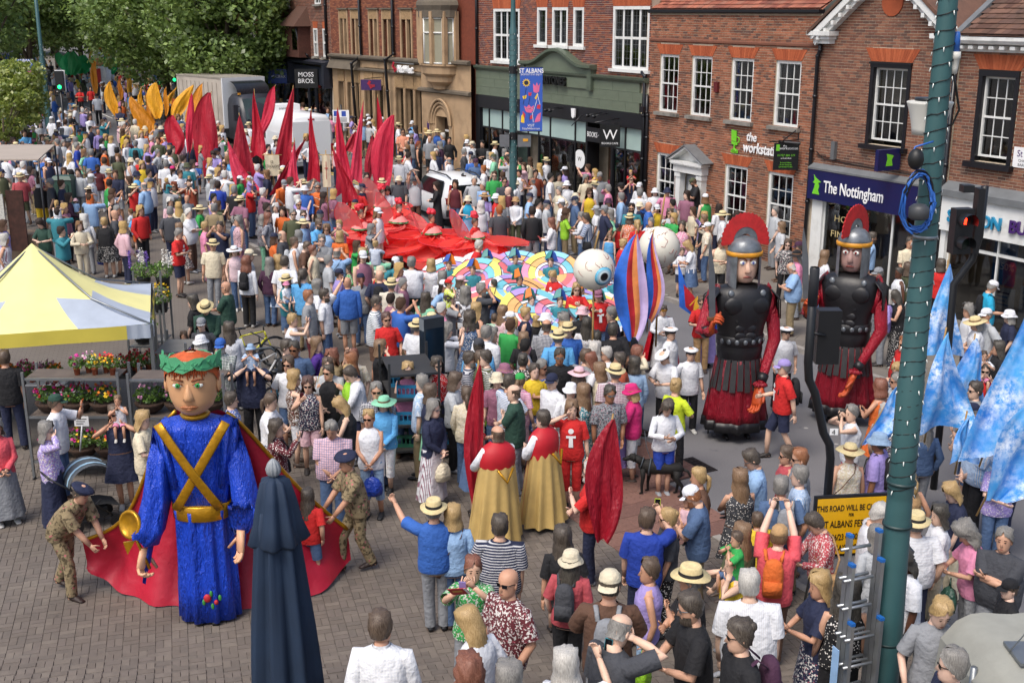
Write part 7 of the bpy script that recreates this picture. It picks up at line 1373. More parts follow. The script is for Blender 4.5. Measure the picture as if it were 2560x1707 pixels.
# ------------------------------------------------------------------ who stands where (sighted head, facing, clothes, hair, stance)
SIGHT=dict(q=(0,0,1),a=(0,860,3.267),b=(540,860,3.267),c=(1080,860,3.267),d=(1640,900,3.564),e=(2000,900,3.564),g=(860,1240,3.357),h=(1540,1240,2.306),i=(0,0,3.336),j=(640,0,3.336),k=(1180,0,3.336),l=(0,420,3.267),m=(560,420,3.267),n=(1120,440,3.267),o=(1700,440,2.529))
FOLK="""
g 365 1180 a m wht.l.c gry.p brn.s dn
g 765 150 a m blu.t gry.p gry.s pr hat=pan
g 930 200 a w lbl.l den.p bln.b dn sb=brn
g 1280 290 a m nav.t.h kha.p dkb.s dn fat
g 1050 670 t w grn.s.f gry.p aub.s ph ph=lil bk
g 1350 790 tl m mar.t.f blk.p dkb.0 dn sg
g 1120 1120 al w wht.l den.p bln.l dn look
g 1010 1560 a w brn.t blk.p aub.c dn
g 1390 1590 a w lgr.t nav.p gry.b dn
g 1880 590 a w crd.t blk.p blk.l dn hat=bkt:crm bp=dgr
g 1880 400 a w blk.t blk.p dkb.l dn
g 1790 490 a k gry.t nav.s brn.s dn h=1.2
g 2215 820 a m brn.t gry.p dkb.s lk hat=cpb:crm bp=gry
g 2245 1210 ar m dgr.t kha.p gry.z hd sg=clear look
g 1930 1490 ar w wht.t gry.p wht.b p1 ph=tea
h 165 160 a m roy.t nav.p brn.s p1 ph=neo
h 285 160 l w dgr.t blk.p.p bln.u dn sg
h 500 10 l m den.t kha.p gin.s br hat=cap:wht beard=gin look
h 420 55 t k ppk.d - ltb.s held h=.72
h 175 460 l w lil.v ldn.p brn.s dn bag=lim
h 430 500 l m blk.t kha.p dgr.s cr hat=pan
h 490 670 l m blk.t nav.p dkb.s lk sg=clear beard=dkb
h 770 850 l m blk.t blk.p dkb.u dn sg bp=plm
h 690 410 l m yel.v yel.s bln.s sh h=1.6
h 795 290 l k grn.t den.s brn.s on h=1.0
h 915 260 a m cor.t brn.p ltb.s hi hat=cap:tan ph=blk bp=org
h 810 560 a m wht.t.v gry.p wht.s dn fat
h 1170 560 l w nav.t nav.k.f bln.l lk ph=blk
h 1215 175 l w crd.l.f den.p dkb.s lk ph=gry sb=tan look
h 1490 110 r m wht.t gry.p wht.s dn look
h 1740 170 a m wht.t.h nav.p gry.s dn hat=pan fat
h 1880 120 l w wht.l crm.p blk.b dn
h 1310 580 a w blk.v.p blk.s blk.c dn
h 1690 400 l m wht.t blk.p blk.c dn dk look
h 2095 225 l w pnk.t gry.p gry.c lk bag=dgn look
h 2240 270 tl m dgr.t gry.s gry.s cr fat
h 2250 560 l k blk.t blk.s brn.s dn hat=cap:blk h=1.45
h 1870 690 t w gry.t den.p bln.u dn look
h 1905 990 l m nav.t kha.p gry.s dn sg
h 700 250 al w olv.t blk.p ltb.l dn
h 830 170 a k yel.t den.s brn.s dn h=1.4
h 1515 270 a w lgr.l gry.p gry.b dn
d 185 250 ar w neo.t blk.p bln.u lk ph=pur
d 80 410 t w wht.l roy.s dkb.l lk look
d 1150 75 l m red.t nav.s gry.s wk hat=cap:lil bp=blk
d 1765 500 l w wht.v hpk.q gry.s cam ph=blk
d 1715 850 a w crm.v.f kha.p bln.s dn hat=sun sb=brn
d 1290 900 l m gry.t den.s gin.s dn sg
d 1205 850 l w crd.v den.s brn.s dn sg
d 900 910 l m lbl.l nav.p dkb.s cl sg=clear look
d 770 1090 a w dgr.d.p - ltb.l br
d 565 1130 al k crm.t lgr.s ltb.s held h=.8
d 1150 1185 a m den.t nav.p gry.s dn bp=gry
d 1275 1065 l m lbl.t.v kha.p gry.s dn
d 415 1090 l w brn.t blk.p bln.p dn
e 720 270 al w org.d - aub.b lk ph=mar
e 850 90 tl w nav.v.p den.p bln.u dn look
e 890 190 l w lgr.t.p gry.p gry.s dn sg
e 795 600 r w dgr.t.f blk.p gry.s dn hat=bkt:crm
e 790 495 a w lgr.t nav.p wht.c dn
e 690 740 al m lil.t nav.p blk.s dn hat=bkt:ldn md bp=blk
e 1090 600 a w den.l gry.p gry.l dn
e 1550 480 l m olv.t den.s gry.s po hat=cap:nav
e 1560 290 l m gry.t nav.s dkb.s dn sg
e 1620 100 t w red.d - dkb.u sh sg
e 1640 0 t k wht.t pnk.s brn.s on h=.95
e 1600 630 l m lbl.t.v blk.p dkb.s cl fat
e 1785 900 t w lil.t.p den.p gry.s po hat=sun:wht sg
e 1440 1190 l w nav.t crm.p bln.b dn look
e 1925 740 l m lbl.t nav.p gry.s dn
e 1010 1080 a w tan.v den.s bln.p dn
o 100 62 l m blk.t tea.s brn.s lk hat=cap:olv ph=blk beard=dkb step look
o 25 345 t w pnk.v.f den.p dkb.l dn
o 140 300 l w blk.v nav.p ltb.u dn
o 165 350 l w crm.t.f den.p bln.s hd hat=cap:wht
o 345 275 t w wht.t.v blk.p dkb.l lk look
o 245 450 t w crm.v blk.s brn.u lk look
o 358 495 r m wht.t nav.p gry.s dn hat=pan
o 602 252 l m lgr.t.c gry.p gry.s dn
o 640 352 l w lgr.t.h blk.p ltb.b dn
o 665 462 t w dgr.t.f blk.p brn.l dn sg
o 775 482 l m gry.t kha.p dkb.s dn hat=cap:plm beard=dkb
o 750 540 l w pnk.t gry.p gry.l dn hat=sun:blk
o 720 612 l m lbl.t kha.p wht.z lk look fat
o 150 800 t w red.t tan.p brn.p lk sg
o 655 1000 t w wht.t blk.p dkb.u dn hat=nav
o 1190 420 r m lbl.l nav.p dkb.s dn beard=dkb
o 1455 450 t m crm.t kha.p dkb.s dn
o 1270 645 l m dgr.t gry.p gry.s hd hat=cap:gry
o 1385 650 l w wht.v den.p blk.u dn dk
o 1450 620 a w olv.t blk.p brn.b dn
o 1300 800 l w lil.l gry.p wht.b dn
o 1400 800 l w blk.v blk.m.p blk.l lk look
o 1400 1070 l m red.t nav.s gin.s dn sg fat
o 1650 600 a w red.t blk.p dkb.b dn
o 1965 735 r m trq.t nav.p gry.s wk hat=cap:wht bp=blk look
o 1845 895 l w wht.t nav.p gry.c dn
o 1895 965 l w wht.t lbl.p gry.b lk hat=sun
o 1930 925 l m lgr.t gry.p gry.s dn hat=cap:wht
o 2095 930 l w nav.t den.p gry.b dn hat=bkt:wht
o 2010 1100 l w blk.l blk.p blk.l dn
o 905 545 r w wht.t.h den.p ltb.l dn
n 60 75 t w mar.v.f den.s dkb.b dn
n 165 200 t w trq.v lbl.m dkb.b lk hat=bkt:crm bk
n 130 35 tl w wht.v.f den.p brn.u dn
n 215 45 t m lgr.l gry.p wht.s dn
n 285 90 tl m lbl.t kha.p wht.s dn
n 300 175 t w lil.t lil.p ltb.l dn hat=sun:tan
n 380 30 t m grn.t blk.p brn.s dn sg=clear
n 395 185 l w red.t nav.p gry.b dn hat=bkt:wht
n 460 80 t m dgr.t blk.p dkb.s dn sg
n 495 130 l m mar.t kha.p dkb.0 dn
n 440 215 a w gry.t blk.p bln.c dn
n 270 250 a w wht.t gry.p wht.c dn sb=crm
n 420 290 a m dgr.t gry.p gin.s dn
n 555 210 t w wht.l olv.p.f dkb.b cl hat=bkt:tan sb=crm
n 690 300 a m blk.l gry.s dkb.s dn
n 665 180 r m lbl.t.f kha.p gry.s dn hat=cap:nav
n 735 235 r m wht.t den.p blk.s dn
n 805 240 r m lgr.l nav.p gry.s dn hat=cap:nav
n 930 230 l m wht.t den.p gry.s dn hat=cap:wht
n 970 105 t w wht.t crm.p brn.b hd hat=bkt:wht
n 905 40 t w crm.t blk.p blk.l dn
n 835 45 r m wht.t den.p blk.s dn
n 790 80 t k nav.t blk.s blk.s dn h=1.25
n 715 15 t w rst.t blk.p dkb.s dn
n 1040 235 l m den.t kha.p gry.s dn hat=cap:nav
n 1125 55 t w crm.t den.p gry.b dn sg
n 1240 35 t m gry.t blk.p gry.s hd look
n 1155 175 t w yel.v olv.q brn.c dn sg
n 1170 235 l k tea.t.p nav.s gin.s dn h=1.3
n 1310 140 l m pnk.l kha.p gry.s hd
n 1415 120 l m mar.t blk.p dkb.s dn hat=cap:blk sg
n 1490 62 t m nav.t den.p dkb.s sh sg
n 1500 0 t k red.s pnk.s bln.s on h=.9
n 1415 210 l m lbl.l kha.p gry.s dn sg=clear
n 1310 250 t w wht.t nav.p dkb.l dn hat=bkt:plm
n 1565 175 a m wht.t den.p gry.s dn
n 1640 285 l m blu.t nav.p gry.0 hd
n 1690 165 t w wht.t.f gry.p gry.b dn hat=bkt:wht
n 1790 165 t m pnk.l.c gry.p gry.s dn hat=bkt:nav sb=brn
n 1705 300 t w yel.v den.p brn.b hd hat=cap:wht
n 1500 300 t m tea.t blk.p dkb.s dn sg beard=dkb
n 1485 385 a w org.v.f den.p brn.b dn hat=pan
n 955 315 r w lim.t kha.q brn.c lk bk
n 840 390 l w wht.l.f den.p aub.l lk bk
n 1095 340 l w wht.l den.p gry.s lk
n 1150 350 l m den.t.v den.p dkb.s lk sb=blk
n 1215 310 l w wht.t.p gry.p gry.b dn hat=cap:lgr
n 1280 315 l m nav.t den.p gry.s dn hat=cap:gry
n 1340 355 l w min.t kha.p gry.b dn
n 1310 500 t k sky.d - ltb.l dn h=1.25 sg
n 1390 450 t k red.t nav.s dkb.s dn h=1.35 hat=cap:nav sg
n 1415 565 r w red.t den.p bln.u lk bk
n 1565 440 a w red.t nav.p bln.p dn
n 1800 345 t w lgr.t den.p brn.b dn sg
n 1905 660 t k wht.t nav.s brn.s lk h=1.3
n 2000 610 l w wht.t den.k bln.l lk look
n 215 570 r m red.t nav.s wht.s dn lean=.25
n 865 820 tl w red.t nav.p bln.u dn look
n 1040 930 t w red.t kha.p bln.l po sg sb=crm
n 1250 985 t w red.t den.p dkb.b pt hat=cap:mau sg
n 1110 1125 t w blk.t blk.p dkb.b dn hat=bkt:ppk
n 1375 1135 l m nav.t kha.p gry.s dn
n 1450 1255 t w dgr.t dgr.p gry.l dn
n 1375 1280 a m blk.t blk.p blk.s dn
n 1110 1225 a w wht.l.f blk.p blk.l dn
n 1190 1330 a w lgr.l.f nav.p blk.l dn
n 930 1265 a w ppk.t.f gry.p bln.b dn bp=pnk
n 905 1335 a m sky.t nav.p gry.s dn hat=pan
n 885 1490 t m blk.t blk.p blk.s dn sg=clear md
n 800 1245 a m nav.t.c kha.p dkb.z dn
n 610 1140 r w nav.v den.p bln.u dn
n 540 1165 l w lgr.t kha.p bln.p dn hat=cap:wht
n 445 1130 ar w ppk.d.f - ltb.l dn
n 370 1170 a k min.t.f nav.s brn.s dn h=1.2
n 245 1105 ar w blk.v den.p bln.l dn sg
n 290 940 r m dgr.t tan.p gry.s cam beard=gry ph=blk
n 365 890 l k nav.t den.s blk.s dn h=1.3
n 140 970 a w wht.t nav.p gry.c dn sb=brn
n 185 1195 a w den.d.p - dkb.c dn
n 300 1310 ar m wht.l nav.p gry.s dn fat
n 360 1330 r w dgn.t.f nav.p gry.b dn
n 245 1425 a m gry.t den.p dkb.s dn hat=cap:blk
n 635 1345 a w blk.t blk.p ltb.b dn bp=mau
n 720 1190 a k blk.t den.s bln.b dn h=1.15
n 810 1185 r m lgr.t kha.p gry.s p1 hat=bkt:wht ph=blk
n 940 1190 l w lgr.t gry.p gry.c dn
n 1750 1100 t k wht.l wht.m dkb.s lk h=1.5 hat=band gold
n 1835 1290 tr w wht.t blk.p dkb.u dn hat=nav
n 1790 1465 tl w wht.t blk.p dkb.u lk hat=nav ph=blk look
n 1975 1455 t w wht.t blk.p dkb.u dn hat=nav
c 290 155 r m nav.t.h dgr.p dkb.s cl sg beard=gry fat
c 420 150 r m olv.t den.p brn.s dn
c 600 245 al w crm.v.f den.p bln.b dn hat=bkt:mau
c 625 335 ar m wht.t.M kha.p dkb.s lk ph=gry
c 710 335 ar w pnk.t.h ppk.s ltb.p dn hat=cap:grn
c 880 205 tr w blu.d.f - gry.s lk sg ph=ldn
c 1100 400 t w wht.t gry.p wht.s dn hat=bkt:wht sg=clear
c 1180 285 a w blk.t dgr.p brn.b p1 hat=sun:ppk
c 1235 115 ar m gry.t kha.p brn.s dn beard=brn
c 1340 140 l w wht.t den.p aub.b lk ph=red
c 1395 235 l w crm.t den.p ltb.b dn sg
c 1490 245 a m mau.t.c gry.p gry.s dn hat=pan fat
c 1420 425 t m gry.t.F kha.p blk.s dn sg=clear md
c 1660 400 l w hpk.t wht.q bln.b lk hat=bkt:hpk sg bk
c 1640 190 a w ldn.l gry.p blk.b dn
c 1530 680 al k lil.d - brn.u dn h=1.05
c 1145 570 t w red.t red.q ltb.b hd
c 310 640 r w red.t den.k wht.s po
c 290 440 a w crm.l.p den.p brn.p dn
c 395 470 a k lim.t nav.s brn.s dn h=1.1 hat=cap:org
c 1310 1070 l m red.t nav.p wht.s po sg=clear beard=wht
c 1440 90 l w wht.t.f gry.p wht.s dn sg=clear
c 745 160 a w blk.t.f blk.p blk.u dn
c 370 45 a m sky.t den.p blk.s dn hat=cap:dgr
b 290 155 t m nav.t blk.p brn.s sh sg beard=brn
b 300 55 t k lbl.t.h nav.s brn.s on h=.85 hat=bkt:ldn
b 60 30 t m dgn.t.c kha.p gry.s cr hat=cap:blu sg beard=wht
b 575 190 t w wht.t den.s brn.l dn sg
b 555 55 r m blk.t den.p dkb.s dn
b 655 60 t m den.t kha.p blk.s dn sg md
b 640 300 r w brn.v.f wht.s bln.b p1 ph=yel sg
b 755 355 t w nav.v.f ppk.s dkr.b p1 ph=mar sg
b 930 265 t w blk.v blk.p dkb.u hp sg
b 940 135 t w kha.t nav.p aub.c wr
b 1115 150 l w nav.v den.p gin.l dn
b 1150 260 l m wht.l nav.p dkb.s lk look
b 1090 520 l w blk.v wht.s bln.l lk ph=tea look
b 1375 500 t w sky.l wht.q.f ltb.b cl hat=sun:min sg
b 1270 640 t w wht.v ldn.q bln.s cl sg bag=roy
b 930 720 t m ppk.t.C den.p gry.s cl fat look
b 500 710 r w mar.l.p blk.p dkb.l p1 ph=blk sb=blk
b 750 1290 a k red.t den.s dkb.l dn h=1.4
b 1750 440 r w nav.t min.k brn.b hp
b 1745 565 tr w nav.l wht.m.V gry.b cl sg=clear bag=crm
b 110 480 r w blu.t.f blk.p dkb.s dn sg
b 1340 60 r w blk.t blk.p ltb.b hd sg
b 840 30 r w pur.t den.p ltb.l dn
b 1135 120 t w crm.t.f den.p aub.s dn
a 430 510 r m wht.t den.p brn.s p2 hat=cap:dgn ph=org
a 385 745 r w lil.l.f nav.m gry.b hd sg=clear
a 975 600 t w nav.d - brn.l sh sg
a 985 450 t k wht.v pnk.s ltb.u on h=.85
a 1150 660 r w crm.t crm.p bln.b lk ph=pur
a -25 720 tr w cor.l gry.m gry.b cl
a 60 140 a m blk.t nav.p brn.s dn
l 165 90 t m crd.t.c olv.s gry.s wk hat=pan
l 320 130 a m blk.v yel.s brn.s sh
l 315 70 a k wht.t.f hpk.s dkb.p on h=.95
l 415 135 l m dgr.t blk.p gry.s dn hat=cap:gry
l 500 150 r m nav.t blk.p brn.s dn
l 525 45 t w gry.t.f gry.p brn.l dn
l 580 65 l w mau.d.f - blk.l hd
l 640 55 t m lgr.t gry.p dkb.s dn
l 735 260 a m lbl.t kha.s brn.s sh
l 725 150 ar k org.d.f - brn.b on h=1.0 hat=sun:crm
l 470 380 a m tea.t.h gry.p dkb.s sh
l 450 265 a k wht.d.f - bln.p on h=.95
l 560 260 r w plm.l.F nav.p dkb.b br
l 545 230 r k lbl.t yel.s ltb.s held h=.75 hat=bkt:ppk
l 350 465 t w dgn.t blk.p dkb.l lk ph=gry look
l 690 440 a w wht.l.f gry.p wht.c dn
l 865 460 a w blk.t blk.k.p bln.s dn fat bag=roy
l 935 400 r m dgr.t nav.s dkb.0 dn
l 910 275 r w blk.v blk.p brn.u dn
l 1070 375 l k wht.t nav.s ltb.s dn h=1.2
l 1105 415 a k sky.t org.s ltb.s dn h=1.2
l 1180 165 l m lbl.t den.p gry.z dn fat
l 1115 75 r m sky.t den.p gry.s br hat=bkt:nav
l 1060 120 l w blk.t dgr.p brn.l dn
l 945 70 t m nav.t lgr.s brn.s cl
l 800 20 t w mar.t wht.p blk.u hd dk
l 1365 180 ar m gry.t den.p brn.s sh
l 1365 110 ar k tea.t.h nav.s bln.s on h=.9
l 1425 165 t w olv.t.f den.p aub.b cl sg
l 1550 145 t m rst.t kha.p dkb.s sh beard=dkb
l 1565 80 t k wht.t gry.s bln.s on h=.75
l 1395 300 t w ppk.t.c gry.p wht.c dn
l 1460 335 a w crm.t den.p bln.l dn
l 1540 390 r m wht.t.H brn.p wht.s cr fat
l 1390 375 a m dgr.t.f nav.p gry.s dn
l 1750 350 a m kha.t kha.s gry.s dn
l 1665 495 r w pnk.t mau.p bln.s dn sg
l 1790 495 t m nav.t gry.s dkb.s ph ph=blk
l 1940 455 tl w ppk.v.F mau.p gry.c dn
l 1430 560 r m red.t nav.s gry.s lk ph=lgr
l 1490 510 ar w blk.d.f - ltb.b dn bag=mau
l 1720 650 t m crm.t gry.p gry.s dn hat=pan sg
l 1930 690 t w ppk.v.v den.p bln.b dn hat=sun:wht sg
l 2005 730 r m lgr.t kha.p gry.s dn hat=cap:crm
l 2010 795 a w wht.l blk.p aub.c dn bp=blk
l 1850 1000 l m dgn.t kha.p dkb.0 cr sg=clear
l 1680 1150 t m dgn.l kha.p bln.s cl hat=pan look
l 1605 1120 l w blk.t blk.p blk.b dn
l 1660 1300 t w dgr.t blk.p blk.l dn hat=cap:gry
l 1505 1400 t k lil.v pnk.s brn.l dn h=1.15
l 1650 1450 a w wht.t gry.p wht.b dn hat=bkt:wht
l 1885 1345 a w wht.l nav.p dkb.l dn
l 1915 200 a m blk.t blk.p gry.s dn bp=dgr
l 1780 160 a m roy.t nav.s dkb.s dn
l 25 490 r w lil.l dgr.p brn.b dn
l 25 600 r w wht.d.V - wht.b dn
m 210 160 r m red.t den.p gry.s sh
m 225 120 r k lil.t nav.s bln.p on h=1.0 hat=cap:wht
m 300 440 r w gry.t.F min.p gry.b lk bk
m 345 345 r m nav.t den.p dkb.s dn beard=dkb
m 355 425 r w nav.t.h blk.p aub.l dn
m 425 335 t w wht.t.p gry.p wht.c dn
m 480 365 t w org.t.f blk.p dkb.l dn
m 535 255 t k pnk.d - brn.b dn h=1.05
m 565 385 t m olv.t.f kha.p gry.s dn sg
m 610 305 t m wht.t gry.p wht.s dn sg
m 650 395 t w plm.v.p blk.p brn.u br sg
m 700 400 t k dgr.t nav.s brn.s held h=.8 hat=bkt:ldn
m 750 465 tr m sky.t kha.p brn.s lk sg beard=brn
m 795 390 a m den.t kha.p gry.s dn hat=cap:nav
m 840 505 t w lbl.v den.p ltb.b dn sg
m 945 470 t w hpk.v.f den.p bln.u ph ph=ppk
m 940 570 a w org.t nav.p bln.b dn
m 820 605 t m gry.t gry.p gry.s cr sg=clear
m 485 575 r m dgr.t nav.p gry.z dn
m 570 625 r w wht.v crm.p brn.u dn bp=lgr
m 635 660 r w brn.t crm.m brn.u p2 sg=clear ph=blk look
m 735 695 r w crm.v blk.p aub.u dn
m 920 715 a m lbl.t gry.p gry.z ph sb=blk ph=blk
m 1115 705 r w blk.v blk.p bln.b br
m 1150 780 r k gry.t lgr.s ltb.0 held h=.65
m 1240 730 a m min.t nav.p dkb.s sh
m 1250 640 a k wht.t.M pur.s bln.u on h=1.05
m 1415 770 ar k olv.t blk.s blk.s dn h=1.55 md
m 1520 790 a m wht.t dgn.s gry.s cr fat
m 1690 805 a w wht.t.f gry.p bln.b dn
m 1780 905 a w wht.t nav.p gry.b dn
m 355 800 a w plm.l den.p gry.l dn
m 430 785 a w lbl.d.f - bln.c dn
m 500 795 a m wht.t den.p dkb.s dn
m 535 935 t w tea.v den.s ltb.l br hat=pan
m 440 975 r k wht.t den.s bln.s held h=.85 hat=bkt:pnk
m 650 900 a m sky.t kha.p dkb.p dn
m 770 985 r w wht.t gry.p gry.b dn sg
m 700 1075 r m gry.t mar.p gin.s dn
m 825 1065 r m wht.t den.p dkb.s wr sg beard=dkb ph=blk
m 1010 965 a m blu.l gry.s dkb.0 dn
m 1115 930 a w gry.t den.p aub.p dn hat=cap:nav
m 1275 900 a m nav.t gry.p dkb.0 dn bp=blk
m 1345 975 a m crm.t.v kha.p gry.s dn hat=pan
m 1200 1130 r m wht.t.G brn.s dkb.s lk sg=clear ph=blk
m 1350 1255 t w red.t blk.p dkr.u dn sg
m 1545 1320 ar m wht.t kha.p gry.s dn hat=pan
m 1640 1090 ar w min.t den.p dkb.l dn
m 1830 1090 r m gry.t den.p dkb.s sh
m 1820 985 r k neo.t.f nav.s dkb.s on h=1.15 hat=cap:red
m 1925 935 r w dgr.t.f gry.p brn.b dn hat=cap:ppk
m 545 1270 r w wht.v crm.p bln.s ph ph=roy
m 1830 1355 r w wht.t blk.p.p gry.c ph ph=blk sb=blk
m 1015 850 l k grn.t.f nav.s dkb.s dn h=1.35
m 985 815 l k grn.t.f yel.s brn.s dn h=1.15 hat=bkt:grn
m 460 115 tr m org.t kha.p gry.s cl hat=cap:gry lean=.4
m 200 75 t w nav.t den.p brn.b dn sg
m 350 60 l w nav.t den.p ltb.b dn
m 765 165 t m org.t kha.p gry.s po sg
m 660 185 t m blu.l nav.p gry.s dn hat=bkt:wht
m 1085 190 t m red.t kha.p wht.s dn
m 1125 170 r m nav.t den.p gry.s dn hat=cap:nav
m 1165 80 t m dgr.t kha.p dkb.s cr sg
m 1290 130 a m gry.t den.p brn.s dn hat=pan
m 1335 190 t w wht.t.f den.p dkb.l dn look
m 1430 105 t m dgr.t kha.p gry.s dn hat=bkt:crm fat
m 1560 110 t m lgr.t brn.p gry.s hi hat=cap:dgr ph=blk
m 1740 155 l w blk.l blk.m dkb.l lk
j 1225 1130 t m sal.t nav.s dkb.s dn sg
j 1295 1145 r m wht.t gry.p gry.s dn hat=cap:lbl
j 1295 1200 t w gry.t.f den.p brn.l dn sg
j 1355 1235 r w blk.v blk.p aub.p dn
j 1450 1190 t m gry.t blk.s brn.z dn
j 1505 1300 t w nav.t nav.p wht.b dn fat
j 1560 1165 l m den.t kha.s wht.s dn
j 1540 1240 l w plm.t gry.p gry.b lk
j 1612 1200 t w blk.l den.p blk.s dn
j 1735 1300 r w dgr.l.f gry.k gry.s cl bag=yel
j 1805 1235 l m lgr.t kha.p gry.s dn hat=cap:crm
j 1890 1230 t m blk.l gry.p blk.s lk
j 1990 1240 r m wht.t nav.p brn.s dn hat=pan bp=gry
j 1810 1355 t m blu.t kha.p gry.s dn hat=cap:dgr
j 1835 1385 t m den.t nav.p gry.s dn hat=cap:plm
j 1900 1445 l m wht.l den.p gin.s dn
j 1985 1345 l m min.t kha.p gry.s dn hat=cap:olv
j 1195 1340 t m wht.t nav.p gry.s dn hat=pan
j 1265 1310 r m wht.t gry.p dkb.s lk
j 505 910 t m nav.t kha.p dkb.s dn sg
j 600 945 t m lbl.t gry.p brn.s dn
j 575 1005 t m lgr.t.v kha.p gry.s dn
j 625 1000 t w pnk.t.c nav.s dkb.l dn
i 640 1235 r m roy.t gry.p gry.s dn
i 760 1290 a m blu.t den.p gry.s dn
i 975 1275 a m blk.t pur.s blk.s dn bp=olv
i 1130 1300 a w wht.l den.p blk.l dn sb=blk
i 1130 1215 a m tea.t den.p gry.s dn
i 1235 1350 a m nav.t gry.p dkb.s dn
i 1385 1385 a m wht.t.C den.p gry.s dn
i 1440 1430 a w wht.t den.p brn.p dn hat=cap:hpk
i 1560 1405 a m tea.t den.p gry.s dn hat=bkt:olv
i 545 1035 a m wht.t gry.s brn.s dn
i 468 1115 a w ppk.t kha.p brn.s dn hat=cap:crm
i 605 1165 r w lgr.d - brn.s dn hat=sun
i 870 1360 a m lgr.l den.p brn.s dn
i 1790 1290 t m lil.l brn.p dkb.s lk look
i 1875 1390 t w wht.t gry.p brn.u lk sg
i 1685 1150 l m blu.t den.p wht.s dn
i 1640 1385 a k blu.t blk.s brn.s dn h=1.2 hat=bkt:pnk
i 1000 920 t m nav.l nav.p dkb.s cr
i 810 805 t m wht.t blk.p blk.s dn hat=cap:blk
i 665 755 t w red.t blk.p dkb.s lk
i 755 745 t w red.t blk.p dkb.b dn
i 985 1330 t w olv.t.f den.p ltb.b dn
i 480 1200 l m gry.t den.p gry.s dn
i 700 1290 r w min.t kha.p ltb.l dn
i 850 1200 r w blk.v blk.p blk.b dn sb=blk
i 1060 1180 t w mar.t den.p brn.b dn
i 1320 1180 t m olv.t kha.p brn.s dn
q 1010 935 t w pnk.v den.p bln.l dn sg
q 1046 968 l m lbl.t.c kha.p gry.s dn
q 1128 962 r w lgr.t blk.p brn.b lk
q 1246 955 t w mau.t den.p gry.b dn hat=bkt:crm
q 1292 990 l m dgn.t gry.p brn.z cr
q 1335 935 t w yel.t den.s dkb.p dn
q 1383 965 tl m wht.l nav.p gry.s dn hat=cap:nav
q 1452 990 al w tea.d.f - ltb.l dn
q 1562 905 l m rst.t kha.s dkb.s dn beard=dkb
q 1600 885 r w crm.l den.p aub.b hd
q 945 985 t m nav.t.c den.p gry.s dn sg
q 884 938 l w lim.t wht.p bln.u dn
q 822 925 t m lgr.t den.s brn.s cl
q 1480 880 a w ppk.t gry.p wht.c dn
q 1228 905 l m olv.t.h den.p dkb.s dn
q 1100 920 tr w red.v.p nav.k dkb.b dn sg
q 668 1010 r w wht.t.p den.p brn.p lk
q 1420 830 t m blu.t gry.p wht.s dn hat=pan
"""
POSES=set('dn ph hi p1 p2 lk cr cl hp pt pr wv wr hd cam sh br po wk bd'.split()); YAW=dict(t=0,tr=45,r=90,ar=135,a=180,al=-135,l=-90,tl=-45)
PATN=dict(h='striped ',v='pinstriped ',c='checked ',f='floral ',p='spotted ',H='striped ',V='multi-striped ',F='patterned ',C='checked ',G='green-striped ',m='camouflage ',M='multicoloured striped ')
POSEN=dict(ph='photographing with both hands',hi='holding a phone overhead',p1='raising a phone',p2='raising a phone',lk='looking at hands',cr='arms crossed',cl='hands clasped',hp='hands on hips',pr='pointing',pt='arm outstretched',wr='arm raised',hd='hand to face',cam='aiming a camera',sh='carrying a child on shoulders',br='holding a baby',po='holding a pole',wk='walking')
ZONES=[((-8,21),'by the yellow gazebo'),((-5,24),'by the bicycles'),((-2,20.5),'by the black trolley'),((-3,42),'by the white estate car'),((6,40),'before the brick office'),((1,46),'before the bookshop'),((-4,53),'before the sandstone bank'),((10,28),'by the blue building society'),((4,15),'by the yellow sign'),((4,10.5),'by the ladder'),((2,21),'by the eyeball puppet'),((5,21),'by the Roman soldier puppet'),((-4,14.5),'by the emperor puppet'),((0,16),'by the gold-caped clergy'),((-2,29),'by the colourful window costumes'),((-3,36),'by the red rose costumes'),((-14,36),'by the covered stall'),((-10,60),'by the white van'),((-9,48),'under the red flags'),((-18,55),'before the orange flags'),((9,21),'by the blue flags'),((1.5,12.5),'in the front rows'),((-10,31),'by the lupins'),((-1,24),'by the street totem')]
FIN=[]; PEOPLE=[]
def describe(o):
 c,sl,pt=o['top']; g={'t':'T-shirt','s':'blouse' if o['sex']=='w' else 'shirt','l':'long-sleeved top' if o['sex']=='w' else 'long-sleeved shirt','v':'vest top','d':'dress'}[sl]
 d=PATN.get(pt,'') + CNAME[c] + ' ' + g
 if o['bot']:
  bc,bk,bp=o['bot']; b={'p':'trousers','q':'cropped trousers','s':'shorts','k':'skirt','m':'long skirt'}[bk]; d+=' and ' + CNAME[bc] + ' ' + b
 return d
def headword(o):
 if o['hat']:
  k,c=(o['hat'].split(':') + [None])[:2]; n=dict(pan='straw hat',cap='cap',cpb='back-to-front cap',bkt='sun hat',sun='wide-brimmed hat',nav='white naval cap',ber='beret',band='gold headband')[k]
  return ((CNAME[c] + ' ') if c else '') + n
 hc,hs_=o['hair']; return {'0':'shaven head','s':'short %s hair','l':'long %s hair','b':'bobbed %s hair','u':'%s hair in a bun','p':'%s ponytail','c':'curly %s hair','z':'receding %s hair','B':'full %s hair'}[hs_].replace('%s',HNAME.get(hc,'dark'))
USED={}
def place_phrase(x,y):
 return [p for _,p in sorted((math.hypot(x - q[0],y - q[1]),p) for q,p in ZONES)]
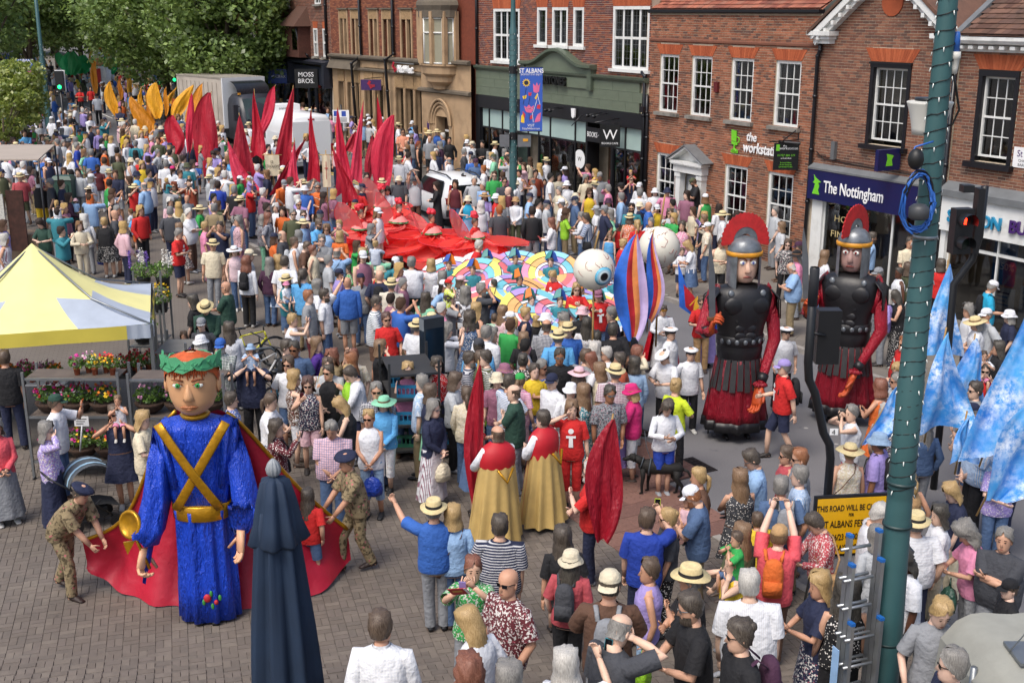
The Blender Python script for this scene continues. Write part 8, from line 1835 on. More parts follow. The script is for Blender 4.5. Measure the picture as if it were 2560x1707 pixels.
def unique(base,x,y,prefix=''):
 """words that single this one out"""
 if len(base.split())>16:base=base.replace(" held by the person in "," of person in ").replace(" worn by the person in "," of person in ")
 while len(base.split())>16:base=base.rsplit(" ",1)[0]
 if base not in USED:USED[base]=1; return base
 for p in place_phrase(x,y)[:6]:
  l=base + ', ' + p
  if len(l.replace(',','').split())<=16 and l not in USED:USED[l]=1; return l
 for p in place_phrase(x,y)[:6]:
  for d in ('nearer','farther','middle'):
   l=base + ', ' + p + ', ' + d
   if l not in USED and len(l.split())<=16:USED[l]=1; return l
 USED[base]+=1; return base
def parse(line):
 f=line.split(); z,px,py,face,sex=f[0],float(f[1]),float(f[2]),f[3],f[4]; o=dict(hat=None,sg=False,pose='dn',h=None,beard=None,skin=None,look=0,lean=0)
 t=f[5].split('.'); o['top']=(t[0],t[1],t[2] if len(t)>2 else None)
 if f[6]=='-':o['bot']=None
 else:t=f[6].split('.'); o['bot']=(t[0],t[1],t[2] if len(t)>2 else None)
 t=f[7].split('.'); o['hair']=(t[0] if t[0] in HAIR else 'gry',t[1]); o['sex']=sex; o['face']=face; o['x']=SIGHT[z][0] + px/SIGHT[z][2]; o['y']=SIGHT[z][1] + py/SIGHT[z][2]
 o['acc']={}; o['fat']=0
 for k in f[8:]:
  if k in POSES:o['pose']=k
  elif k=='sg':o['sg']=True
  elif k=='sg=clear':o['sg']='clear'
  elif k in ('on','held'):o['mode']=k
  elif k=='fat':o['fat']=.55
  elif k=='dk':o['skin']=SKIN_D
  elif k=='md':o['skin']=SKIN_M
  elif k=='look':o['look']=.45
  elif k=='step':o['step']=.33
  elif k=='bk':o['acc']['bk']=1
  elif k=='gold':pass
  elif '=' in k:
   a,b=k.split('=')
   if a=='hat':o['hat']=b
   elif a=='h':o['h']=float(b)
   elif a=='beard':o['beard']=b
   elif a=='lean':o['lean']=float(b)
   else:o['acc'][a]=b
 return o
RP=random.Random(99); prev=None
RINGS=[]; FAR=0
def far_of(line):
 o=parse(line); x,y,z=spot(o['x'],o['y'],1.55); return math.hypot(x,y)
LINES=FOLK.strip().split('\n'); DIST=[far_of(l) for l in LINES]
for k,l in enumerate(LINES):
 if ' on ' in l + ' ' or ' held ' in l + ' ':DIST[k]=DIST[k - 1]
CUT=sorted(DIST)[282]
def crowd_on(v):CROWD['on']=v
for line,dist_ in sorted(zip(LINES,DIST),key=lambda q:q[1]>CUT):
 crowd_on(dist_>CUT)
 o=parse(line); h=o['h'] or ((1.71 if o['sex']=='w' else 1.83) + RP.uniform(-.05,.05) if o['sex'] != 'k' else 1.2)
 mode=o.get('mode'); yaw=rad(YAW[o['face']] + RP.uniform(-14,14))
 if mode=='on':x,y=prev['loc'][:2]; z=prev['loc'][2] + prev['h']*.845 - h*.535 + .03; yaw=prev['yaw']; x+=math.sin(yaw)*-.0; pose='rd'
 elif mode=='held':yaw0=prev['yaw']; x=prev['loc'][0] + math.sin(yaw0)*.2; y=prev['loc'][1] - math.cos(yaw0)*.2; z=prev['loc'][2] + prev['h']*.70 - h*.535; yaw=yaw0 + 1.2; pose='cl'
 else:
  x,y,z=spot(o['x'],o['y'],h*.93 + o.get('step',0)); z+=o.get('step',0); pose=o['pose']
  off=float((np.array((x,y)) - K0) @ SN)
  if off>0:z+=.11
  elif off<-8.2:z+=.036
 d_=math.hypot(x,y); fine=d_<27 and not CROWD['on']; PEOPLE.append((x,y))
 who='person' if h>1.42 else ('child' if h>.9 else 'toddler')
 short=PATN.get(o['top'][2],'') + CNAME[o['top'][0]] + ' ' + {'t':'T-shirt','s':'blouse','l':'long-sleeved top','v':'vest top','d':'dress'}[o['top'][1]] + ' and ' + headword(o)
 ph_=POSEN.get(o['pose'],'')
 if mode=='on':ph_='riding on shoulders'
 if mode=='held':ph_='held in arms'
 base=who + ' in ' + describe(o) + ', ' + headword(o)
 if base in USED and ph_:base+=', ' + ph_
 label=None if CROWD['on'] else unique(base,x,y)
 b,info=person(x,y,z,yaw,o['top'],o['bot'],o['hair'],o['hat'],pose,h,'w' if o['sex']=='w' else 'm',o['fat'],o['skin'] or None,label,'person','spectators and marshals',o['sg'],look=o['look'] + (.12 if pose=='lk' else 0),turn=RP.uniform(-.35,.35),seat=mode in ('on','held'),lean=o['lean'],fine=fine,beard=o['beard'])
 info['h']=h; prev=info
 if CROWD['on']:continue
 pass
 if o['top'][0]=='red' and o['top'][1]=='t' and o['sex'] != 'k' and o['top'][2] is None and d_<32 and o['bot'][0] != 'blk':    # festival T-shirt motif: a pilgrim figure
  M_=MB(); s=h/1.72; T_=info['T']
  def tri(pts):M_.add([tuple(T_((p[0]*s,-.155*s,p[1]*s))) for p in pts],[tuple(range(len(pts)))])
  tri([(.045*math.cos(a),1.315 + .045*math.sin(a)) for a in np.linspace(0,6.28,11)[:-1]]); tri([(-.075,1.24),(.075,1.24),(.075,1.2),(-.075,1.2)]); tri([(-.03,1.2),(.03,1.2),(.035,1.05),(-.035,1.05)])
  M_.build('shirt_motif',SERW,b)
 A=o['acc']
 if 'ph' in A:phone(info,pose,A['ph'],unique('%s phone held by the person in %s' % (CNAME[A['ph']],short),x,y))
 if 'bk' in A:booklet(info,-1,unique('red festival programme held by the person in %s' % short,x,y))
 if 'bp' in A:backpack(info,A['bp'],unique('%s backpack worn by the person in %s' % (CNAME[A['bp']],short),x,y))
 if 'sb' in A:shoulder_bag(info,A['sb'],unique('%s shoulder bag worn by the person in %s' % (CNAME[A['sb']],short),x,y))
 if 'bag' in A:carrier(info,A['bag'],unique('%s carrier bag held by the person in %s' % (CNAME[A['bag']],short),x,y))
crowd_on(False)
# ------------------------------------------------------------------ the rest of the crowd: one mass of people too many to count
TOPS=['wht']*9 + 'nav blk gry dgr lbl blu red pnk grn olv lil tea crm lgr sky org mau den yel ppk'.split(); BOTS='den nav blk gry kha crm blk den'.split(); HRS=['gry.s','brn.s','dkb.s','bln.b','brn.l','wht.s','blk.s','ltb.b','gry.b','dkb.l','gry.z','bln.l']; HTS=[None]*8 + ['pan','cap:wht','cap:nav','bkt:crm','sun']
CELL={}
for p in PEOPLE:CELL.setdefault((round(p[0]),round(p[1])),[]).append(p)
def free(x,y,r):
 for i in (-1,0,1):
  for j in (-1,0,1):
   for p in CELL.get((round(x) + i,round(y) + j),()):
    if (p[0] - x)**2 + (p[1] - y)**2<r*r:return False
 return True
TPL=[]; BANK=CROWD['p']
for k in range(36):                                     # a stock of stances and builds, recoloured person by person
 CROWD['p']=[]; w_=k % 2==0; hr=HRS[k % 12].split('.'); crowd_on(True)
 person(0,0,0,0,('wht','tltv'[k // 2 % 4],None),('den','pps'[k % 3],None),(hr[0],hr[1]),HTS[k*5 % 13],['dn','lk','dn','cr','ph','cl','hp','dn','p1'][k % 9],(1.68 if w_ else 1.79) + RP.uniform(-.08,.08),'w' if w_ else 'm',(0,0,.3)[k % 3],'#ffffff',fine=False,turn=RP.uniform(-.5,.5),seed=k); crowd_on(False); TPL.append(CROWD['p'])
CROWD['p']=BANK
def filler(o0,o1,t0,t1,n,r=.62,face=None):
 k=0
 for _ in range(n*3):
  if k>=n:break
  x,y=so_xy(RP.uniform(o0,o1),RP.uniform(t0,t1)); fw=y*CP + 6*SP
  if abs(x/fw*FOC)>1330 or not free(x,y,r) or any((x - q[0])**2 + (y - q[1])**2<q[2]**2 for q in KEEP):continue
  CELL.setdefault((round(x),round(y)),[]).append((x,y)); off=float((np.array((x,y)) - K0) @ SN); z=gz(x,y) + (.11 if off>0 else .03 if off<-8.2 else 0)
  yw=rad(RP.uniform(-60,60) + (face if face is not None else (90 if off<-4 else -90))); c,s_=math.cos(yw),math.sin(yw); tc,bc,sc_,shc=lin(CLR[RP.choice(TOPS)]),lin(CLR[RP.choice(BOTS)]),lin(RP.choice(SKIN)),lin(RP.choice(['#2a2523','#b9b8b4','#3c2f28','#8b8e94'])); k+=1; g_=RP.uniform(.95,1.04)
  for (V,lv,lt,col,nm) in RP.choice(TPL):
   W=np.stack([x + g_*(V[:,0]*c - V[:,1]*s_),y + g_*(V[:,0]*s_ + V[:,1]*c),z + g_*V[:,2]],1); C2=col
   new={'person':sc_,'shirt':tc,'vest_top':tc,'dress':tc,'trousers':bc,'shorts':bc,'skirt':bc,'shoes':shc}.get(nm)
   if new is not None:C2=col.copy(); C2[col[:,0]>(.5 if nm=='person' else -1)]=new
   CROWD['p'].append((W,lv,lt,C2,nm))
KEEP=[(1.6,22.2,.8),(4.2,21,1.2),(6.5,21.8,1.2)] + [(spot(u,v,1.4)[0],spot(u,v,1.4)[1],1.25) for u,v in ((955,492),(990,530),(1078,556),(1188,566),(905,545))] + [(spot(u,v,1.26)[0],spot(u,v,1.26)[1],.8) for u,v in ((1291,652),(1294,706),(1187,680),(1221,655),(1331,757),(1542,702),(1380,660),(1450,735),(1120,668),(1395,760),(1500,760))] + [(so_xy(-1.2,57)[0],so_xy(-1.2,57)[1],1.5),(-9.3,54.5,2.9),(at(590,380,62)[0],62.5,2.4),(at(590,380,62)[0] - 2,66,3),(at(590,380,62)[0] - 4,69.5,3),(-3.2,42.6,2.4),(-8.4,22.4,3.4),(at(158,440,40.5)[0],40.5,.7),(-15.5,36,2.6),(-17.5,36.5,2.6),(-5.5,23.8,1.6),(-9.8,27,1.4),(-7.7,26,.8),(-8,19,2.6),(-1.9,20.3,1.1),(-.4,23.5,.8)]
filler(-15,-8.4,33,62,130,.7); filler(-24,-14,40,66,70,.9); filler(-8.4,-5.2,30,60,70,.65)          # the square
filler(.2,4.6,43,72,95,.65); filler(.6,4.4,26,43,60,.6); filler(-5,.3,60,110,90,.85); filler(.5,6,72,125,95,.95)  # shop side, up the street
filler(-13,-7.6,62,120,130,.95); filler(-6,-1,112,150,70,1.0); filler(-6.5,-1.2,46,58,45,.7,20)
filler(-9.5,-7.6,18,31,46,.55)
P_=CROWD['p']; nb=np.cumsum([0] + [len(p[0]) for p in P_]); V=np.concatenate([p[0] for p in P_]); lv=np.concatenate([p[1] + b for p,b in zip(P_,nb)]).astype(np.int32); lt=np.concatenate([p[2] for p in P_]); cc_=np.concatenate([p[3] for p in P_])
me=bpy.data.meshes.new('crowd'); me.vertices.add(len(V)); me.vertices.foreach_set('co',V.astype(np.float32).ravel()); me.loops.add(len(lv)); me.loops.foreach_set('vertex_index',lv); me.polygons.add(len(lt)); me.polygons.foreach_set('loop_start',(np.cumsum(lt) - lt).astype(np.int32)); me.update(calc_edges=True); me.polygons.foreach_set('use_smooth',np.ones(len(lt),bool))
at_=me.attributes.new('garment','FLOAT_COLOR','FACE'); at_.data.foreach_set('color',np.concatenate([cc_,np.ones((len(cc_),1))],1).astype(np.float32).ravel()); print('crowd faces',len(lt))
cm,t,b,N,L=nodes('crowd_clothes'); an=N('ShaderNodeAttribute'); an.attribute_name='garment'; L(mixrgb(t,ramp(t,noise(t,4,3,coord(t)),[(.35,0.),(.7,1.)]),mixrgb(t,1.0,an.outputs[0],(.85,.85,.85),'MULTIPLY'),an.outputs[0]),b.inputs['Base Color']); b.inputs['Roughness'].default_value=.8; bump(t,b,noise(t,22,3,coord(t)),.35,.03)
me.materials.append(cm); co_=bpy.data.objects.new('crowd',me); COL.objects.link(co_); tag(co_,'dense crowd of spectators filling the street beyond the nearer rows','crowd',None,'stuff'); CROWD['p']=[]
# ------------------------------------------------------------------ parade: flags
RFM=objmat('flag_satin',rough=.5,bstr=.6,drape=(5,5,.9))
def sky_dye():
 m,t,b,N,L=nodes('dyed_blue_silk'); co=coord(t); n1=ramp(t,noise(t,1.1,6,co,.6),[(.35,0.),(.65,1.)]); c=mixrgb(t,n1,lin('#1668c0'),lin('#4aa3e0')); c=mixrgb(t,mixrgb(t,1.0,ramp(t,noise(t,8,10,co,.75),[(.42,0.),(.58,1.)]),ramp(t,noise(t,1.3,3,co),[(.46,.12),(.62,.95)]),'MULTIPLY'),c,lin('#dfe8f4')); L(c,b.inputs['Base Color']); b.inputs['Roughness'].default_value=.5; bump(t,b,noise(t,5,3,co),.4,.03); return m
BLUEF=sky_dye()
def flag(tip,foot,wl,wr_,y,col,label,shape='p',group=None,m=None,foldn=2.2,seed=0,pole=True,strips=None,name='flag'):
 """tall cloth hung from a pole tip; sighted tip and lowest point, widths in metres either side"""
 A,B=np.array(at(*tip,y)),np.array(at(*foot,y - .15)); x0,y0=B[0],B[1]; g0=gz(x0,y0); root=empty(name,(x0,y0,g0),0,label,'flag',group); O=np.array((x0,y0,g0)); rr=random.Random(seed); p1,p2=rr.uniform(0,6),rr.uniform(0,6)
 ax=B - A; px=np.array((1.,0,0)); n,k=18,16; P=[]; bow=rr.uniform(-.12,.12)*(wl + wr_); e1,e2=rr.uniform(.6,.9),rr.uniform(1.1,1.6)
 for i in range(n + 1):
  t=i/n; tt_=min(1,t*.95 + .01)
  if shape=='p':fl_,fr_=t**e1,t**(e1 + .25)
  else:fl_,fr_=math.sin(math.pi*tt_**e1)**.8 + .12*t,math.sin(math.pi*tt_**e2)**.8 + .1*t
  c=A + ax*t + px*bow*math.sin(math.pi*t); row=[]
  for j in range(k + 1):
   h=j/k; q=-wl*fl_ + (wl*fl_ + wr_*fr_)*h; amp=.075*(wl + wr_)*min(1,t*1.5) + .01
   fy=amp*(math.sin(5.5*h + p1 + 2.6*t) + .6*math.sin(11*h*(1 - .4*t) + p2 - 4*t) + .3*math.sin(19*h + 5*t + p1))
   drop=-.14*abs(h - .45)*(1 if shape=='p' else .3)*t*np.linalg.norm(ax) + .03*math.sin(7*h + p2)*t
   row.append(tuple(c + px*(q + .03*math.sin(6*t + p1)) + np.array((0,fy,drop)) - O))
  P.append(row)
 if strips:
  e=[int(round(s_[0]*k)) for s_ in strips] + [k]
  for (s_,a,b_) in zip(strips,e[:-1],e[1:]):mb=MB(); mb.grid([r[a:b_ + 1] for r in P]); mb.build('cloth',s_[1],root)
 else:mb=MB(); mb.grid(P); mb.build('cloth',m or RFM,root,True,None,None,lin(col))
 if pole:
  d=ax/np.linalg.norm(ax); mb=MB(); e=np.array((B[0] + d[0]*.2,B[1],max(g0 + .95,B[2] - .3))); mb.tube([tuple(A + np.array((0,.05,.06)) - O),tuple(e + np.array((0,.2,0)) - O)],.013,6); mb.build('pole',mat('bamboo','#9a7a48',.7),root)
 return root
RED=['#b3122c','#c4213f','#a50f28','#cf3450','#980d26']
RF=[((435,288),(440,385),.55,.5,50,'d'),((479,234),(470,380),.22,.22,49,'d'),((528,232),(517,445),.75,.6,48,'d'),((566,350),(612,480),.3,.9,41,'p'),((597,287),(618,475),.65,.75,43,'p'),((635,226),(645,390),.55,.5,49,'p'),((688,216),(652,340),.32,.3,52,'d'),((733,218),(702,430),.55,.45,46,'p'),((735,350),(735,500),.3,.5,40,'p'),((768,342),(700,480),.5,.4,41,'p'),((778,272),(778,445),.22,.45,45,'p'),((843,268),(862,480),.5,.4,43,'p'),((890,328),(862,380),.3,.6,47,'p'),((907,250),(893,450),.5,.2,46,'p'),((930,338),(918,450),.2,.25,43,'d'),((944,240),(948,480),.3,.55,44,'p'),((984,288),(955,490),.7,.3,42,'d'),((832,370),(872,505),.3,.5,38,'p')]
ORD='first second third fourth fifth sixth seventh eighth ninth tenth eleventh twelfth thirteenth fourteenth fifteenth sixteenth seventeenth eighteenth'.split()
for i,(a,b,l,r,y,s) in enumerate(RF):flag(a,b,l*.78,r*.78,y,RED[i % 5],'tall crimson parade flag, %s from the lorry end of the row' % ORD[i],s,'crimson parade flags',seed=i)
OF=[((240,147),(237,236),.45,.35,84,'d'),((274,204),(291,290),.6,.4,66,'d'),((300,198),(303,250),.25,.25,72,'d'),((323,163),(324,245),.25,.3,76,'d'),((327,243),(368,350),.5,1.0,60,'d'),((352,219),(354,268),.35,.3,68,'p'),((364,231),(376,305),.4,.5,64,'p'),((390,207),(394,296),.8,.5,64,'d'),((415,219),(414,290),.2,.25,66,'d'),((443,216),(418,258),.5,.4,70,'p'),((465,204),(448,245),.3,.35,72,'p'),((483,213),(434,296),.65,.6,62,'d'),((507,210),(467,305),.55,.5,61,'d')]
for i,(a,b,l,r,y,s) in enumerate(OF):flag(a,b,l*.62,r*.62,y,['#c97f0e','#d8950f','#b8700c','#e09f1a'][i % 4],'amber parade flag, %s along the row before the lorry' % ORD[i],s,'amber parade flags',seed=40 + i)
GF=[((150,132),(162,176),.5,.7,90),((172,130),(172,186),.5,.5,88),((185,128),(180,188),.5,.5,87),((212,138),(204,184),.8,.6,89),((245,136),(244,180),.5,.6,90),((262,132),(258,176),.4,.5,91),((285,133),(278,186),.25,.4,88)]
for i,(a,b,l,r,y) in enumerate(GF):flag(a,b,l,r,y,['#18a35c','#1fb56c','#12924e'][i % 3],'bright green parade flag, %s of the cluster under the trees' % ORD[i],'d','green parade flags',seed=70 + i)
BF=[((2372,660),(2355,880),.42,.38,19.4,'p'),((2440,845),(2422,1010),.5,.28,18.6,'p'),((2368,830),(2330,1070),.32,.72,16.6,'p'),((2610,700),(2475,1130),.4,.75,15.4,'p'),((2600,1000),(2478,1250),.25,.75,13.6,'d'),((2255,960),(2165,1110),.12,.3,16.4,'d'),((2420,1040),(2408,1150),.22,.22,15.8,'p'),((2565,860),(2540,1060),.4,.5,17.6,'p')]
BL=['pale blue and white flag topmost beside the traffic signal','blue and white flag behind the white-tipped one','broad white-tipped blue flag in front of its neighbours','very tall streaked blue flag running out of the frame','deep blue flag gathered in the hands of the white-hatted woman','small blue flag beside the woman in orange','narrow blue cloth hanging behind the dark-haired man','streaked blue flag behind the tallest blue flag']
for i,(a,b,l,r,y,s) in enumerate(BF):flag(a,b,l,r,y,'#2a86d8',BL[i],s,'blue silk flags',BLUEF,seed=90 + i)
FB,FR_,FO,FLl=mat('flame_blue','#2f66c4',.5,.35,4),mat('flame_red','#b0242e',.5,.3,4),mat('flame_orange','#df8a4c',.5,.2,4),mat('flame_lilac','#b9a6cf',.5,.15,4)
flag((1590,586),(1578,845),.33,.33,22.3,'#ffffff','large flame-painted flag of blue, red and orange near the eyeballs','d','flame painted flags',strips=[(0,FB),(.38,FR_),(.55,FO),(.76,FLl)],seed=3); flag((1634,583),(1622,800),.12,.22,22.9,'#ffffff','slimmer flame-painted flag behind the large one','d','flame painted flags',strips=[(0,FB),(.4,FR_),(.6,FO),(.8,FLl)],seed=5)
flag((1196,912),(1183,1262),.12,.16,16.7,'#97071f','furled deep red flag held by the white-haired marshal','d','furled red flags',seed=8,foldn=1.5); flag((1533,1048),(1500,1350),.22,.26,14.4,'#8f0a20','furled deep red flag held by the bearded marshal','d','furled red flags',seed=9,foldn=2)
for k,(u0,v0,u1,v1,y,txt,lab) in enumerate(((662,388,700,440,43,'ST.\nBARTHOLOMEW','cream parish banner lettered ST. BARTHOLOMEW among the flags'),(804,388,828,468,36.5,'','narrow cream banner with red cross on a pole'))):
 A,B=at(u0,v0,y),at(u1,v1,y); r=empty('parish_banner',(A[0],y,gz(A[0],y)),0,lab,'banner'); W=B[0] - A[0]; z0,z1=B[2] - gz(A[0],y),A[2] - gz(A[0],y); b=MB(); b.grid([[(W*j/8,.02*math.sin(j),z0 + (z1 - z0)*i/6) for j in range(9)] for i in range(7)]); b.build('cloth',mat('banner_cream','#c9bda2',.8,.1),r)
 b=MB(); b.tube([(-.1,.03,z1),(W + .1,.03,z1)],.018,6); b.tube([(W/2,.04,1.0),(W/2,.04,z1 + .15)],.018,6); b.build('pole',mat('bamboo','#9a7a48'),r)
 if txt:text_obj(txt,.15,BLKS,r,'lettering',.002,(W/2,-.04,z0 + (z1 - z0)*.6),align='CENTER',sx=.7)
 else:
  b=MB(); b.box(W*.3,W*.7,-.035,-.03,z0 + (z1 - z0)*.58,z0 + (z1 - z0)*.61); b.box(W*.47,W*.53,-.034,-.029,z0 + (z1 - z0)*.25,z0 + (z1 - z0)*.8); b.build('cross',mat('cross_red','#a8262b',.6),r,False)
# ------------------------------------------------------------------ eyeball puppets on poles
EYW=mat('eyeball_white','#d6d2c4',.45,.05,3); VEIN=mat('vein_red','#8d3a2f',.5)
def iris():
 m,t,b,N,L=nodes('iris_blue'); g=N('ShaderNodeTexGradient'); g.gradient_type='SPHERICAL'; L(coord(t),g.inputs[0]); mp=coord(t); c=ramp(t,g.outputs[0],[(.0,lin('#16314f')),(.76,lin('#1f6fa6')),(.84,lin('#5fb0d0')),(.90,lin('#d5e4e6')),(.915,lin('#14181c')),(1,lin('#0a0a0c'))]); L(c,b.inputs['Base Color']); b.inputs['Roughness'].default_value=.3; return m
IRIS=iris()
for k,(u,v,y,R,show,lab) in enumerate(((1485,674,22.0,.40,True,'giant eyeball with blue iris held on a pole'),(1648,618,23.3,.42,False,'giant veined eyeball seen from behind on a pole'))):
 c=np.array(at(u,v,y)); r=empty('eyeball_puppet',(c[0],c[1],0),0,lab,'puppet','giant eyeballs on poles'); b=MB(); b.ell((0,0,c[2]),(R,R,R),32,20); b.build('eyeball',EYW,r); rr=random.Random(4 + k)
 for q in range(46):
  th,ph=rr.uniform(0,6.28),rr.uniform(-1.2,1.2); P=[]
  dirv=rr.uniform(0,6.28)
  for s_ in range(7):
   P.append((R*1.004*math.cos(ph)*math.cos(th),R*1.004*math.cos(ph)*math.sin(th),c[2] + R*1.004*math.sin(ph))); dirv+=rr.uniform(-.9,.9); th+=.07*math.cos(dirv); ph+=.07*math.sin(dirv)
  b=MB(); b.tube(P,[.006,.006,.005,.005,.004,.003,.002],4); b.build('vein',VEIN,r)
 b=MB(); b.tube([(0,0,1.1),(0,0,c[2] - R*.9)],.02,8); b.tube([(0,0,c[2] + R*.95),(.08,0,c[2] + R + .35 + .3*k)],.018,8); b.build('pole',mat('bamboo','#9a7a48'),r)
 if show:
  d=Vector((.42,-.86,-.16)).normalized(); b=MB(); b.rings([[(rr_*math.cos(a),rr_*math.sin(a),math.sqrt(max(0,R*R - rr_*rr_)) - R*math.cos(.47) + .006) for a in np.linspace(0,6.2832,29)[:-1]] for rr_ in (.185,.14,.09,.05,.01)]); o=b.build('iris',IRIS,r); o.location=Vector((0,0,c[2])) + d*R*math.cos(.47); o.rotation_euler=d.to_track_quat('Z','Y').to_euler()
# ------------------------------------------------------------------ emperor puppet
BLUS=objmat('blue_satin',rough=.36,bstr=.75,drape=(9,9,2.6)); GOLDM=mat('gold_lame','#b5841a',.32,.25,9,metal=.55,bmp=.6,bscale=18); PSK=mat('puppet_skin','#cb9a70',.5,.12,3); PSK2=mat('puppet_hand','#d3a07e',.5,.12,5); OHR=mat('orange_hair','#b8501d',.6,.25,12,bmp=.5); LAUR=mat('laurel_green','#3f8f63',.6,.12,4); PLIP=mat('puppet_lip','#a8683f',.5); EYG=mat('eye_green','#2f9a4a',.3); EYWH=mat('eye_white','#d9dad2',.4); BRWN=mat('brow_brown','#7a3f1f',.6)
ex0,ey0=spot(528,1548)[:2]; em=empty('emperor_puppet',(ex0,ey0,.036),rad(4),'giant emperor puppet in blue robe with gold sash and laurel crown','puppet'); Z=lambda v:ztop(0,ey0 + .1,v)
zS,zB,zC,zT=Z(1052),Z(1262),Z(1022),Z(872)
def robe(prof,k,amp,seed):return folds(prof,64,k,amp,.5,seed)
def flat_y(R,f):return [[(p[0],p[1]*f,p[2]) for p in r] for r in R]
b=MB(); b.rings(flat_y(robe([(.05,.37),(.5,.36),(1.0,.34),(zB - .1,.33),(zB,.34)],10,.10,3),.7)); b.build('robe_skirt',BLUS,em,True,None,None,lin('#1a44c0'))
b=MB(); b.rings(flat_y(robe([(zB - .05,.35),(zB + .3,.39),(zS - .3,.44),(zS - .08,.47),(zS + .0,.44),(zS + .05,.3),(zS + .07,.16)],8,.055,5),.55)); b.build('robe_body',BLUS,em,True,None,None,lin('#1a44c0'))
b=MB(); b.rings(flat_y([[(r*math.cos(a),r*math.sin(a),z) for a in np.linspace(0,6.2832,33)[:-1]] for z,r in ((zB - .13,.36),(zB - .12,.375),(zB + .07,.38),(zB + .08,.365))],.68)); b.build('belt',GOLDM,em)
for s_ in (-1,1):
 P=[]
 for f in np.linspace(0,1,10):
  x=s_*(-.42 + .70*f); z=zS + .06 - (zS - zB + .0)*f; yv=-.245 - .07*math.sin(math.pi*f); P.append((x,yv - (.012 if s_>0 else 0),z))
 b=MB(); b.tube(P,[(.06,.01)]*10,8,up=(0,-1,0)); b.build('sash',GOLDM,em)
b=MB(); b.tube([(0,0,zS),(0,-.02,zC + .1)],[.13,.12],12); b.build('neck',PSK,em); b=MB(); b.lathe([(.17,zS + .06),(.19,zS + .1),(.16,zS + .13)],18); b.build('collar',GOLDM,em)
hz=(zT + zC)/2 - .04; hr=(zT - zC)/2
head=MB(); R_=[]
for f,rx,rf,rb in ((-1.0,.05,.08,.05),(-.93,.15,.22,.14),(-.75,.235,.29,.22),(-.45,.285,.31,.27),(-.1,.31,.31,.31),(.25,.32,.31,.33),(.55,.30,.28,.31),(.8,.23,.21,.24),(.98,.05,.05,.05)):
 R_.append([(rx*math.sin(a),-(rf if math.cos(a)>0 else rb)*math.cos(a),hz + hr*f) for a in np.linspace(0,6.2832,29)[:-1]])
head.rings(R_); hd_=head.build('head',PSK,em)
b=MB(); b.rings([[(x*w_,-y_,hz + z*hr) for x in (-1,-.4,0,.4,1)] for (z,w_,y_) in ((.2,.03,.30),(.0,.04,.345),(-.22,.055,.385),(-.36,.075,.37),(-.42,.06,.31))],close=False,cap=False)
b.v=[(p[0],p[1] + (.06 if abs(p[0])>.9*max(abs(q[0]) for q in b.v if abs(q[2] - p[2])<1e-4) else 0),p[2]) for p in b.v]; b.build('nose',PSK,hd_)
for s_ in (-1,1):
 b=MB(); b.ell((s_*.125,-.295,hz + .13*hr),(.062,.02,.036),14,8); b.build('eye',EYWH,hd_); b=MB(); b.ell((s_*.12,-.313,hz + .13*hr),(.03,.012,.032),12,6); b.build('iris',EYG,hd_); b=MB(); b.ell((s_*.12,-.323,hz + .13*hr),(.012,.006,.014),8,5); b.build('pupil',BLKS,hd_)
 b=MB(); b.tube([(s_*.05,-.318,hz + .27*hr),(s_*.12,-.312,hz + .325*hr),(s_*.2,-.272,hz + .28*hr)],[.012,.014,.006],6); b.build('eyebrow',BRWN,hd_); b=MB(); b.tube([(s_*.06,-.318,hz + .15*hr),(s_*.125,-.315,hz + .235*hr),(s_*.19,-.285,hz + .15*hr)],.008,6); b.build('eyelid',PLIP,hd_)
 b=MB(); b.ell((s_*.32,.0,hz - .02),(.035,.07,.105),10,7); b.build('ear',PSK,hd_)
b=MB(); b.tube([(-.11,-.305,hz - .585*hr),(-.04,-.33,hz - .56*hr),(0,-.332,hz - .575*hr),(.04,-.33,hz - .56*hr),(.11,-.305,hz - .585*hr)],[.006,.02,.018,.02,.006],7); b.tube([(-.09,-.308,hz - .62*hr),(0,-.33,hz - .65*hr),(.09,-.308,hz - .62*hr)],[.006,.022,.006],7); b.build('mouth',PLIP,hd_)
hb=MB(); G_=[]
for f,gap in ((.99,0),(.8,0),(.6,20),(.38,62),(.1,78),(-.2,88),(-.42,100)):
 rx=np.interp(f,[-1,-.5,0,.5,.8,1],[.1,.29,.325,.325,.26,.06]); G_.append([(rx*1.04*math.sin(a),-rx*1.0*math.cos(a),hz + hr*f*1.03) for a in np.linspace(rad(gap),6.2832 - rad(gap),41)])
hb.grid(G_); hb.build('hair',OHR,hd_)
for i in range(17):
 x=-.21 + .42*i/16; b=MB(); b.tube([(x,-.29 + abs(x)*.25,hz + .62*hr),(x*1.05,-.315 + abs(x)*.3,hz + .5*hr),(x*1.08 + .01*math.sin(i),-.315 + abs(x)*.32,hz + (.36 + .08*math.sin(i*2.1))*hr)],[.02,.014,.004],5); b.build('fringe_lock',OHR,hd_)
for i in range(22):                                       # laurel leaves round the head
 a=6.2832*i/22; up_=.07 if i % 2 else -.05; c=Vector((.335*math.sin(a),-.325*math.cos(a),hz + hr*(.62 + up_ + .14*(1 if math.cos(a)>0 else -.6)))); t_=Vector((math.cos(a),math.sin(a),(.5 if i % 2 else -.35)*(1 if math.sin(a)>0 else -1))).normalized(); n_=Vector((math.sin(a),-math.cos(a),.3)).normalized(); s2=t_.cross(n_); b=MB(); L2,w2=.15,.062
 pts=[c - t_*L2,c - t_*L2*.4 + s2*w2,c + t_*L2*.3 + s2*w2*.8,c + t_*L2,c + t_*L2*.3 - s2*w2*.8,c - t_*L2*.4 - s2*w2]; b.poly([tuple(p) for p in pts],tuple(n_*.02)); b.build('laurel_leaf',LAUR,em,False)
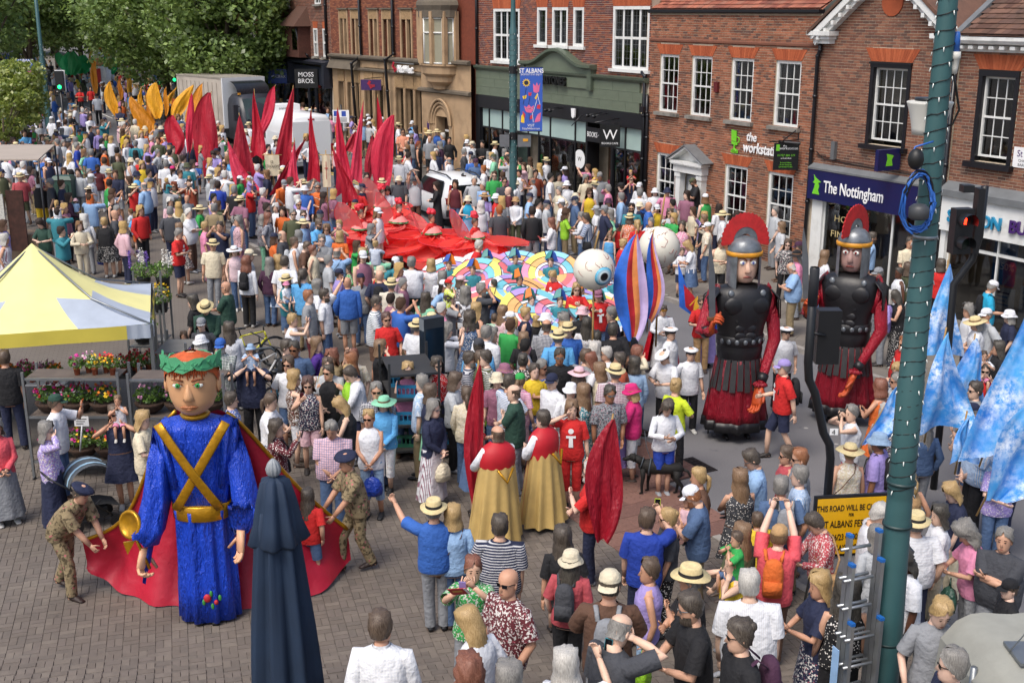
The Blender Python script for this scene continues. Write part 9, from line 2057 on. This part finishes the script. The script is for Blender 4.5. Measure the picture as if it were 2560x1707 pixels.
b=MB(); b.rings([[(.345*q*math.sin(a),-.335*q*math.cos(a),hz + hr*(z + .12*math.cos(a))) for a in np.linspace(0,6.2832,33)[:-1]] for z,q in ((.55,1.0),(.66,1.03),(.78,.93))],cap=False); b.build('laurel_band',LAUR,em)
def tow(u,v,dy):p=at(u,v,ey0 + dy); c,s_=math.cos(-rad(4)),math.sin(-rad(4)); x,y=p[0] - ex0,p[1] - ey0; return np.array((x*c - y*s_,x*s_ + y*c,p[2] - .036))
hl,hrr=tow(362,1385,-.25),tow(604,1350,-.2)
for (S_,E_,W_,nm) in ((np.array((-.43,0,zS - .02)),np.array((-.55,-.05,1.75)),hl,0),(np.array((.43,0,zS - .02)),np.array((.56,-.02,1.7)),hrr + np.array((0,0,.12)),1)):
 b=MB(); pts=[S_*.7,S_,S_*.5 + E_*.5,E_,E_*.5 + W_*.5,W_ + np.array((0,.04,.2))]; rr2=[.16,.165,.18,.21,.225,.235]; R3=[]
 b.tube(pts,[(q,q*.8) for q in rr2],28); b.v=[(p[0] + .022*math.sin(p[2]*15 + p[1]*22 + nm),p[1] + .03*math.sin(p[2]*11 + p[0]*34),p[2] + .02*math.sin(p[0]*40)) for p in b.v]; b.build('sleeve',BLUS,em,True,None,None,lin('#1a44c0'))
 b=MB(); b.grid([[tuple(E_*(1 - f) + W_*f + np.array((.04*math.sin(j),.1*math.cos(j*.7),-.12 - .28*f*(j/6)))) for j in range(7)] for f in np.linspace(.35,1,6)]); b.build('hanging_cuff',BLUS,em,True,None,None,lin('#1538a4'))
b=MB(); hand(b,hl + np.array((0,0,.06)),(-.15,-.3,-.9),(.9,-.4,0),2.6,.95,True,0,1); b.build('hand',PSK2,em); b=MB(); hand(b,hrr + np.array((0,-.02,.12)),(-.05,-.2,-.95),(-.9,-.4,.3),2.7,.45,True,0,-1); b.build('hand',PSK2,em)
sp_=empty('sceptre',tuple(hl),0,parent=em); b=MB(); b.lathe([(.185,-.025),(.19,0),(.185,.025),(.15,.028),(.145,.012),(.01,.012)],28); o=b.build('disc',GOLDM,sp_); o.location=(-.14,-.02,.43); o.rotation_euler=(rad(78),rad(-14),rad(-32)); b=MB(); b.tube([(.06,-.05,-.18),(-.14,-.02,.4)],.022,8); b.build('shaft',GOLDM,sp_)
for a in (0,1):b=MB(); q=[(-.09,-.06,.22),(-.24,-.06,.20),(-.20,-.06,.03)] if a==0 else [(-.1,-.07,.3),(.05,-.07,.42),(.09,-.07,.24)]; b.poly(q,(0,.03,0)); b.build('cross_arm',GOLDM,sp_,False)
for k,(x,z,c) in enumerate(((.03,.42,1),(.14,.36,1))):
 b=MB(); b.ell((x,-.27,z),(.05 if k==0 else .03,.03,.06 if k==0 else .035),10,6); b.build('applique_rose',mat('rose_red','#b3202a',.6),em)
 for q in (-1,1):b=MB(); b.ell((x + q*.05,-.265,z + q*.06),(.022,.012,.045),8,5); b.build('leaf',mat('leaf_green','#3c8a3a',.6),em)
b=MB()
for q in (-.1,.1):b.tube([(q,-.1,.05),(q,-.25,.03)],[(.05,.05),(.045,.03)],8)
b.build('bearer_shoe',BLKM,em)
# crimson train with gold hem, spread between two soldiers
lh,rh=np.array(at(206,1352,14.75)),np.array(at(868,1322,15.3)); ca=empty('crimson_train',(ex0,ey0,0),0,'crimson train with gold hem spread behind the emperor puppet','cape'); O=np.array((ex0,ey0,0)); n,k=44,16; P=[]
sl_,sr_=np.array((ex0 - .38,ey0 + .24,zS)),np.array((ex0 + .42,ey0 + .24,zS))
top_=[lh,lh*.55 + sl_*.45 + np.array((0,.15,-.45)),sl_ + np.array((-.02,0,0)),(sl_ + sr_)/2 + np.array((0,.08,.03)),sr_,rh*.5 + sr_*.5 + np.array((.05,.15,-.25)),rh]; bot_=[lh + np.array((.02,-.02,-.4)),np.array((*spot(300,1490)[:2],.09)),np.array((*spot(400,1524)[:2],.06)),np.array((*spot(520,1524)[:2],.06)),np.array((*spot(660,1530)[:2],.06)),np.array((*spot(800,1492)[:2],.07)),np.array((*spot(880,1425)[:2],.2))]
def crv(C_,t):C2=np.array(C_); i=min(len(C_) - 2,int(t*(len(C_) - 1))); f=t*(len(C_) - 1) - i; p0,p1,p2,p3=C2[max(0,i - 1)],C2[i],C2[i + 1],C2[min(len(C_) - 1,i + 2)]; return .5*((2*p1) + (-p0 + p2)*f + (2*p0 - 5*p1 + 4*p2 - p3)*f*f + (-p0 + 3*p1 - 3*p2 + p3)*f**3)
for j in range(k + 1):
 t=j/k; row=[]
 for i in range(n + 1):
  s_=i/n; p=crv(top_,s_)*(1 - t) + crv(bot_,s_)*t; bulge=math.sin(math.pi*t)*(.34*math.sin(math.pi*s_) + .05); fold_=.035*math.sin(s_*46 + t*3)*(.3 + t) ; p=p + np.array((0,bulge + fold_ if .3<s_<.7 else bulge*.6 + fold_,-.10*math.sin(math.pi*t)*(1 if s_<.3 or s_>.7 else 0))); row.append(tuple(p - O))
 P.append(row)
b=MB(); b.grid(P); b.build('train_cloth',objmat('train_satin',rough=.5,bscale=4,bstr=.5),ca,True,None,None,lin('#b01430')); b=MB(); b.tube([tuple(crv(top_,s_) - O) for s_ in np.linspace(0,.36,16)],.028,7); b.build('gold_hem',GOLDM,ca); b=MB(); b.tube([tuple(crv(top_,s_) - O) for s_ in np.linspace(.64,1,16)],.028,7); b.build('gold_hem',GOLDM,ca)
# ------------------------------------------------------------------ Roman soldier puppets
ARM=mat('black_leather','#161518',.45,.3,5,bmp=.3,bscale=14); STL=mat('painted_steel','#6d7277',.32,.35,6,metal=.35,bmp=.15); CRST=mat('crest_red','#a81a1c',.7,.2,10); GOLB=mat('brow_gold','#c08420',.4,.2,6); RSK=mat('roman_skin','#cfa993',.5,.2,6); RSK_D=mat('roman_skin_dark','#a07f78',.5,.3,6); MARS=objmat('maroon_satin',rough=.4,bstr=.7,drape=(10,10,2)); OHND=mat('orange_hand','#b0481f',.5,.15,5); SWD=mat('sword_grey','#565a5f',.4,.2,4)
def roman(x,y,yaw,skin,label,eyec,crest_turn=0.0):
 r=empty('roman_puppet',(x,y,0.0),yaw,label,'puppet','giant Roman soldier puppets'); r.scale=(.98,1,1.1); zz=lambda v:ztop(0,y + .05,v)
 k=1.0; zc,zb,zp,zh=2.66,1.78,1.46,.95      # shoulder, belt, cuirass foot, strap ends
 M3=lin('#7d0d20')
 b=MB(); b.rings(flat_y(folds([(.36,.60),(.5,.57),(1.0,.48),(1.45,.42)],72,10,.07,.4,2),.72)); b.build('skirt',MARS,r,True,None,None,M3); b=MB(); b.rings(flat_y(folds([(.2,.62),(.37,.605)],72,10,.07,.4,2),.72)); b.build('black_hem',ARM,r)
 prof_=[(zp - .12,.30,.26),(zp,.42,.33),(zp + .15,.44,.34),(zb,.42,.32),(zb + .22,.45,.34),(zb + .45,.53,.37),(zc - .12,.58,.36),(zc,.52,.28),(zc + .06,.25,.2)]
 R3=[]
 for (z,rx,ry) in prof_:
  R3.append([(rx*math.cos(a),ry*math.sin(a)*(1 + (.10*(abs(math.cos(a*1))**.5)*math.exp(-((z - 2.45)/.14)**2) if math.sin(a)<0 else 0)),z) for a in np.linspace(0,6.2832,41)[:-1]])
 b=MB(); b.rings(R3); cu=b.build('cuirass',ARM,r)
 for s_ in (-1,1):
  b=MB(); b.ell((s_*.21,-.3,zc - .26),(.23,.075,.16),16,9); b.build('chest_muscle',ARM,cu)
  for q in range(3):b=MB(); b.ell((s_*.1,-.325,zb + .10 + q*.13),(.11,.022,.07),12,7); b.build('stomach_muscle',ARM,cu)
  b=MB(); b.lathe([(.06,0),(.05,.02),(.02,.03)],14); o=b.build('shoulder_boss',STL,cu); o.location=(s_*.3,-.29,zc - .05); o.rotation_euler=(rad(70),0,0)
  for q in range(6):b=MB(); a=-.5 + q*.3; b.tube([(s_*.5,-.2 + q*.08,zc - .02),(s_*.66,-.24 + q*.1,zc - .18),(s_*.68,-.24 + q*.1,zc - .5)],[(.045,.012)]*3,6); b.build('shoulder_strap',ARM,r)
 b=MB(); b.rings(flat_y([[(q*math.cos(a),q*math.sin(a),z) for a in np.linspace(0,6.2832,37)[:-1]] for z,q in ((zb - .09,.43),(zb - .08,.45),(zb + .07,.455),(zb + .08,.435))],.78)); be=b.build('belt',ARM,r)
 for q in range(7):a=rad(-150 + q*20); b=MB(); b.lathe([(.045,0),(.04,.015)],10); o=b.build('belt_disc',STL,be); o.location=(.46*math.cos(a),.36*math.sin(a),zb); o.rotation_euler=Vector((math.cos(a),math.sin(a),0)).to_track_quat('Z','Y').to_euler()
 for q in range(22):a=6.2832*q/22; b=MB(); w3=.055; c0,c1=.42,.52; b.add([(c0*math.cos(a - .12),c0*.78*math.sin(a - .12),zp + .02),(c0*math.cos(a + .12),c0*.78*math.sin(a + .12),zp + .02),(c1*math.cos(a + .11),c1*.8*math.sin(a + .11),zh - .03*(q % 2)),(c1*math.cos(a - .11),c1*.8*math.sin(a - .11),zh - .03*(q % 2))],[(0,1,2,3)]); b.build('skirt_strap',mat('worn_strap','#2a2a2b',.6,.3,8),r,False)
 # head and helmet
 hz_=3.05; b=MB(); R4=[[(rx*1.22*math.sin(a),-(rf if math.cos(a)>0 else rb)*math.cos(a),hz_ + f) for a in np.linspace(0,6.2832,25)[:-1]] for f,rx,rf,rb in ((-.30,.08,.14,.06),(-.27,.14,.22,.1),(-.18,.19,.25,.18),(-.05,.215,.25,.22),(.08,.225,.25,.24),(.2,.22,.24,.24),(.3,.1,.1,.1))]; b.rings(R4); hd3=b.build('face',skin,r)
 b=MB(); b.rings([[(-w_,-y0 + .03,hz_ + z),(0,-y0 - .02,hz_ + z),(w_,-y0 + .03,hz_ + z)] for z,w_,y0 in ((.1,.03,.25),(0,.04,.29),(-.08,.06,.33),(-.12,.055,.26))],close=False,cap=False); b.build('nose',skin,hd3)
 for s_ in (-1,1):
  b=MB(); b.ell((s_*.10,-.243,hz_ + .06),(.056,.02,.036),12,7); b.build('eye',EYWH,hd3); b=MB(); b.ell((s_*.095,-.26,hz_ + .06),(.023,.01,.025),10,6); b.build('iris',mat('iris_' + eyec,eyec,.3),hd3); b=MB(); b.tube([(s_*.03,-.27,hz_ + .10),(s_*.09,-.262,hz_ + .145),(s_*.16,-.215,hz_ + .13)],[.014,.016,.006],6); b.build('eyebrow',BRWN,hd3)
  b=MB(); b.grid([[(s_*(.305 - .10*(j/5)**2),-.06 - .21*(j/5) + .02,hz_ + .16 - .48*(i/6) - .07*(j/5)*(i/6)) for j in range(6)] for i in range(7)]); b.build('cheek_guard',STL,r)
 b=MB(); b.tube([(-.08,-.245,hz_ - .185),(0,-.27,hz_ - .17),(.08,-.245,hz_ - .185)],[.008,.02,.008],6); b.build('mouth',mat('roman_lip','#8d4a42',.5),hd3)
 b=MB(); b.rings([[(rx*1.25*math.sin(a),-rx*1.12*math.cos(a),hz_ + f) for a in np.linspace(0,6.2832,29)[:-1]] for f,rx in ((.17,.255),(.26,.25),(.36,.215),(.43,.15),(.47,.04))]); b.build('helmet',STL,r); b=MB(); b.rings([[(.31*math.sin(a),.02 - .28*math.cos(a),hz_ + f) for a in np.linspace(rad(75),rad(285),17)] for f in (.2,-.1,-.3)],close=False,cap=False); b.build('neck_guard',STL,r)
 b=MB(); b.rings([[(.325*q*math.sin(a),-.295*q*math.cos(a),hz_ + f) for a in np.linspace(0,6.2832,29)[:-1]] for f,q in ((.15,1),(.155,1.04),(.22,1.05),(.225,1))]); b.build('brow_band',GOLB,r)
 ct_=Matrix.Translation((0,0,hz_ + .38)) @ Matrix.Rotation(crest_turn,4,'Z')
 b=MB(); N3=40; vs=[]
 for q in range(N3 + 1):
  a=math.pi*(q/N3)*1.1 - .05*math.pi
  for (rd,th) in ((.23,.03),(.44 + .02*(q % 2),.012)):
   for e in (-th,th):vs.append(tuple(ct_ @ Vector((rd*math.cos(a),e,rd*1.05*math.sin(a)))))
 b.add(vs,[f for q in range(N3) for f in ((q*4,q*4 + 2,q*4 + 6,q*4 + 4),(q*4 + 1,q*4 + 5,q*4 + 7,q*4 + 3),(q*4 + 2,q*4 + 3,q*4 + 7,q*4 + 6),(q*4,q*4 + 4,q*4 + 5,q*4 + 1))]); b.build('crest',CRST,r,False)
 b=MB(); vs=[]
 for q in range(21):
  a=math.pi*q/20
  for rd in (.12,.235):vs+=[tuple(ct_ @ Vector((rd*math.cos(a),e,rd*1.05*math.sin(a)))) for e in (-.02,.02)]
 b.add(vs,[f for q in range(20) for f in ((q*4,q*4 + 2,q*4 + 6,q*4 + 4),(q*4 + 1,q*4 + 5,q*4 + 7,q*4 + 3))]); b.build('crest_holder',STL,r,False)
 # arms, hands, sword
 for (S_,E_,W_,sd) in ((np.array((-.56,0,zc - .06)),np.array((-.78,-.1,1.92)),np.array((-.70,-.4,2.0)),-1),(np.array((.56,0,zc - .06)),np.array((.66,-.05,1.75)),np.array((.30,-.44,1.06)),1)):
  b=MB(); b.tube([S_*.8,S_,S_*.5 + E_*.5,E_,E_*.5 + W_*.5,W_],[.15,.15,.13,.12,.10,.075],18); b.v=[(p[0] + .012*math.sin(p[2]*31),p[1] + .012*math.sin(p[2]*27 + 1),p[2]) for p in b.v]; b.build('sleeve',MARS,r,True,None,None,lin('#9a1228')); d=(W_ - E_)/np.linalg.norm(W_ - E_)
  b=MB(); b.tube([W_ - d*.2,W_ - d*.06],[.105,.095],14); b.build('wrist_guard',ARM,r); b=MB(); b.rings(folds([(-.03,.08),(.0,.13),(.05,.09)],40,9,.15,0,3)); o=b.build('cuff_frill',MARS,r,True,None,None,lin('#8a0f22')); o.location=tuple(W_)
  b=MB(); hand(b,W_ + d*.02,tuple(d*.8 + np.array((0,-.1,-.5))) if sd>0 else (.0,-.4,.6),(-sd,-.5,0),3.5 if sd>0 else 3.0,.55 if sd>0 else .95,True,0,sd); b.build('hand',OHND,r)
  if sd<0:
   w2=W_ + np.array((0,-.15,.12)); sw_=empty('sword',tuple(w2),0,parent=r); b=MB(); b.tube([(0,0,-.12),(0,0,.12)],.035,8); b.build('grip',OHND,sw_); b=MB(); b.box(-.09,.09,-.05,.05,.12,.17); b.build('guard',mat('sword_wood','#6b4326',.6),sw_,False); b=MB(); b.poly([(-.055,-.012,.17),(.055,-.012,.17),(.07,-.012,.9),(.03,-.012,1.25),(0,-.012,1.42),(-.03,-.012,1.25),(-.045,-.012,.8)],(0,.024,0)); b.build('blade',SWD,sw_,False); sw_.rotation_euler=(.05,-.10,0)
 for q in (-.2,.22):b=MB(); b.tube([(q,.0,.3),(q,0,.1)],.06,8); b.tube([(q,.08,.05),(q,-.05,.06),(q,-.2,.04)],[(.05,.045),(.055,.05),(.04,.025)],8); b.build('bearer_leg',BLKM,r)
 b=MB(); b.tube([(-.5,.1,.05),(-.52,.1,1.2)],.014,6); b.build('support_rod',BLKM,r); return r
x,y=spot(1836,1092)[:2]; roman(x,y,rad(6),RSK,'giant Roman soldier puppet facing forward with red fan crest','#5a63a0'); x,y=spot(2100,1052)[:2]; roman(x,y,rad(-28),RSK_D,'giant Roman soldier puppet with turned crest behind the signal pole','#7a1c1c',rad(70))
# ------------------------------------------------------------------ costumed dancers, clergy, soldiers, dog
def veil(name,col,tr=.35):
 m,t,b,N,L=nodes(name); t.nodes.remove(b); d=N('ShaderNodeBsdfDiffuse'); d.inputs[0].default_value=(*lin(col),1); x=N('ShaderNodeBsdfTranslucent'); x.inputs[0].default_value=(*lin(col),1); p=N('ShaderNodeBsdfTransparent'); a=N('ShaderNodeMixShader'); a.inputs[0].default_value=.6; L(d.outputs[0],a.inputs[1]); L(x.outputs[0],a.inputs[2]); c=N('ShaderNodeMixShader'); c.inputs[0].default_value=tr; L(a.outputs[0],c.inputs[1]); L(p.outputs[0],c.inputs[2]); L(c.outputs[0],t.nodes['Material Output'].inputs[0]); return m
PET=[veil('rose_gauze','#ff6a62',.18),veil('rose_gauze_pale','#ff908a',.26),veil('rose_gauze_deep','#f04a48',.14)]; PNK=mat('rose_collar','#e58a86',.7,.1,6); ROSE=mat('rose_petal','#d43342',.6,.2,8); LFG=mat('collar_leaf','#2f7a44',.6,.15)
def petal(c,d,L,W,tilt,m,par,cup=.25,rim=True):
 """cupped gauze petal on a hoop, root at c, pointing along angle d"""
 P=[]; n,k=9,10
 for i in range(n + 1):
  t=i/n; w=W*math.sin(math.pi*min(.97,.06 + t*.93))**.62; row=[]
  for j in range(k + 1):
   q=-1 + 2*j/k; r=t*L; row.append((c[0] + r*math.cos(d)*math.cos(tilt) - q*w*math.sin(d),c[1] + r*math.sin(d)*math.cos(tilt) + q*w*math.cos(d),c[2] + r*math.sin(tilt) + cup*(q*q*.5 + t*t*.3)*W))
  P.append(row)
 b=MB(); b.grid(P); o=b.build('petal',m,par)
 if rim:e=[r[0] for r in P[3:]] + [r[-1] for r in P[:2:-1]]; b=MB(); b.tube(e,.010,5); b.build('petal_hoop',ROSE,o)
RZ=[(955,492,'beside the white estate car'),(990,530,'with green leaf collar'),(1078,556,'in the middle of the group'),(1188,566,'nearest the brick office'),(905,545,'nearest the red flags')]
for i,(u,v,w) in enumerate(RZ):
 x,y,z=spot(u,v,1.42); b,info=person(x,y,z,rad(60),('red','l',None),('red','m',None),('brn','s'),None,'dn',1.64,'w',0,None,'dancer in red gauze rose costume with petal headdress, ' + w,'person','rose dancers',fine=False)
 Hd=info['Hd']; q=MB(); rr=random.Random(i)
 for k in range(16):a,e=rr.uniform(0,6.28),rr.uniform(.0,.10); c=Hd((e*math.cos(a)*.9,e*math.sin(a)*.9 + .03,.14 + rr.uniform(0,.12))); q.ell(c,(.095,.075,.06),7,4,0,Matrix.Rotation(rr.uniform(-.8,.8),4,'X') @ Matrix.Rotation(rr.uniform(-.8,.8),4,'Y'))
 q.build('petal_headdress',ROSE,b); q=MB(); q.rings(folds([(1.14,.29),(1.17,.27),(1.27,.17),(1.34,.08)],48,14,.03,0,i),cap=False); q.build('pleated_collar',PNK,b); q=MB(); q.rings(folds([(1.10,.31),(1.14,.28)],40,8,.06,0,i),cap=False); q.build('leaf_ring',LFG,b)
 for k in range(9):petal((0,0,1.0),k*.698 + i,1.35 + .25*(k % 2),.66,-.10 - .2*(k % 3),PET[(k + i) % 3],b)
 for k in range(5):petal((0,0,.78),k*1.26 + i*.5,1.7,.85,-.3,PET[(k + 1) % 3],b,rim=False)
 petal((0,.25,.8),1.4 + i*.4,1.2,.55,1.15,PET[1],b,.1)
WC=[mat('glass_' + n,c,.6,.12,3) for n,c in (('yellow','#dccf6a'),('sky','#86bfe0'),('pink','#d38aa8'),('orange','#dba76a'),('white','#d6d8de'),('purple','#a68cc6'),('turquoise','#6fb6c4'),('red','#cf6a70'))]; WB=[mat('cap_' + n,c,.5) for n,c in (('blue','#234a9a'),('green','#2a7a78'),('orange','#d5741f'))]
WZ=[(1291,652),(1294,706),(1187,680),(1221,655),(1331,757),(1542,702),(1380,660),(1450,735),(1120,668),(1395,760),(1500,760)]
for i,(u,v) in enumerate(WZ):
 x,y,z=spot(u,v,1.26); b,info=person(x,y,z,rad(10 + 25*math.sin(i*2)),('tea','l',None),('sky','p',None),('brn','s'),None,'dn',1.38,'m',0,None,'child dancer in painted window disc costume, %s of the group by the eyeball' % ORD[i],'person','window disc dancers',fine=False,turn=.3*math.sin(i*3))
 rr=random.Random(50 + i); tl=Matrix.Translation((0,-.02,1.0)) @ Matrix.Rotation(rr.uniform(.25,.62),4,'X') @ Matrix.Rotation(rr.uniform(-.25,.25),4,'Y'); S=7
 disc=empty('window_disc',(0,0,0),parent=b)
 for sct in range(S):
  for rg,(r0,r1) in enumerate(((.17,.34),(.34,.42),(.42,.60),(.60,.78))):
   if rg==1 and (sct + i) % 2:cm=WC[4]
   else:cm=WC[rr.randrange(8)]
   A=[6.2832*(sct + f)/S for f in (.02,.25,.5,.75,.98)]; q=MB(); top_v=[tl @ Vector((r*math.cos(a),r*math.sin(a),.02*rg)) for r in (r0,r1 - .006) for a in A]; q.add(top_v,[(k,k + 1,k + 6,k + 5) for k in range(4)]); q.build('painted_panel',cm,disc,False)
 q=MB(); q.rings([[tuple(tl @ Vector((r*math.cos(a),r*math.sin(a),-.012 + .02*(r>.5)))) for a in np.linspace(0,6.2832,29)[:-1]] for r in (.165,.79)],cap=False); q.build('backing',WB[0] if i % 2 else mat('lead_line','#4b5866',.6),disc,False)
 c=info['Hd']; q=MB(); q.poly([c(p) for p in ((-.2,.1,.03),(.2,.1,.03),(.12,.12,.27),(0,.13,.36),(-.12,.12,.27))],(0,.02,0)); q.build('headdress',WB[i % 3],b,False); q=MB(); q.poly([c(p) for p in ((-.19,-.02,.10),(.0,-.05,.16),(.03,.1,.33),(-.1,.1,.28))],(0,.01,.02)); q.build('headdress_panel',WB[(i + 1) % 3],b,False)
# clergy in gold copes
COPE=mat('gold_brocade','#bb9f63',.45,.14,3,bmp=.5,bscale=30); HOOD=mat('cope_hood','#b01522',.6,.12,5)
for i,(u,v,hr,lab,yw) in enumerate(((1236,1108,('brn','z'),'cleric in pale gold cope over white robe, balding, holding papers',-150),(1358,1072,('dkb','s'),'cleric in gold cope with red lining, short dark hair',-125))):
 x,y,z=spot(u,v,1.63); b,info=person(x,y,z + .036,rad(yw),('wht','l',None),('wht','m',None),hr,None,'lk',1.84,'m',.1,None,lab,'person','clergy in copes')
 q=MB(); G_=[]
 for j in range(12):
  t=j/11; zz=1.44 - 1.36*t; op=rad(62 - 20*t); rx=.22 + .15*t**.8; ry=.15 + .18*t**.8
  G_.append([((rx*(1 + .13*math.sin(k*1.05)*t))*math.sin(a),-(ry*(1 + .13*math.sin(k*1.05 + .6)*t))*math.cos(a),zz) for k,a in enumerate(np.linspace(op,6.2832 - op,49))])
 q.grid(G_); sc5=info['s']; q.build('cope',COPE,b).scale=(sc5,)*3; q=MB(); q.grid([[(r[k][0]*1.02,r[k][1]*1.02,r[k][2]) for r in G_[::1]] for k in (0,3)]); q.grid([[(r[-1 - k][0]*1.02,r[-1 - k][1]*1.02,r[-1 - k][2]) for r in G_] for k in (0,3)]); q.build('orphrey',HOOD,b).scale=(sc5,)*3
 q=MB(); q.grid([[(r*math.sin(a)*1.1,-r*.82*math.cos(a),zz) for a in np.linspace(rad(55),rad(305),25)] for r,zz in ((.09,1.53),(.17,1.475),(.235,1.40),(.25,1.27),(.24,1.18 - .1*i))]); q.build('hood',HOOD,b).scale=(sc5,)*3; q=MB(); q.tube([(-.12,.24,1.2),(0,.30,1.02),(.12,.24,1.2)],.02,6); q.build('gold_braid',GOLDM,b).scale=(sc5,)*3
# two soldiers holding the train
for i,(x,y,yw,ps,lean,lab) in enumerate(((-6.15,14.62,68,'bd',.62,'soldier in camouflage and beret bending to hold the crimson train'),(-2.22,15.35,-62,'bd',.18,'soldier in camouflage and beret standing with the crimson train'))):
 b,info=person(x,y,.036,rad(yw),('kha','s','m'),('kha','p','m'),('dkb' if i==0 else 'ltb','s'),'ber:nav',ps,1.8,'m',.1,None,lab,'person','soldiers with the train',lean=lean,look=.1,shoes='#2c1e1a'); q=MB(); q.rings([[(.19*math.cos(a),.135*math.sin(a),zz) for a in np.linspace(0,6.2832,25)[:-1]] for zz in (.95,1.0)],cap=False); q.build('belt',mat('army_belt','#39452c',.7),b)
# child in red satin cape, and a winged dancer
x,y,z=spot(1655,776,1.4); q=MB(); q.grid([[((.2 + .25*t)*math.sin(a),-(.14 + .2*t)*math.cos(a),1.24 - 1.1*t) for a in np.linspace(rad(50),rad(310),33)] for t in np.linspace(0,1,8)]); o=q.build('satin_cape',objmat('cape_satin',rough=.3,bscale=8,bstr=.5),None,True,(x,y,z),0,lin('#a90f1c')); tag(o,'red satin cape worn by the child with gold headband','cape')
x,y,z=spot(1772,760,1.5); b,info=person(x,y + .2,z,rad(10),('roy','l',None),('lil','m',None),('dkb','s'),None,'dn',1.6,'w',0,None,'dancer in blue robe with flame-painted wings behind Roman puppet','person')
for s_ in (-1,1):
 for k,m_ in enumerate((FB,FR_,mat('wing_yellow','#d8a52c',.6))):q=MB(); w=1 - .22*k; q.poly([(s_*.1,.16 - .012*k,1.0),(s_*.62*w,.2 - .012*k,1.35),(s_*.72*w,.2 - .012*k,2.2*w + .15),(s_*.4*w,.18 - .012*k,1.6),(s_*.12,.16 - .012*k,1.3)],(0,.008,0)); q.build('wing',m_,b,False)
# bishop puppet far up the street
x,y,z=spot(258,262); bp_=empty('bishop_puppet',(x,y,z),0,'far giant puppet in white robe and red stole with gold halo','puppet'); b=MB(); b.rings(flat_y(folds([(.1,.8),(1.6,.7),(2.6,.75),(2.75,.3)],40,7,.05,.3,2),.6)); b.build('robe',mat('white_robe','#cfd0d2',.7),bp_); b=MB(); b.ell((0,0,3.2),(.34,.34,.45),16,10); b.build('head',PSK,bp_); b=MB(); b.ell((0,0,3.45),(.36,.36,.3),14,8); b.build('mitre',mat('white_robe','#cfd0d2'),bp_); b=MB(); b.poly([(-.15,-.5,.3),(.15,-.5,.3),(.2,-.47,2.6),(-.1,-.47,2.6)],(0,.03,0)); b.build('stole',mat('stole_red','#b01c22',.6),bp_,False); b=MB(); b.tube([(.72*math.cos(a),.15,3.3 + .72*math.sin(a)) for a in np.linspace(0,6.2832,25)],.09,8,cap=False); b.build('halo',mat('halo_gold','#b58a2a',.5),bp_)
# black dog on a lead
x,y,z=spot(1648,1240); dg=empty('dog',(x,y,z + .03),rad(-12),'black dog in harness on a lead beside the girl in white blouse','dog'); dg.scale=(.85,.9,.9); DOG=mat('black_fur','#0d0b09',.75,.3,20,bmp=.6,bscale=50); b=MB()
b.tube([(-.40,0,.50),(-.33,0,.545),(-.2,0,.54),(0,0,.53),(.18,0,.53),(.36,0,.54),(.44,0,.5)],[(.05,.06),(.10,.12),(.125,.15),(.105,.125),(.09,.105),(.1,.12),(.05,.06)],14); b.tube([(-.3,0,.58),(-.42,0,.66),(-.50,0,.69)],[.085,.075,.07],10); b.ell((-.54,0,.70),(.085,.07,.075),12,8); b.tube([(-.58,0,.69),(-.68,0,.655),(-.73,0,.65)],[(.05,.05),(.04,.038),(.028,.028)],10)
for s_ in (-1,1):
 b.tube([(-.52,s_*.06,.75),(-.50,s_*.09,.70),(-.52,s_*.085,.64)],[(.02,.02),(.035,.014),(.015,.01)],6); f=.05*s_
 b.tube([(-.28 + f,s_*.085,.52),(-.27 + f,s_*.09,.34),(-.29 + f,s_*.085,.2),(-.285 + f,s_*.085,.05),(-.33 + f,s_*.085,.02)],[.06,.042,.03,.024,.022],8); b.tube([(.34,s_*.08,.52),(.28 - f,s_*.09,.36),(.40 - f,s_*.085,.22),(.37 - f,s_*.085,.05),(.32 - f,s_*.085,.02)],[.085,.06,.032,.024,.022],8)
b.tube([(.43,0,.54),(.54,0,.5),(.6,0,.38),(.62,0,.28)],[.03,.026,.02,.008],7); b.build('body',DOG,dg)
HN=mat('harness_grey','#3a4148',.7); b=MB(); b.tube([(-.2 + .02*math.sin(a),.13*math.cos(a),.54 + .16*math.sin(a)) for a in np.linspace(0,6.2832,19)],.018,6,cap=False); b.tube([(-.36 + .03*math.sin(a),.1*math.cos(a),.6 + .1*math.sin(a)) for a in np.linspace(0,6.2832,19)],.014,6,cap=False); b.build('harness',HN,dg); b=MB(); b.tube([(-.2,0,.7),(-.3,.2,.85),(-.36,.35,1.1)],.008,5); b.build('lead',HN,dg)
